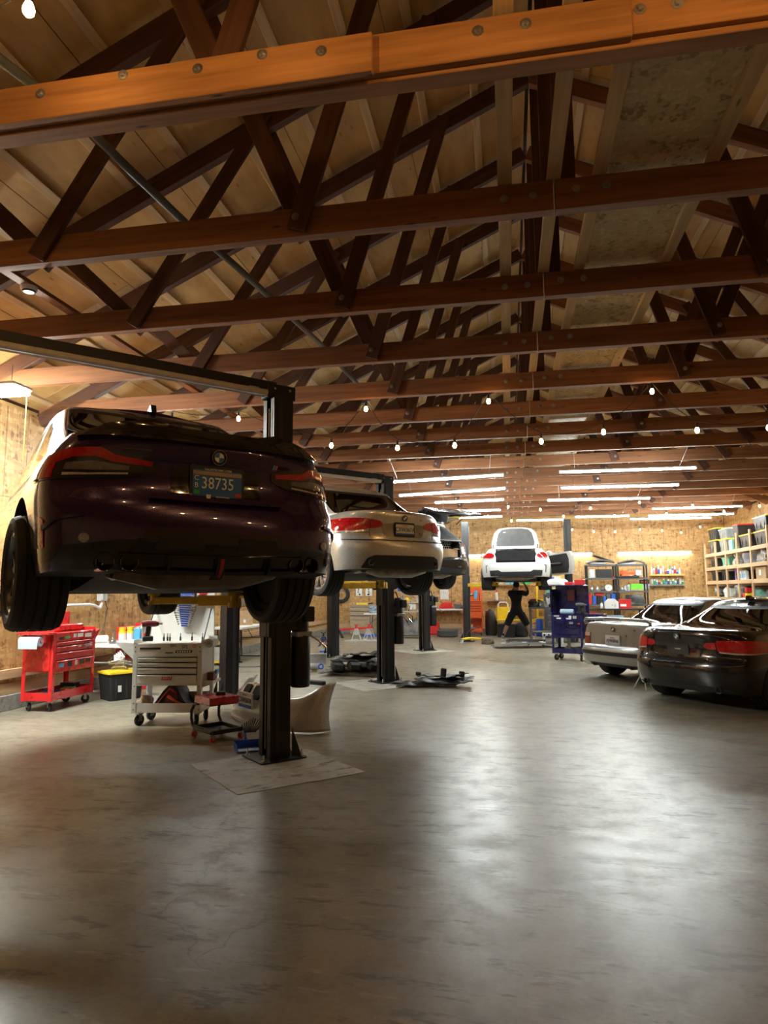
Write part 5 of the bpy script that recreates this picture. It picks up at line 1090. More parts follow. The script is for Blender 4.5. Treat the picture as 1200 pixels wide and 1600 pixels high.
pl = bpy.data.objects.new('licence_plate', None); COL.objects.link(pl); pl.parent = fb; pl.location = (.02, -.065, .28)
MB().prism(rr(.33, .175, .012), 0, .02, 'y').obj('plate_face', PLATEW, pl); text('plate_number', 'CXW367A', .085, PTXD, pl, (0, -.003, -.002), sx=.82); text('plate_state', 'Washington', .022, REDPL, pl, (0, -.003, .06)); MB().box((0, -.001, -.065), (.31, .003, .035)).obj('plate_band', BLUPL, pl)
for s in (-1, 1): MB().box((s * .4, .55, .47), (.5, .05, .05), (0, 0, s * .3), .01).obj('impact_bar', BLKP, fb)
# ---- dustpan and brush by the lift foot
dp = thing('dustpan', 'blue dustpan with hand brush leaning at the foot of the nearest lift', 'dustpan', (-2.50, 6.38, 0), R(30)); M = MB(); M.box((0, 0, .012), (.24, .22, .006)); M.box((-.12, 0, .04), (.005, .22, .06)); M.box((.12, 0, .04), (.005, .22, .06)); M.box((0, .11, .045), (.24, .005, .07)); M.obj('pan', BLUPL, dp); MB().box((0, -.05, .018), (.2, .1, .004)).obj('dust', LGR, dp)
MB().tube([(0, .11, .06), (0, .2, .12), (.0, .24, .16)], .014, 8).obj('handle', BLUPL, dp, 40); M = MB()
for k in range(11): M.tube([(-.02 + .01 * k, .10, .15), (-.06 + .022 * k, .02, .3 - .012 * abs(k - 5))], .006, 5)
M.obj('brush_bristles', GRYP, dp)
# ================================================================ left bays beyond the first lift
folding_table('white folding table with black legs farther along the left wall', (-6.05, 14.9, 0), R(90), 1.8, .74, .76, BLK)
cb = thing('cardboard_box', 'open cardboard box on the farther left wall table', 'box', (-6.1, 15.2, .76), R(25)); M = MB()
for a, b, c in (((0, -.13, .10), (.36, .006, .2), None), ((0, .13, .10), (.36, .006, .2), None), ((-.18, 0, .10), (.006, .26, .2), None), ((.18, 0, .10), (.006, .26, .2), None), ((0, 0, .005), (.36, .26, .008), None)): M.box(a, b, c)
M.obj('carton', CARD, cb); MB().box((0, .16, .26), (.36, .006, .14), (-.35, 0, 0)).obj('flap', CARD, cb); MB().box((-.22, 0, .25), (.006, .26, .12), (0, -.5, 0)).obj('flap', CARD, cb); MB().box((.0, -.1345, .09), (.05, .002, .07)).obj('shipping_label', PAPER, cb); MB().box((.184, 0, .11), (.002, .08, .07)).obj('shipping_label', PAPER, cb)
vc = thing('shop_vacuum', 'black and yellow shop vacuum with coiled hose under the farther table', 'vacuum', (-6.0, 13.75, 0)); MB().lathe([(0, .08), (.17, .08), (.18, .12), (.18, .38), (.16, .40), (0, .40)], n=20).obj('drum', LGR, vc, 40); MB().lathe([(.185, .38), (.19, .42), (.16, .52), (.08, .57), (0, .58)], n=20).obj('motor_head', BLKP, vc, 40); MB().box((.0, -.17, .46), (.14, .05, .07), bev=.01).obj('switch_panel', YELPL, vc); MB().prism(rr(.42, .36, .05), .05, .09).obj('wheel_base', YELPL, vc)
for a in range(4): caster(vc, .16 * (1 if a % 2 else -1), .13 * (1 if a > 1 else -1), .022)
MB().tube([(.15 + .10 * math.cos(q * .7), .06 * q * .2, .25 + .18 * math.sin(q * .7)) for q in range(22)], .022, 8).obj('hose', BLKP, vc, 50)
tag(MB().tube([(-5.9, 13.6, .01), (-5.6, 13.3, .01), (-5.1, 13.35, .01), (-4.7, 13.75, .01)], .009, 6).obj('extension_cord', GRYP, smooth=40), 'grey cord lying on the floor near the shop vacuum', 'cord')
lt = thing('stacked_bins', 'clear parts tray with a tan tray on top behind the first lift column', 'trays', (-4.95, 13.9, 0), .3); MB().box((0, 0, .09), (.34, .26, .18), bev=.01).obj('tray', CLEARP, lt); MB().box((0, 0, .20), (.36, .28, .05), bev=.01).obj('tray', CARD, lt)
tag(MB().tube([(-5.2, 15.0, .01), (-5.0, 15.3, .6), (-4.85, 15.55, 1.15)], .014, 8).obj('pry_pole', BLK, smooth=40), 'black pole leaning beside the farther left table', 'pole')
small_box('breaker_box', 'grey breaker box on the left wall past the second table', 'electrical panel', (XL + .07, 14.0, 1.25), (.10, .30, .45), LGR)
def jack_stand(label, loc, m, s=1, rz=0, group=None, top=BLK):
    t = thing('jack_stand', label, 'jack stand', loc, rz, group)
    for a in (-1, 1):
        for b in (-1, 1): MB().prism([(a * .13 * s, 0), (a * .10 * s, 0), (a * .02 * s, .27 * s), (a * .04 * s, .27 * s)], b * .11 * s - .006, b * .11 * s + .006, 'y').obj('leg', m, t)
    M = MB()
    for b in (-1, 1): M.prism([(-.05 * s, .12 * s), (.05 * s, .12 * s), (.035 * s, .27 * s), (-.035 * s, .27 * s)], b * .10 * s - .004, b * .10 * s + .004, 'y'); M.box((b * .12 * s, 0, .012), (.02, .24 * s, .02))
    M.box((0, 0, .265 * s), (.09 * s, .22 * s, .012)); M.obj('gusset', m, t); MB().cyl((0, 0, .20 * s), (0, 0, .36 * s), .026 * s, n=12).obj('post', top, t); MB().prism([(-.06, 0), (.06, 0), (.07, .035), (.05, .035), (.03, .015), (-.03, .015), (-.05, .035), (-.07, .035)], -.02, .02, 'y', (0, 0, .36 * s)).obj('saddle', top, t); return t
jack_stand('left one of the two blue jack stands on the floor', (-5.15, 18.7, 0), BLUEP, 1.0, .1, 'blue jack stands'); jack_stand('right one of the two blue jack stands on the floor', (-4.87, 18.75, 0), BLUEP, 1.0, -.1, 'blue jack stands')
blob('shop_rag', 'blue shop rag lying flat on the floor past the blue jack stands', 'rag', (-4.5, 16.95, 0), (.5, .28, .03), CLOTHB, .2, 12)
sf = thing('subframe', 'bare aluminium subframe with blue bushing on the floor by the second lift', 'car part', (-3.85, 12.9, 0), R(20)); MB().box((.1, 0, .22), (.50, .06, .20), bev=.01).obj('crossmember', ALU, sf); MB().tube([(-.5, -.1, .08), (-.1, -.14, .10), (.2, -.15, .09)], .06, 10).obj('side_rail', ALU, sf, 40); MB().tube([(-.6, .1, .10), (-.2, .05, .12)], .035, 10).obj('arm', LGR, sf, 40); MB().lathe([(.03, -.04), (.055, -.04), (.055, .04), (.03, .04)], (.22, -.24, .10), 'y', 14, True).obj('bushing', BLUPL, sf, 40); MB().sphere((-.05, -.2, .06), .07).obj('hub', STEEL, sf, 40)
small_box('drain_plug_tool', 'small yellow fitting on the floor behind the first lift pump', 'tool', (-3.75, 12.95, 0), (.10, .07, .12), YELPL, .4)
def trays(label, loc, rz, spec, seed):
    """pile of moulded black plastic undertrays"""
    t = thing('undertray_pile', label, 'car parts', loc, rz); rg = random.Random(seed)
    for k, (x, y, z, w_, d_, tilt) in enumerate(spec):
        M = MB(); ph = rg.uniform(0, 6)
        def f(a, b):
            e = 1 + .10 * math.sin(9 * a + ph) * (b > .5) + .08 * math.sin(13 * b + ph)
            return Vector(((a - .5) * w_ * e, (b - .5) * d_ * (1 + .1 * math.sin(7 * a + ph)), .025 * math.sin(6 * a + ph) * math.sin(5 * b) + .02 * (round(a * 6) % 2) + .05 * (a > .93) + .03))
        M.grid(f, 16, 8); o = M.obj('tray', BLKP, t, 30, loc=(x, y, z), rot=(tilt, tilt * .4, rg.uniform(-.3, .3))); o.modifiers.new('s', 'SOLIDIFY').thickness = .008
    return t
u1 = trays('heap of black plastic undertrays left of the second lift column', (-2.78, 12.45, 0), R(10), ((0, 0, .03, 1.15, .75, .03), (.08, .05, .12, 1.05, .6, -.06), (-.05, 0, .24, .8, .5, .1), (.1, .1, .33, .75, .35, -.05)), 4)
for x in (-.35, -.05, .3): MB().box((x, -.2, .17), (.24, .22, .16), (.1, .1, .3), .04).obj('duct', BLKP, u1)
u2 = trays('flat heap of black plastic undertrays right of the second lift column', (-1.20, 11.15, 0), R(-8), ((-.1, 0, .0, 1.0, .65, .0), (.15, -.05, .05, .9, .5, .04), (.1, .08, .10, .7, .4, -.05)), 8)
for x, h_ in ((.12, .13), (.42, .09), (-.3, .06)): MB().box((x, .05, .14 + h_ / 2), (.09, .08, h_), (0, .1, .3), .01).obj('bracket', BLKP, u2)
MB().grid(lambda a, b: Vector((-.75 + .35 * a, -.12 + .3 * b, .02 + .02 * math.sin(5 * a))), 6, 4).obj('tray', GRYP, u2, 40)
# ---- back-left corner
tag(MB().lathe([(.20, -.05), (.29, -.05), (.32, -.02), (.32, .02), (.29, .05), (.20, .05)], (-6.08, YB - .08, 1.43), 'y', 36, True).obj('wall_tyre', RUB, smooth=40), 'bare tyre hung on the back wall in the left corner', 'tyre')
small_box('wall_note', 'small white note inside the hung tyre', 'note', (-6.08, YB - .03, 1.56), (.14, .01, .15), PAPER)
for k, x in enumerate((-5.42, -5.05)):
    q = thing('socket_rail', ('left' if k == 0 else 'right') + ' one of two white wall strips holding small tools', 'tool rack', (x, YB - .03, 1.36)); MB().box((0, -.01, .40), (.24, .02, .80), bev=.004).obj('strip', WPL, q); rg = random.Random(k)
    for j in range(9): MB().cyl((rg.uniform(-.06, .06), -.03, .05 + .085 * j), (rg.uniform(-.04, .04), -.06, .07 + .085 * j), .025, n=8).obj('tool', (BLKP, STEEL, GRYP)[j % 3], q)
cbn = thing('cabinet', 'low tan wooden cabinet with drawers against the back wall', 'cabinet', (-4.95, YB - .38, 0)); MB().box((0, .0, .52), (1.35, .5, 1.0), bev=.006).obj('carcass', TAN, cbn); MB().box((0, 0, 1.035), (1.4, .54, .03), bev=.004).obj('top', TAN, cbn)
for j, (z, hh) in enumerate(((.92, .12), (.76, .14), (.60, .14))):
    d_ = box_obj('drawer', (-.30, -.255, z), (.70, .02, hh), TAN, cbn); MB().box((-.30, -.268, z + hh / 2 - .01), (.70, .012, .018)).obj('drawer_gap', DARK, d_)
box_obj('door', (-.30, -.255, .30), (.70, .02, .42), TAN, cbn); box_obj('door', (.35, -.255, .5), (.5, .02, .8), TAN, cbn)
sl = thing('spirit_level', 'yellow and black caulking gun lying on the tan cabinet', 'tool', (-5.15, YB - .5, 1.05), .1); MB().box((-.05, 0, .035), (.42, .06, .07), bev=.006).obj('barrel', YELPL, sl); MB().box((.24, 0, .04), (.20, .05, .05), (0, -.2, 0), .01).obj('grip', BLKP, sl)
folding_table('small white folding table in front of the tan cabinet', (-4.35, 23.2, 0), 0, 1.1, .6, .78, GRYP)
blob('parts_heap', 'pile of blue and grey small parts on the small rear table', 'parts', (-4.55, 23.15, .78), (.5, .3, .22), mat('mixed_blue_grey', (.25, .33, .42), .5, .2, .5, 14), 0, 21, rough=.25)
fj = thing('floor_jack_bar', 'red steel beam resting on a black stand at the rear left', 'beam', (-5.3, 22.2, 0), R(8)); MB().box((.25, 0, .30), (1.25, .07, .07), (0, -.06, 0), .006).obj('beam', REDP, fj); MB().prism([(-.45, 0), (-.36, 0), (-.28, .20), (-.2, 0), (-.11, 0), (-.24, .27), (-.32, .27)], -.05, .05, 'y').obj('stand', BLK, fj)
jack_stand('left of the two grey jack stands with red tops at the rear', (-4.72, 21.0, .03), LGR, 1.25, .2, 'grey jack stands', REDPL); jack_stand('right of the two grey jack stands with red tops at the rear', (-4.33, 21.1, .03), LGR, 1.25, -.1, 'grey jack stands', REDPL)
tag(MB().prism([(-.55, -.25), (.50, -.3), (.6, .1), (-.4, .3)], 0, .03).obj('sheet_metal', LGR, loc=(-4.5, 21.0, 0)), 'flat grey panel under the two grey jack stands', 'panel')
tag(MB().box((0, 0, .04), (1.3, .08, .08), None, .01).obj('blue_beam', BLUPL, loc=(-4.3, 22.9, 0)), 'blue steel bar lying on the floor before the small rear table', 'bar')
# ---- transmission jack / service machine between lifts 2 and 3
hj = thing('transmission_jack', 'grey upright service stand on casters with cables and a blue rag', 'service stand', (-3.2, 22.4, 0), .2); M = MB()
for x in (-.25, .25): M.box((x, .1, .95), (.07, .07, 1.7))
M.box((0, .1, .35), (.5, .3, .5), None, .02); M.obj('mast', STEEL, hj); MB().box((0, -.05, .10), (.75, .55, .05), bev=.01).obj('base', GRYP, hj)
for a in (-1, 1):
    for b in (-1, 1): caster(hj, a * .32, b * .2 - .05, .036)
for z, m_ in ((.85, LGR), (1.15, LGR)): MB().box((0, -.02, z), (.62, .4, .03), bev=.006).obj('shelf', m_, hj)
MB().box((.05, -.05, 1.02), (.22, .2, .2), bev=.02).obj('machine', WPL, hj); MB().sphere((-.12, -.1, 1.25), .07).obj('gauge', YELPL, hj, 40); MB().box((-.28, -.08, 1.62), (.30, .12, .2), (.1, 0, .1), .03).obj('rag', CLOTHB, hj)
for k in range(5): MB().tube([(-.3 + .1 * k, -.1, 1.2), (-.45 + .12 * k, -.2, .95 - .05 * k), (-.25 + .1 * k, -.2, .7), (-.1 + .05 * k, -.1, .5)], .014, 6).obj('cable', (BLKP, STEEL, GRYP)[k % 3], hj, 40)
MB().tube([(-.55, -.1, 1.75), (-.2, .0, 1.5), (.15, .05, 1.25)], .02, 8).obj('crank_arm', CHR, hj, 40)
# ---- white wall bench
wb = thing('wall_bench', 'white wall-mounted bench on the back wall left of the orange tool chest', 'bench', (-2.25, YB - .33, 0)); MB().box((0, 0, .87), (1.35, .62, .05), bev=.006).obj('bench_top', WPL, wb)
for x in (-.6, .6): MB().box((x, .28, .42), (.06, .06, .84)).obj('leg', SHELFW, wb); MB().box((x, .0, .80), (.05, .6, .08)).obj('bearer', SHELFW, wb)
blob('tool_bundle', 'red power tool and hoses on the white wall bench', 'power tool', (-2.2, YB - .35, .895), (.42, .22, .22), REDPL, .4, 31, rough=.3); blob('tool_bundle', 'tan and black sander on the white wall bench', 'power tool', (-1.75, YB - .38, .895), (.30, .2, .16), GRYP, 0, 33)
nt_ = small_box('wall_paper', 'white paper sheet pinned to the back wall above the bench', 'paper', (-2.28, YB - .012, 1.22), (.30, .006, .38), PAPER)
for k in range(4): text('printed_mark', '/', .12, BLKP, nt_, (-.09 + .06 * k, -.0045, .27 - .02 * k))
small_box('plastic_bin', 'red plastic bin under the white wall bench', 'bin', (-2.65, YB - .4, 0), (.42, .3, .42), REDPL, bev=.03); tag(MB().lathe([(.02, 0), (.10, 0), (.12, .03), (.02, .03)], (-3.0, YB - .5, 0), n=10).obj('red_hose_reel', REDPL), 'flat red disc on the floor beside the red bin', 'disc')
ty = thing('spare_tyre', 'dusty grey tyre lying flat on the floor near the back wall', 'tyre', (-2.05, 23.0, 0)); pr_ = [(.19, .03), (.28, 0), (.33, .02), (.345, .04)]
for k in range(4): pr_ += [(.35, .055 + .04 * k), (.338, .06 + .04 * k), (.338, .07 + .04 * k), (.35, .075 + .04 * k)]
MB().lathe(pr_ + [(.345, .21), (.33, .23), (.28, .25), (.19, .22)], n=36, closed=True).obj('tread', mat('dusty_rubber', (.10, .10, .095), .9), ty, 30); MB().lathe([(.0, .12), (.19, .12), (.19, .2), (.17, .2), (.16, .14), (0, .14)], n=24).obj('wheel_disc', STEEL, ty, 40)
# ---- orange tool chest
oc = thing('tool_chest', 'tall orange rolling tool chest against the back wall', 'tool chest', (-1.24, 23.75, 0), R(3))
for a in (-1, 1):
    for b in (-1, 1): caster(oc, a * .28, b * .18, .055)
M = MB(); M.box((0, .22, .75), (.66, .02, 1.2)); M.box((0, 0, .15), (.66, .46, .03)); M.box((0, 0, .84), (.66, .46, .50))
for a in (-1, 1): M.box((a * .32, 0, .50), (.03, .46, .70))
M.box((0, -.22, .2), (.66, .02, .09)); M.obj('cabinet_body', ORGP, oc); box_obj('upper_chest', (0, 0, 1.36), (.64, .44, .54), ORGP, oc, .01)
for z, hh in ((1.05, .07), (.97, .07), (.89, .07), (.72, .22)):
    d_ = box_obj('drawer', (0, -.235, z), (.58, .02, hh - .012), ORGP, oc); MB().box((0, -.246, z + hh / 2 - .008), (.56, .012, .012)).obj('drawer_gap', DARK, d_)
MB().box((0, -.228, 1.14), (.56, .012, .02)).obj('drawer_gap', DARK, oc); MB().box((.24, -.228, 1.32), (.02, .012, .24)).obj('slot', DARK, oc)
MB().tube([(-.18, -.25, 1.42), (-.08, -.27, 1.38), (.02, -.25, 1.42)], .045, 10).obj('hung_tool', STEEL, oc, 40); MB().box((.12, -.24, 1.38), (.10, .03, .28), (0, .1, 0), .004).obj('hung_cloth', SKY, oc)
small_box('parts_tray', 'silver parts and wood block inside the orange chest lower bay', 'parts', (-1.26, 23.75, .165), (.5, .35, .10), STEEL, .05, bev=.03); small_box('wood_block', 'tan wooden block in the orange chest bay', 'block', (-1.36, 23.62, .265), (.26, .14, .12), SHELFW)
ytb = thing('yellow_tool_box', 'open yellow metal tool box on top of the orange chest', 'tool box', (-1.24, 23.75, 1.63)); M = MB(); M.box((0, 0, .06), (.62, .40, .10), None, .006); M.prism([(-.31, .1), (-.31, .26), (-.1, .12)], -.2, .2, 'y'); M.prism([(.31, .1), (.31, .16), (.1, .12)], -.2, .2, 'y'); M.obj('box', YELPL, ytb); MB().box((-.28, -.205, .18), (.04, .01, .1)).obj('slot', DARK, ytb); MB().box((.1, -.1, .16), (.2, .1, .05)).obj('contents', LGR, ytb)
# ---- yellow dolly, rag, panel, creeper near the rear
dl = thing('wheel_dolly', 'yellow steel car dolly on white wheels on the floor', 'dolly', (-1.08, 20.4, 0), R(8))
for a in (-1, 1): MB().tube([(a * .32, -.12, .09), (a * .30, .12, .09)], .03, 8).obj('side_arm', YELPL, dl, 40)
MB().tube([(-.32, .0, .10), (-.1, -.03, .13), (.1, .02, .12), (.32, .0, .10)], .035, 8).obj('frame', YELPL, dl, 40); MB().tube([(-.22, .1, .12), (-.12, .14, .3), (.1, .2, .42)], .02, 8).obj('pedal_handle', BLK, dl, 40)
for a in (-1, 1):
    for b in (-1, 1): caster(dl, a * .33, b * .13, .055, WPL if b < 0 else RUB, .8)
blob('fur_mop', 'brown shaggy wash mitt on the floor right of the yellow dolly', 'mitt', (-.62, 19.9, 0), (.34, .25, .16), BROWN, 0, 17, rough=.2)
pn = thing('floor_panel', 'long grey plastic undertray panel lying across the floor before the worker', 'car part', (.35, 18.9, 0), R(20)); M = MB()
M.grid(lambda a, b: Vector(((a - .5) * 1.7, (b - .5) * (.55 + .25 * math.sin(3 * a)), .05 + .07 * math.sin(PI * a) + .015 * math.sin(18 * a) * (b > .6))), 20, 6); o = M.obj('panel', GRYP, pn, 35); o.modifiers.new('s', 'SOLIDIFY').thickness = .012
for x, y in ((-.6, -.1), (.05, .05), (.55, .1), (.5, -.15)): MB().box((x, y, .13), (.12, .05, .02), bev=.004).obj('tab', PAPER, pn)
cr = thing('mechanics_creeper', 'black tube creeper frame on casters just behind the grey floor panel', 'creeper', (.42, 19.75, 0), R(-6))
for s in (-1, 1): MB().tube([(-.5, s * .22, .12), (.55, s * .22, .12)], .02, 8).obj('side_rail', BLK, cr, 40); MB().tube([(s * .5, -.22, .12), (s * .5, .22, .12)], .018, 8).obj('cross_rail', BLK, cr, 40)
for a in (-.48, .1, .5):
    for b in (-.2, .2): caster(cr, a, b, .042, BLKP, .4)
# ---- trash bag, cart, bin, fluids behind the worker
blob('trash_bag', 'black trash bag standing beside the orange tool chest', 'bag', (-.62, 23.9, 0), (.40, .38, .85), BLKP, 0, 41, rough=.12)
yc = thing('platform_cart', 'orange platform cart with white push handle near the back wall', 'cart', (.05, 23.75, 0)); box_obj('deck', (0, 0, .52), (.95, .5, .06), YELPL, yc, .01); box_obj('rear_panel', (-.25, .2, .75), (.42, .05, .42), YELPL, yc, .01); MB().tube([(-.42, .22, .5), (-.42, .22, 1.05), (-.36, .22, 1.12), (-.16, .22, 1.12), (-.10, .22, 1.05), (-.08, .22, .5)], .025, 8).obj('push_handle', WPL, yc, 40)
for a in (-1, 1): MB().box((a * .43, 0, .28), (.05, .46, .44)).obj('leg_panel', YELPL, yc)
for a in (-1, 1):
    for b in (-1, 1): caster(yc, a * .42, b * .2, .028)
bottle('large white jug standing on the orange platform cart', (.05, 23.7, .55), .34, .10, WPL, WPL, .4, True); bottle('green bottle on the orange platform cart', (.18, 23.66, .55), .22, .05, GRNPL, PAPER); bottle('green and red bottle at the end of the orange platform cart', (.30, 23.66, .55), .22, .05, GRNPL, REDPL, lab=REDPL)
tote('open black plastic bin on the floor left of the worker', (-.12, 22.95, 0), 0, .62, .45, .46, BLKP, BLKP, 'open bins', 'bin', False)
small_box('parts_box', 'tan carton inside the open black bin', 'box', (-.22, 22.95, .435), (.30, .25, .06), CARD, .2)
blob('trash_bag', 'black bag slumped on the floor behind the worker', 'bag', (.32, 23.2, 0), (.5, .4, .45), BLKP, 0, 43, rough=.14)
bottle('purple fluid jug on the floor between the worker and back wall', (.72, 23.5, 0), .30, .09, PURP, WPL, .4, True); tag(MB().lathe([(0, 0), (.12, 0), (.12, .55), (.10, .58), (0, .58)], n=18).obj('blue_drum', BLUPL, loc=(.98, 23.4, 0), smooth=40), 'narrow blue drum on the floor right of the worker', 'drum')
pw = thing('orange_ramp', 'orange wedge leaning behind the worker', 'ramp', (.72, 23.9, 0)); MB().prism([(-.25, .3), (.25, .5), (.25, .6), (-.25, .42)], -.1, .1, 'y').box((.22, 0, .25), (.04, .2, .5)).box((-.22, 0, .17), (.04, .2, .34)).obj('wedge', YELPL, pw)
# wall ledge with small parts behind the white car
le = thing('wall_ledge', 'narrow timber ledge of small parts on the back wall under the white car', 'shelf', (.05, YB - .16, 1.72)); MB().box((0, 0, 0), (1.6, .25, .03)).obj('board', SHELFW, le)
for x in (-.6, .5): MB().prism([(-.12, -.015), (.12, -.015), (.12, -.2)], x - .015, x + .015, 'x', (0, 0, 0)).obj('bracket', SHELFW, le)
for k, (x, m_, w_, h_, nm) in enumerate(((-.6, REDPL, .16, .08, 'red tray'), (-.35, LGR, .2, .06, 'grey tray'), (-.08, SKY, .14, .11, 'light blue box'), (.08, SKY, .10, .10, 'small sky blue box'), (.55, GRNPL, .32, .14, 'green parts bin'))): small_box('parts_tray', nm + ' on the narrow ledge under the white car', 'tray', (.05 + x, YB - .17, 1.736), (w_, .16, h_), m_)
l2 = thing('wall_ledge', 'short steel shelf with spray bottle right of the orange chest', 'shelf', (-.45, YB - .18, 1.17)); MB().box((0, 0, 0), (.6, .3, .025)).obj('board', STEEL, l2); MB().tube([(-.25, .12, -.35), (.2, -.1, -.01)], .01, 6).obj('brace', STEEL, l2); bottle('spray bottle with red trigger on the short steel shelf', (-.42, YB - .2, 1.183), .34, .05, WPL, REDPL, .5)
# ---- the mechanic
pe = thing('person', 'worker in black shirt and shorts reaching up under the white coupe', 'person', (.22, 21.75, 0), R(-4))
me = bpy.data.meshes.new('body'); J = {}; V = []; E = []; RD = []
def j(name, p, r, par=None):
    J[name] = len(V); V.append(p); RD.append(r)
    if par: E.append((J[par], J[name]))
j('pelvis', (0, 0, .93), (.17, .125)); j('waist', (0, .0, 1.08), (.155, .11), 'pelvis'); j('chest', (0, .01, 1.28), (.185, .125), 'waist'); j('upper', (0, .0, 1.42), (.16, .11), 'chest'); j('neck', (0, .02, 1.52), (.062, .06), 'upper'); j('head0', (.01, .0, 1.60), (.082, .09), 'neck'); j('head1', (.02, -.03, 1.70), (.088, .10), 'head0'); j('crown', (.02, -.05, 1.775), (.055, .06), 'head1')
for s, n_ in ((-1, 'l'), (1, 'r')):
    j('hip' + n_, (s * .10, 0, .86), (.115, .12), 'pelvis'); fx_ = -.44 if s < 0 else .46; fy = -.05 if s < 0 else .05
    j('thigh' + n_, (s * .17, .02, .70), (.10, .105), 'hip' + n_); j('knee' + n_, (fx_ * .62, .04, .48), (.068, .072), 'thigh' + n_); j('calf' + n_, (fx_ * .80, fy * .6, .32), (.058, .064), 'knee' + n_); j('ankle' + n_, (fx_ * .96, fy, .11), (.038, .042), 'calf' + n_); j('toe' + n_, (fx_ * 1.02, fy + .14, .045), (.04, .03), 'ankle' + n_)
    j('sh' + n_, (s * .19, .01, 1.44), (.075, .075), 'upper')
    if s > 0: j('el' + n_, (.36, .10, 1.40), (.052, .052), 'sh' + n_); j('fo' + n_, (.36, .14, 1.54), (.044, .044), 'el' + n_); j('wr' + n_, (.28, .16, 1.68), (.030, .032), 'fo' + n_); j('hd' + n_, (.24, .16, 1.76), (.026, .042), 'wr' + n_)
    else: j('el' + n_, (-.20, .26, 1.38), (.052, .052), 'sh' + n_); j('fo' + n_, (-.12, .34, 1.52), (.044, .044), 'el' + n_); j('wr' + n_, (-.03, .34, 1.66), (.030, .032), 'fo' + n_); j('hd' + n_, (.02, .33, 1.74), (.026, .042), 'wr' + n_)
me.from_pydata(V, E, []); bo = link('body', me, pe); sk = bo.modifiers.new('k', 'SKIN'); sk.use_smooth_shade = True
for i, v in enumerate(me.skin_vertices[0].data): v.radius = RD[i]; v.use_root = i == 0
bo.modifiers.new('u', 'SUBSURF').levels = 2; bpy.context.view_layer.update(); dg = bpy.context.evaluated_depsgraph_get(); nm = bpy.data.meshes.new_from_object(bo.evaluated_get(dg)); bo.modifiers.clear(); bo.data = nm; nm.name = 'body'; nm.materials.clear()
SKIN = mat('skin', (.42, .25, .17), .55, 0, .08); SHIRT = mat('black_shirt', (.016, .016, .018), .85, 0, .2); SHORT = mat('black_shorts', (.010, .010, .012), .85, 0, .2)
for m_ in (SKIN, SHIRT, SHORT): nm.materials.append(m_)
for p in nm.polygons:
    c = p.center; a = abs(c.x) > .27 or c.y > .18
    p.material_index = 0; p.use_smooth = True
    if c.z > .98 and not (c.z > 1.52): p.material_index = 1
    if c.z > 1.52 and a: p.material_index = 0
    if .52 < c.z <= .98: p.material_index = 2
def limb(name, m, p0, p1, r0, r1, parent, n=12): return MB().tube([Vector(p0).lerp(Vector(p1), k / 4) for k in range(5)], [r0 + (r1 - r0) * k / 4 for k in range(5)], n).obj(name, m, parent, 50)
for s in (-1, 1): fx_ = -.44 if s < 0 else .46; limb('shorts_leg', SHORT, (s * .13, .01, .80), (fx_ * .70, .035, .45), .125, .10, pe)
limb('shirt_sleeve', SHIRT, (.17, .01, 1.45), (.33, .085, 1.405), .085, .072, pe); limb('shirt_sleeve', SHIRT, (-.17, .02, 1.45), (-.20, .22, 1.39), .085, .072, pe)
MB().sphere((.02, -.035, 1.70), .107, sc=(.92, 1.02, 1.0)).obj('beanie', SHIRT, pe, 60)
MB().sphere((.02, .075, 1.69), .02, sc=(.8, 1, 1.2)).obj('nose', SKIN, pe, 60)
for s in (-1, 1): MB().sphere((.02 + s * .095, -.02, 1.665), .022, sc=(.5, .8, 1.2)).obj('ear', SKIN, pe, 60)
for (hx, hy, hz, sg) in ((.24, .16, 1.76, 1), (.02, .33, 1.74, -1)):
    for k in range(4): MB().tube([(hx + sg * (-.025 + .017 * k), hy, hz), (hx + sg * (-.03 + .018 * k), hy + .01, hz + .045), (hx + sg * (-.03 + .018 * k), hy + .035, hz + .075 - .005 * abs(k - 1.5))], .0085, 6).obj('finger', SKIN, pe, 60)
    MB().tube([(hx - sg * .035, hy - .005, hz - .03), (hx - sg * .06, hy + .015, hz + .0), (hx - sg * .055, hy + .03, hz + .03)], .0095, 6).obj('thumb', SKIN, pe, 60)
for s in (-1, 1):
    fx_ = -.44 if s < 0 else .46; fy = -.05 if s < 0 else .05; M = MB(); M.prism(rr(.095, .28, .045), 0, .03, 'z', (fx_, fy + .06, 0)); M.obj('shoe_sole', PAPER, pe)
    M = MB(); M.sphere((fx_, fy + .08, .055), .1, sc=(.45, 1.25, .5)); M.sphere((fx_ * .99, fy, .09), .075, sc=(.7, .9, .9)); M.obj('shoe', mat('grey_shoe', (.30, .33, .34), .7), pe, 60); limb('sock', SHIRT, (fx_ * .975, fy, .10), (fx_ * .94, fy, .19), .047, .047, pe)
# ================================================================ blue cart and clutter near it
bc = tool_cart('dark blue rolling tool cart crowded with tools left of the silver coupe', (1.30, 15.55, 0), R(-22), .68, .46, .98, BLUEP, .50, (.15, ((.07, 1), (.07, 1), (.13, 1))), c_r=.065)
MB().box((0, .24, 1.32), (.74, .025, .62), bev=.004).obj('back_board', BLUEP, bc); MB().box((-.36, .02, 1.28), (.02, .40, .52), bev=.004).obj('side_board', BLUEP, bc); MB().box((.02, 0, 1.61), (.74, .46, .02), bev=.004).obj('top_shelf', BLUEP, bc); MB().box((-.42, 0, .5), (.12, .44, .03), bev=.005).obj('side_ledge', BLUEP, bc)
MB().box((.56, .12, .72), (.34, .36, .56), bev=.008).obj('side_locker', BLUEP, bc)
for k in range(5): MB().box((-.348 + .0, -.12 + .06 * k, 1.3), (.006, .02, .4)).obj('side_slot', DARK, bc)
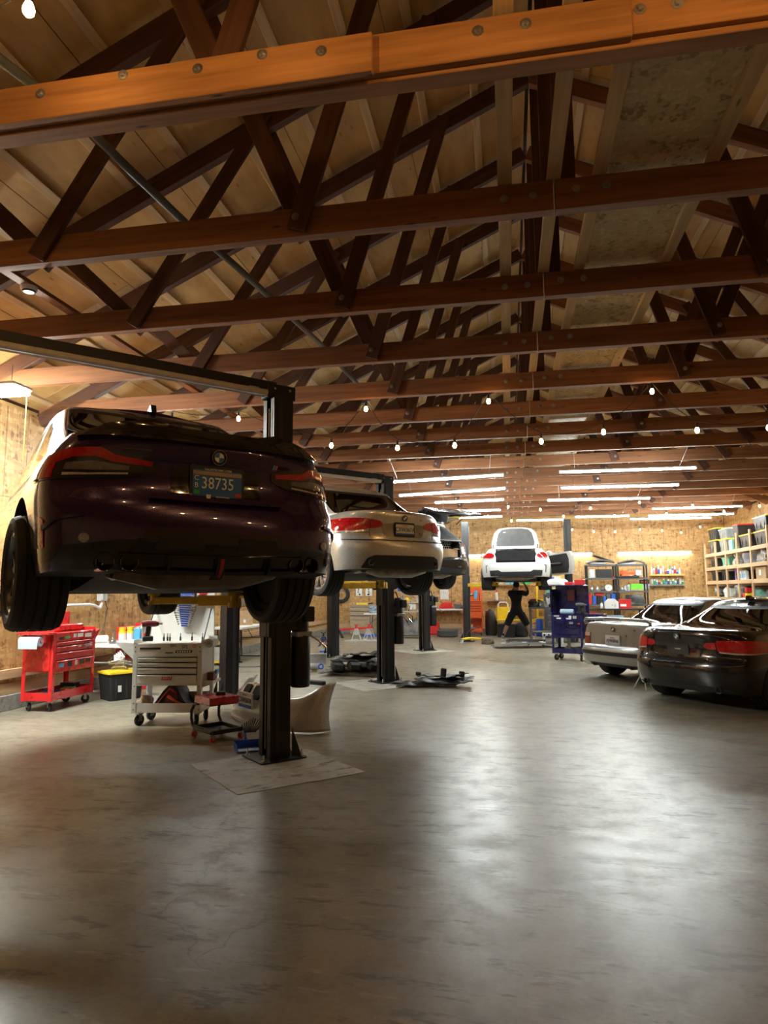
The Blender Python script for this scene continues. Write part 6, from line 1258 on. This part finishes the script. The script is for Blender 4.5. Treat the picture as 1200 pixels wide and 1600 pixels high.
def onb(x, y, z): return Matrix.Translation((1.30, 15.55, 0)) @ Matrix.Rotation(R(-22), 4, 'Z') @ Vector((x, y, z))
for x, z, sw, sh_, mm in ((-.22, .955, .12, .022, PAPER), (-.17, .905, .10, .03, PAPER), (.05, .90, .11, .03, PAPER), (.08, .94, .06, .05, PAPER), (.18, .93, .08, .06, LGR), (.10, .81, .08, .04, PAPER), (.26, .80, .05, .03, ORGP)): MB().box((x, -.233, z), (sw, .003, sh_)).obj('sticker', mm, bc)
paper_roll('light blue towel roll lying on the blue cart top', onb(-.02, -.1, 1.045), R(-22), .28, .055, BLUPAP, 0)
blob('towel_stack', 'folded white towel on the upper shelf of the blue cart', 'towel', onb(-.25, .02, 1.62), (.46, .3, .14), PAPER, R(-10), 51, rough=.08)
for k, (x, y, z, d_, m_, n_) in enumerate(((.0, .0, 1.62, (.22, .12, .07), REDPL, 'long red socket case'), (.24, .05, 1.62, (.20, .16, .12), REDPL, 'deep red socket case'), (.0, .18, 1.28, (.16, .06, .24), MAROON, 'maroon tool pouch'), (-.05, -.05, 1.0, (.20, .14, .10), LGR, 'grey parts case'), (.30, -.1, 1.0, (.14, .12, .18), BLKP, 'black ratchet stand'))): small_box('tool_case', n_ + (' on the upper shelf of the blue cart' if z > 1.5 else ' on the worktop of the blue cart' if z < 1.1 else ' hung on the blue cart back board'), 'tool case', onb(x, y, z), d_, m_, R(-22))
grip_tool('cordless_drill', 'black cordless drill standing on the right of the blue cart', onb(.27, -.16, 1.0), R(60), GRYP)
for k, x in enumerate((.42, .50, .58)): tag(MB().tube([onb(x, -.09, .98), onb(x + .02, -.09, .42)], .008, 6).obj('long_extension', CHR), ('left', 'middle', 'right')[k] + ' of three long chrome bars hung on the side locker of the blue cart', 'tool', 'long chrome bars')
blob('parts_heap', 'dark tools and a blue can on the lower tray of the blue cart', 'parts', onb(.18, 0, .165), (.3, .25, .12), BLKP, 0, 55, rough=.25); tag(MB().lathe([(0, -.05), (.07, -.05), (.08, 0), (.07, .05), (0, .05)], axis='y', n=18).obj('brown_spool', BROWN, loc=onb(-.02, -.1, .246), smooth=40), 'brown wire spool on the lower tray of the blue cart', 'spool')
tag(MB().cyl((0, 0, 0), (0, 0, .34), .035, n=14).obj('steel_cylinder', STEEL, loc=onb(-.06, .08, .165), smooth=40), 'upright steel cylinder on the lower tray of the blue cart', 'cylinder')
# engine / gearbox parts on a dark stand left of the blue cart
es = thing('parts_stand', 'dark metal workbench left of the blue cart piled with car parts', 'workbench', (1.0, 20.9, 0), 0); MB().box((0, 0, 1.0), (.86, .55, .05), bev=.005).obj('top', GRYP, es)
for x in (-.38, .38):
    for y in (-.22, .22): MB().box((x, y, .49), (.06, .06, .98)).obj('leg', GRYP, es)
MB().box((0, 0, .3), (.8, .5, .03)).obj('lower_shelf', GRYP, es)
for k, (x, m_, d_) in enumerate(((-.28, BLKP, (.30, .3, .16)), (.0, STEEL, (.26, .25, .18)), (.28, BLKP, (.28, .3, .14)), (.15, PAPER, (.12, .12, .26)))): blob('engine_part', ('black hose assembly', 'bare metal bracket', 'black ducting', 'white wrapped part')[k] + ' on the dark workbench left of the blue cart', 'car part', (1.0 + x, 20.9, 1.025), d_, m_, .3 * k, 60 + k, rough=.3)
grip_tool('impact_gun', 'dark red impact gun on the dark workbench behind the blue cart', (.72, 20.72, 1.025), R(-80), MAROON)
gb = thing('steel_rack', 'pale grey steel frame stand on the floor beneath the dark workbench', 'stand', (1.2, 20.1, 0)); MB().box((0, 0, .26), (.6, .3, .10), bev=.02).obj('plate', LGR, gb)
for x in (-.25, .25): MB().box((x, 0, .11), (.06, .25, .22)).obj('leg', LGR, gb)
for k in range(5): MB().cyl((-.24 + .12 * k, -.155, .26), (-.24 + .12 * k, -.148, .26), .03, n=12).obj('hole', DARK, gb)
# grey chest and clutter behind the blue cart
gc = thing('tool_cabinet', 'dark grey tool cabinet with green cloth on top behind the blue cart', 'cabinet', (1.62, 22.9, 0)); MB().box((0, 0, .72), (1.0, .5, 1.36), bev=.01).obj('carcass', GRYP, gc)
for k in range(5): d_ = box_obj('drawer', (0, -.255, 1.25 - .2 * k), (.9, .02, .17), GRYP, gc); MB().box((0, -.27, 1.32 - .2 * k), (.8, .014, .02)).obj('drawer_pull', STEEL, d_)
for a in (-1, 1): MB().box((a * .4, 0, .02), (.1, .4, .04)).obj('foot', BLKP, gc)
blob('green_cloth', 'pale green cloth spread on the dark grey cabinet', 'cloth', (1.55, 22.85, 1.40), (.8, .4, .16), TEALPL, 0, 71, rough=.12); small_box('storage_bin', 'teal lidded bin stacked on the dark grey cabinet', 'bin', (1.95, 22.95, 1.40), (.30, .4, .42), TEALPL, bev=.02)
yb = thing('yellow_rack', 'yellow metal shelf unit beside the rear lift column', 'rack', (1.35, 23.9, 0)); 
for x in (-.4, .4):
    for y in (-.2, .2): MB().box((x, y, 1.0), (.05, .05, 2.0)).obj('upright', YELPL, yb)
for z in (.6, 1.2, 1.82): MB().box((0, 0, z), (.8, .42, .05)).obj('shelf', YELPL, yb)
for k, (x, m_) in enumerate(((-.2, WPL), (.05, BLUPL), (.25, PAPER))): small_box('box', ('white', 'blue', 'paper')[k] + ' packet on the yellow shelf unit', 'box', (1.35 + x, 23.9, 1.846), (.2, .3, .08 + .03 * k), m_, .1 * k)
# tripod at the rear corner of the black coupe
tp = thing('tripod', 'small white-legged tripod standing behind the rear corner of the black coupe', 'tripod', (1.98, 11.06, 0))
for a in (0, 2.1, 4.2): MB().tube([(0, 0, .30), (.16 * math.cos(a + .5), .16 * math.sin(a + .5), .012)], .008, 6).obj('leg', WPL, tp, 40)
MB().lathe([(0, .29), (.025, .29), (.03, .33), (.02, .36), (0, .36)], n=12).obj('head', WPL, tp, 40)
# ================================================================ black shelf units on the back wall
LV = (.12, .58, 1.05, 1.48, 1.91, 2.34)
def shelf_unit(label, x):
    t = thing('shelf_unit', label, 'shelf', (x, 23.35, 0), 0, 'black plastic shelf units')
    for a in (-1, 1):
        for b in (-1, 1): MB().cyl((a * .44, b * .22, 0), (a * .44, b * .22, 2.34), .028, n=10).obj('post', BLKP, t)
    for z in LV: MB().prism(rr(.95, .52, .03), z - .05, z).obj('shelf_board', GRYP, t)
    return t
shelf_unit('left black plastic shelf unit on the back wall', 2.98); shelf_unit('right black plastic shelf unit on the back wall', 3.95)
def seat_cover(label, loc, rz, seed): 
    t = thing('seat_part', label, 'car part', loc, rz); rg = random.Random(seed); MB().grid(lambda a, b: Vector(((a - .5) * .85, (b - .5) * .42, .05 + .10 * math.sin(PI * a) + .04 * math.sin(7 * a + seed) * b)), 14, 6).obj('cover', GRYP, t, 40).modifiers.new('s', 'SOLIDIFY').thickness = .05
    MB().box((-.1, 0, .02), (.5, .35, .06), None, .02).obj('base', LGR, t); return t
sc0 = seat_cover('grey moulded panels heaped on top of the left black shelf unit', (2.98, 23.3, 2.36), .05, 1); seat_cover('grey panel laid on top of the right black shelf unit', (3.95, 23.3, 2.34), -.1, 2)
MB().box((.1, -.05, .17), (.70, .28, .05), (0, .35, 0), .02).obj('leaning_shell', BLKP, sc0)
IT = []
def on(x, z, d, m, nm, cat='box', y=23.25, rz=0): small_box(cat.replace(' ', '_'), nm, cat, (x, y, z), d, m, rz)
on(2.70, 1.91, (.16, .25, .28), CLEARP, 'clear jar tray on the second shelf of the left black unit', 'tray'); on(3.08, 1.91, (.48, .3, .28), BLKP, 'black amplifier box on the second shelf of the left black unit'); on(3.36, 1.91, (.08, .1, .06), REDPL, 'tiny red cap beside the black amplifier box', 'cap')
for k, x in enumerate((2.68, 2.85, 3.02)): tag(MB().lathe([(.02, 0), (.06, 0), (.07, .06), (.045, .1), (.05, .16), (.02, .17)], n=14, closed=True).obj('metal_part', (STEEL, ALU, GRYP)[k], loc=(x, 23.2, 1.48), smooth=40), ('first', 'second', 'third')[k] + ' turned metal part on the third shelf of the left black unit', 'car part')
pu = tag(MB().lathe([(.02, -.03), (.05, -.03), (.06, -.012), (.10, -.012), (.105, -.03), (.11, -.03), (.11, .03), (.02, .03)], axis='y', n=24, closed=True).obj('pulley', PAPER, loc=(3.20, 23.15, 1.592), smooth=40), 'white round pulley standing on the third shelf of the left black unit', 'pulley')
on(3.80, 1.91, (.70, .4, .05), BLKP, 'black tray on the second shelf of the right black unit', 'tray'); blob('extension_cord', 'orange extension cord heap on the second shelf of the right black unit', 'cord', (3.85, 23.2, 1.965), (.5, .25, .16), ORGP, 0, 81, rough=.2); blob('grey_bundle', 'grey hose bundle beside the orange cord heap', 'hose', (4.15, 23.25, 1.965), (.24, .22, .2), LGR, 0, 82)
on(4.08, 1.53, (.36, .22, .17), LIME, 'lime green plastic case on the third shelf of the right black unit', 'case'); on(4.08, 1.48, (.40, .3, .045), CARD, 'flat cardboard under the lime green case', 'cardboard')
for k, x in enumerate((3.62, 3.72, 3.83)): blob('metal_part', ('left', 'middle', 'right')[k] + ' of three small metal castings on the third shelf of the right black unit', 'car part', (x, 23.2, 1.48), (.10, .1, .12 + .05 * k), (ALU, STEEL, LGR)[k], 0, 84 + k)
for k, (x, m_, d_) in enumerate(((2.58, REDPL, (.12, .25, .40)), (2.74, BLUPL, (.10, .25, .28)), (2.90, BLKP, (.14, .25, .28)), (3.06, BLUPL, (.08, .25, .26)), (3.18, GRYP, (.12, .25, .36)), (3.34, BLUPL, (.14, .25, .34)))): on(x, 1.05, d_, m_, ('tall red case', 'first blue case', 'black case', 'narrow blue case', 'tall grey case', 'last wide blue case')[k] + ' on the fourth shelf of the left black unit', 'case')
on(2.90, 1.335, (.26, .22, .10), REDPL, 'red case lying on the black case of the left unit', 'case'); blob('metal_part', 'dark metal pile on the fourth shelf of the right black unit', 'car part', (4.05, 23.2, 1.05), (.6, .3, .28), GRYP, 0, 88, rough=.25)
on(2.72, .58, (.34, .3, .14), BLUPL, 'blue toolbox on the lower shelf of the left unit', 'tool box'); on(2.70, .72, (.24, .2, .06), REDPL, 'red lid box on the blue toolbox', 'box')
# dark bench in front with white boxes
db = thing('low_bench', 'black low bench in front of the black shelf units', 'bench', (3.15, 22.2, 0)); MB().box((0, 0, .92), (1.9, .55, .05), bev=.005).obj('top', BLKP, db); MB().box((0, 0, .6), (1.8, .5, .03)).obj('shelf', BLKP, db)
for x in (-.85, .85):
    for y in (-.22, .22): MB().box((x, y, .45), (.06, .06, .9)).obj('leg', BLKP, db)
wbx = thing('carton', 'white handled carton on the black low bench', 'carton', (3.12, 22.15, .945)); MB().prism([(-.2, 0), (.2, 0), (.2, .20), (.08, .30), (-.08, .30), (-.2, .20)], -.12, .12, 'y').obj('box', PAPER, wbx); text('lettering', '< ||', .1, GRYP, wbx, (.05, -.122, .1))
rbx = thing('carton', 'red carton right of the white carton on the black low bench', 'carton', (3.52, 22.18, .945)); MB().box((0, 0, .13), (.34, .26, .26), bev=.004).obj('box', REDPL, rbx); MB().box((0, 0, .265), (.36, .28, .03)).obj('lid', REDPL, rbx); MB().box((-.06, -.133, .10), (.18, .004, .07)).obj('label_band', PAPER, rbx)
bottle('small white and green bottle left of the white carton', (2.82, 22.1, .945), .20, .04, PAPER, GRNPL); on(3.1, .615, (.7, .3, .12), BLUPAP, 'pale blue box under the black low bench top', 'box', 22.2)
wh = thing('spare_wheel', 'loose alloy wheel standing beside the low bench', 'wheel', (3.0, 21.75, 0), R(70)); make_wheel(.31, .2, MATS['dark_rim'], 7, wh, 'wheel_assembly').location = (0, 0, .31)
# bottle ledges
BC = (WPL, CLEARP, PAPER, LGR, GRNPL, WPL, REDPL, SKY, CLEARP, BLUPL, GRYP, PAPER)
for li, (z, label, n) in enumerate(((2.00, 'upper timber bottle ledge on the back wall', 13), (1.66, 'lower timber bottle ledge on the back wall', 14))):
    q = thing('bottle_ledge', label, 'shelf', (5.30, YB - .1, z)); MB().box((0, 0, -.012), (1.12, .16, .024)).obj('board', SHELFW if li == 0 else STEEL, q); MB().box((0, -.078, .018), (1.12, .006, .035)).obj('lip', YELPL if li == 0 else STEEL, q)
    for s in (-1, 1): MB().prism([(-.07, -.024), (.07, -.024), (.07, -.12)], s * .5 - .01, s * .5 + .01, 'x').obj('bracket', SHELFW, q)
    rg = random.Random(li + 5)
    for k in range(n):
        h_ = rg.uniform(.16, .34) if li == 0 else rg.uniform(.12, .28); bottle(('first', 'second', 'third', 'fourth', 'fifth', 'sixth', 'seventh', 'eighth', 'ninth', 'tenth', 'eleventh', 'twelfth', 'thirteenth', 'fourteenth')[k] + ' bottle from the left on the ' + ('upper' if li == 0 else 'lower') + ' back wall ledge', (4.82 + k * .075, YB - .1, z), h_, .032, BC[(k * 5 + li * 3) % 12], BC[(k * 7 + 2 + li) % 12], .4, group=('upper' if li == 0 else 'lower') + ' ledge bottles', lab=BC[(k * 3 + li) % 12])
po = thing('wall_poster', 'black and white poster board left of the bottle ledges', 'poster', (4.58, YB - .02, 1.52)); MB().box((0, 0, .17), (.34, .012, .34)).obj('board', LGR, po); MB().box((0, -.007, .265), (.33, .004, .15)).obj('banner', BLKP, po); MB().prism([(-.10, -.02), (.12, -.03), (.10, .03), (-.12, .02)], -.012, -.009, 'y', (0, 0, .265)).obj('red_mark', REDPL, po); MB().box((0, -.007, .09), (.28, .004, .12)).obj('photo', CLEARP, po)
tag(MB().tube([(4.9, YB - .05, 1.05), (5.2, YB - .06, .98), (5.9, YB - .06, .95)], .02, 8).obj('wiper_arm', BLKP), 'thin black bar resting along the back wall behind the silver coupe', 'bar')
# ================================================================ timber racking on the right wall
rk = thing('timber_rack', 'tall pale timber racking along the right wall', 'rack', (6.3, 0, 0)); UY = (23.5, 22.4, 21.4, 20.4, 19.3, 18.1, 16.9); RL = (.12, .85, 1.27, 1.76, 2.19, 2.62)
for i, y in enumerate(UY):
    top = 3.08 if i > 2 else 2.96
    beam('upright', (.0, y, 0), (.0, y, top), .09, .04, SHELFW, rk, up=(1, 0, 0)); beam('upright', (.86, y, 0), (.86, y, top), .09, .04, SHELFW, rk, up=(1, 0, 0))
    for z in RL: beam('bearer', (.0, y - .03, z - .11), (.88, y - .03, z - .11), .03, .09, SHELFW, rk)
for a, b in zip(UY, UY[1:]):
    for z in RL: beam('rail', (-.005, a - .05, z - .05), (-.005, b + .05, z - .05), .035, .095, SHELFW, rk); MB().box((.44, (a + b) / 2, z + .004), (.84, a - b - .02, .012)).obj('deck', OSB2, rk)
XR_ = 6.68
def rt(label, bay, z, w, d, h, body=BLKP, lidm=YELPL, dy=0, lid=True): return tote(label, (XR_, (UY[bay] + UY[bay + 1]) / 2 + dy, z + .012), R(90), w, d, h, body, lidm, 'racked totes', 'tote', lid)
GT = mat('tote_grey_black', (.022, .023, .025), .45, 0, .15)
SMK = mat('smoky_plastic', (.17, .18, .18), .4, 0, .2)
rt('black tote with yellow lid on the top deck, farthest bay', 0, 2.62, .75, .62, .42, GT); rt('black tote with yellow lid stacked topmost in the farthest bay', 0, 3.05, .75, .62, .36, GT)
rt('hazy tote with yellow lid in the second farthest top bay', 1, 2.62, .72, .6, .38, SMK); rt('clear tote stacked on the hazy yellow-lidded tote', 1, 3.01, .72, .6, .30, SMK, LGR)
rt('grey tote with red lid in the middle top bay', 2, 2.62, .42, .6, .70, GT, REDPL, -.2); small_box('tool_case', 'teal case beside the grey tote in the middle top bay', 'case', (6.5, 21.1, 2.632), (.3, .3, .3), TEALPL)
for b_, n_, c_ in ((3, 'fourth', 1), (4, 'fifth', 2), (5, 'nearest', 3)):
    for k in range(c_): rt(('lowest', 'middle', 'topmost')[k] + ' big black tote in the ' + n_ + ' racking bay from the back wall, top deck', b_, 2.62 + .365 * k, .92, .66, .36, GT, YELPL if k != 2 else REDPL)
rt('tall black tote in the farthest bay one shelf below the top', 0, 2.19, .7, .6, .34, GT); rt('teal tote one shelf below the top in the second bay', 1, 2.19, .62, .55, .26, TEALPL, TEALPL)
rt('black tote with red lid two shelves below the top, farthest bay', 0, 1.76, .7, .6, .36, GT, REDPL); rt('black tote with red lid two shelves down in the second bay', 1, 1.76, .7, .6, .36, GT, REDPL)
for k, (b_, z, d_, m_, n_) in enumerate(((2, 2.19, (.5, .7, .32), mat('mixed_metal', (.30, .29, .28), .45, .5, .6, 12), 'heap of black and silver car parts one shelf down in the middle bay'), (3, 2.19, (.5, .8, .30), GRYP, 'heap of dark suspension parts one shelf down in the fourth bay'), (4, 2.19, (.5, .95, .34), MATS['mixed_metal'], 'long heap of exhaust parts one shelf down in the fifth bay'), (2, 1.76, (.45, .6, .30), BLKP, 'dark car parts two shelves down in the middle bay'), (0, 1.27, (.5, .6, .34), MATS['mixed_metal'], 'mixed silver parts with red lid on the low shelf, farthest bay'), (1, 1.27, (.5, .7, .36), CLEARP, 'plastic-wrapped rolls on the low shelf of the second bay'), (2, 1.27, (.5, .6, .34), MATS['mixed_metal'], 'jumbled parts on the low shelf of the middle bay'), (3, 1.27, (.4, .5, .2), TEALPL, 'pale green parts trays on the low shelf of the fourth bay'), (4, 1.27, (.4, .6, .2), GRYP, 'dark tray of parts on the low shelf of the fifth bay'))):
    blob('parts_heap', n_, 'car parts', (XR_ - .08, (UY[b_] + UY[b_ + 1]) / 2, z + .012), d_, m_, 0, 100 + k, rough=.26)
for k in range(9):
    yy = 19.0 + .16 * k; p0 = Vector((6.5, yy, 2.25 + .05 * (k % 3))); tag(MB().tube([p0, p0 + Vector((.05, .12, .12)), p0 + Vector((.1, .25, .02)), p0 + Vector((.15, .3, .12))], .022, 8).obj('bent_pipe', (STEEL, BLK, CHR)[k % 3], smooth=50), ('first', 'second', 'third', 'fourth', 'fifth', 'sixth', 'seventh', 'eighth', 'ninth')[k] + ' bent metal pipe from the near end, one shelf below the racking top', 'pipe', 'bent pipes on the racking')
for k in range(4): bottle(('first', 'second', 'third', 'fourth')[k] + ' white washer fluid jug two shelves down in the fourth bay', (6.45, 20.95 - .17 * k - .2, 1.772), .30, .075, WPL, (BLKP, GRNPL)[k % 2], .35, True, 'washer fluid jugs', lab=SKY, rz=R(-90))
small_box('plastic_bin', 'lavender plastic bin beside the washer fluid jugs', 'bin', (6.6, 20.92 + .18, 1.772), (.3, .2, .34), PURP); bx2 = thing('cardboard_box', 'brown cardboard box with white label in the fifth racking bay', 'box', (6.55, 18.85, 1.772)); MB().box((0, 0, .15), (.4, .7, .3), bev=.004).obj('carton', CARD, bx2); MB().box((-.202, .05, .16), (.004, .14, .14)).obj('label_band', PAPER, bx2)
for k, (m_, dz) in enumerate(((REDPL, 0), (YELPL, 0), (BLKP, .14), (REDPL, .14))): small_box('parts_box', ('lower red', 'lower yellow', 'upper black', 'upper red')[k] + ' small parts box on the low shelf of the fourth bay', 'parts box', (6.35, 20.0 - .18 * (k % 2), 1.282 + dz), (.16, .15, .12), m_)
tag(MB().prism(rr(.5, .24, .05), 0, .05).obj('dark_pan', BLKP, loc=(6.45, 18.7, 1.5)), 'dark drain pan on the low shelf of the nearest racking bay', 'pan')
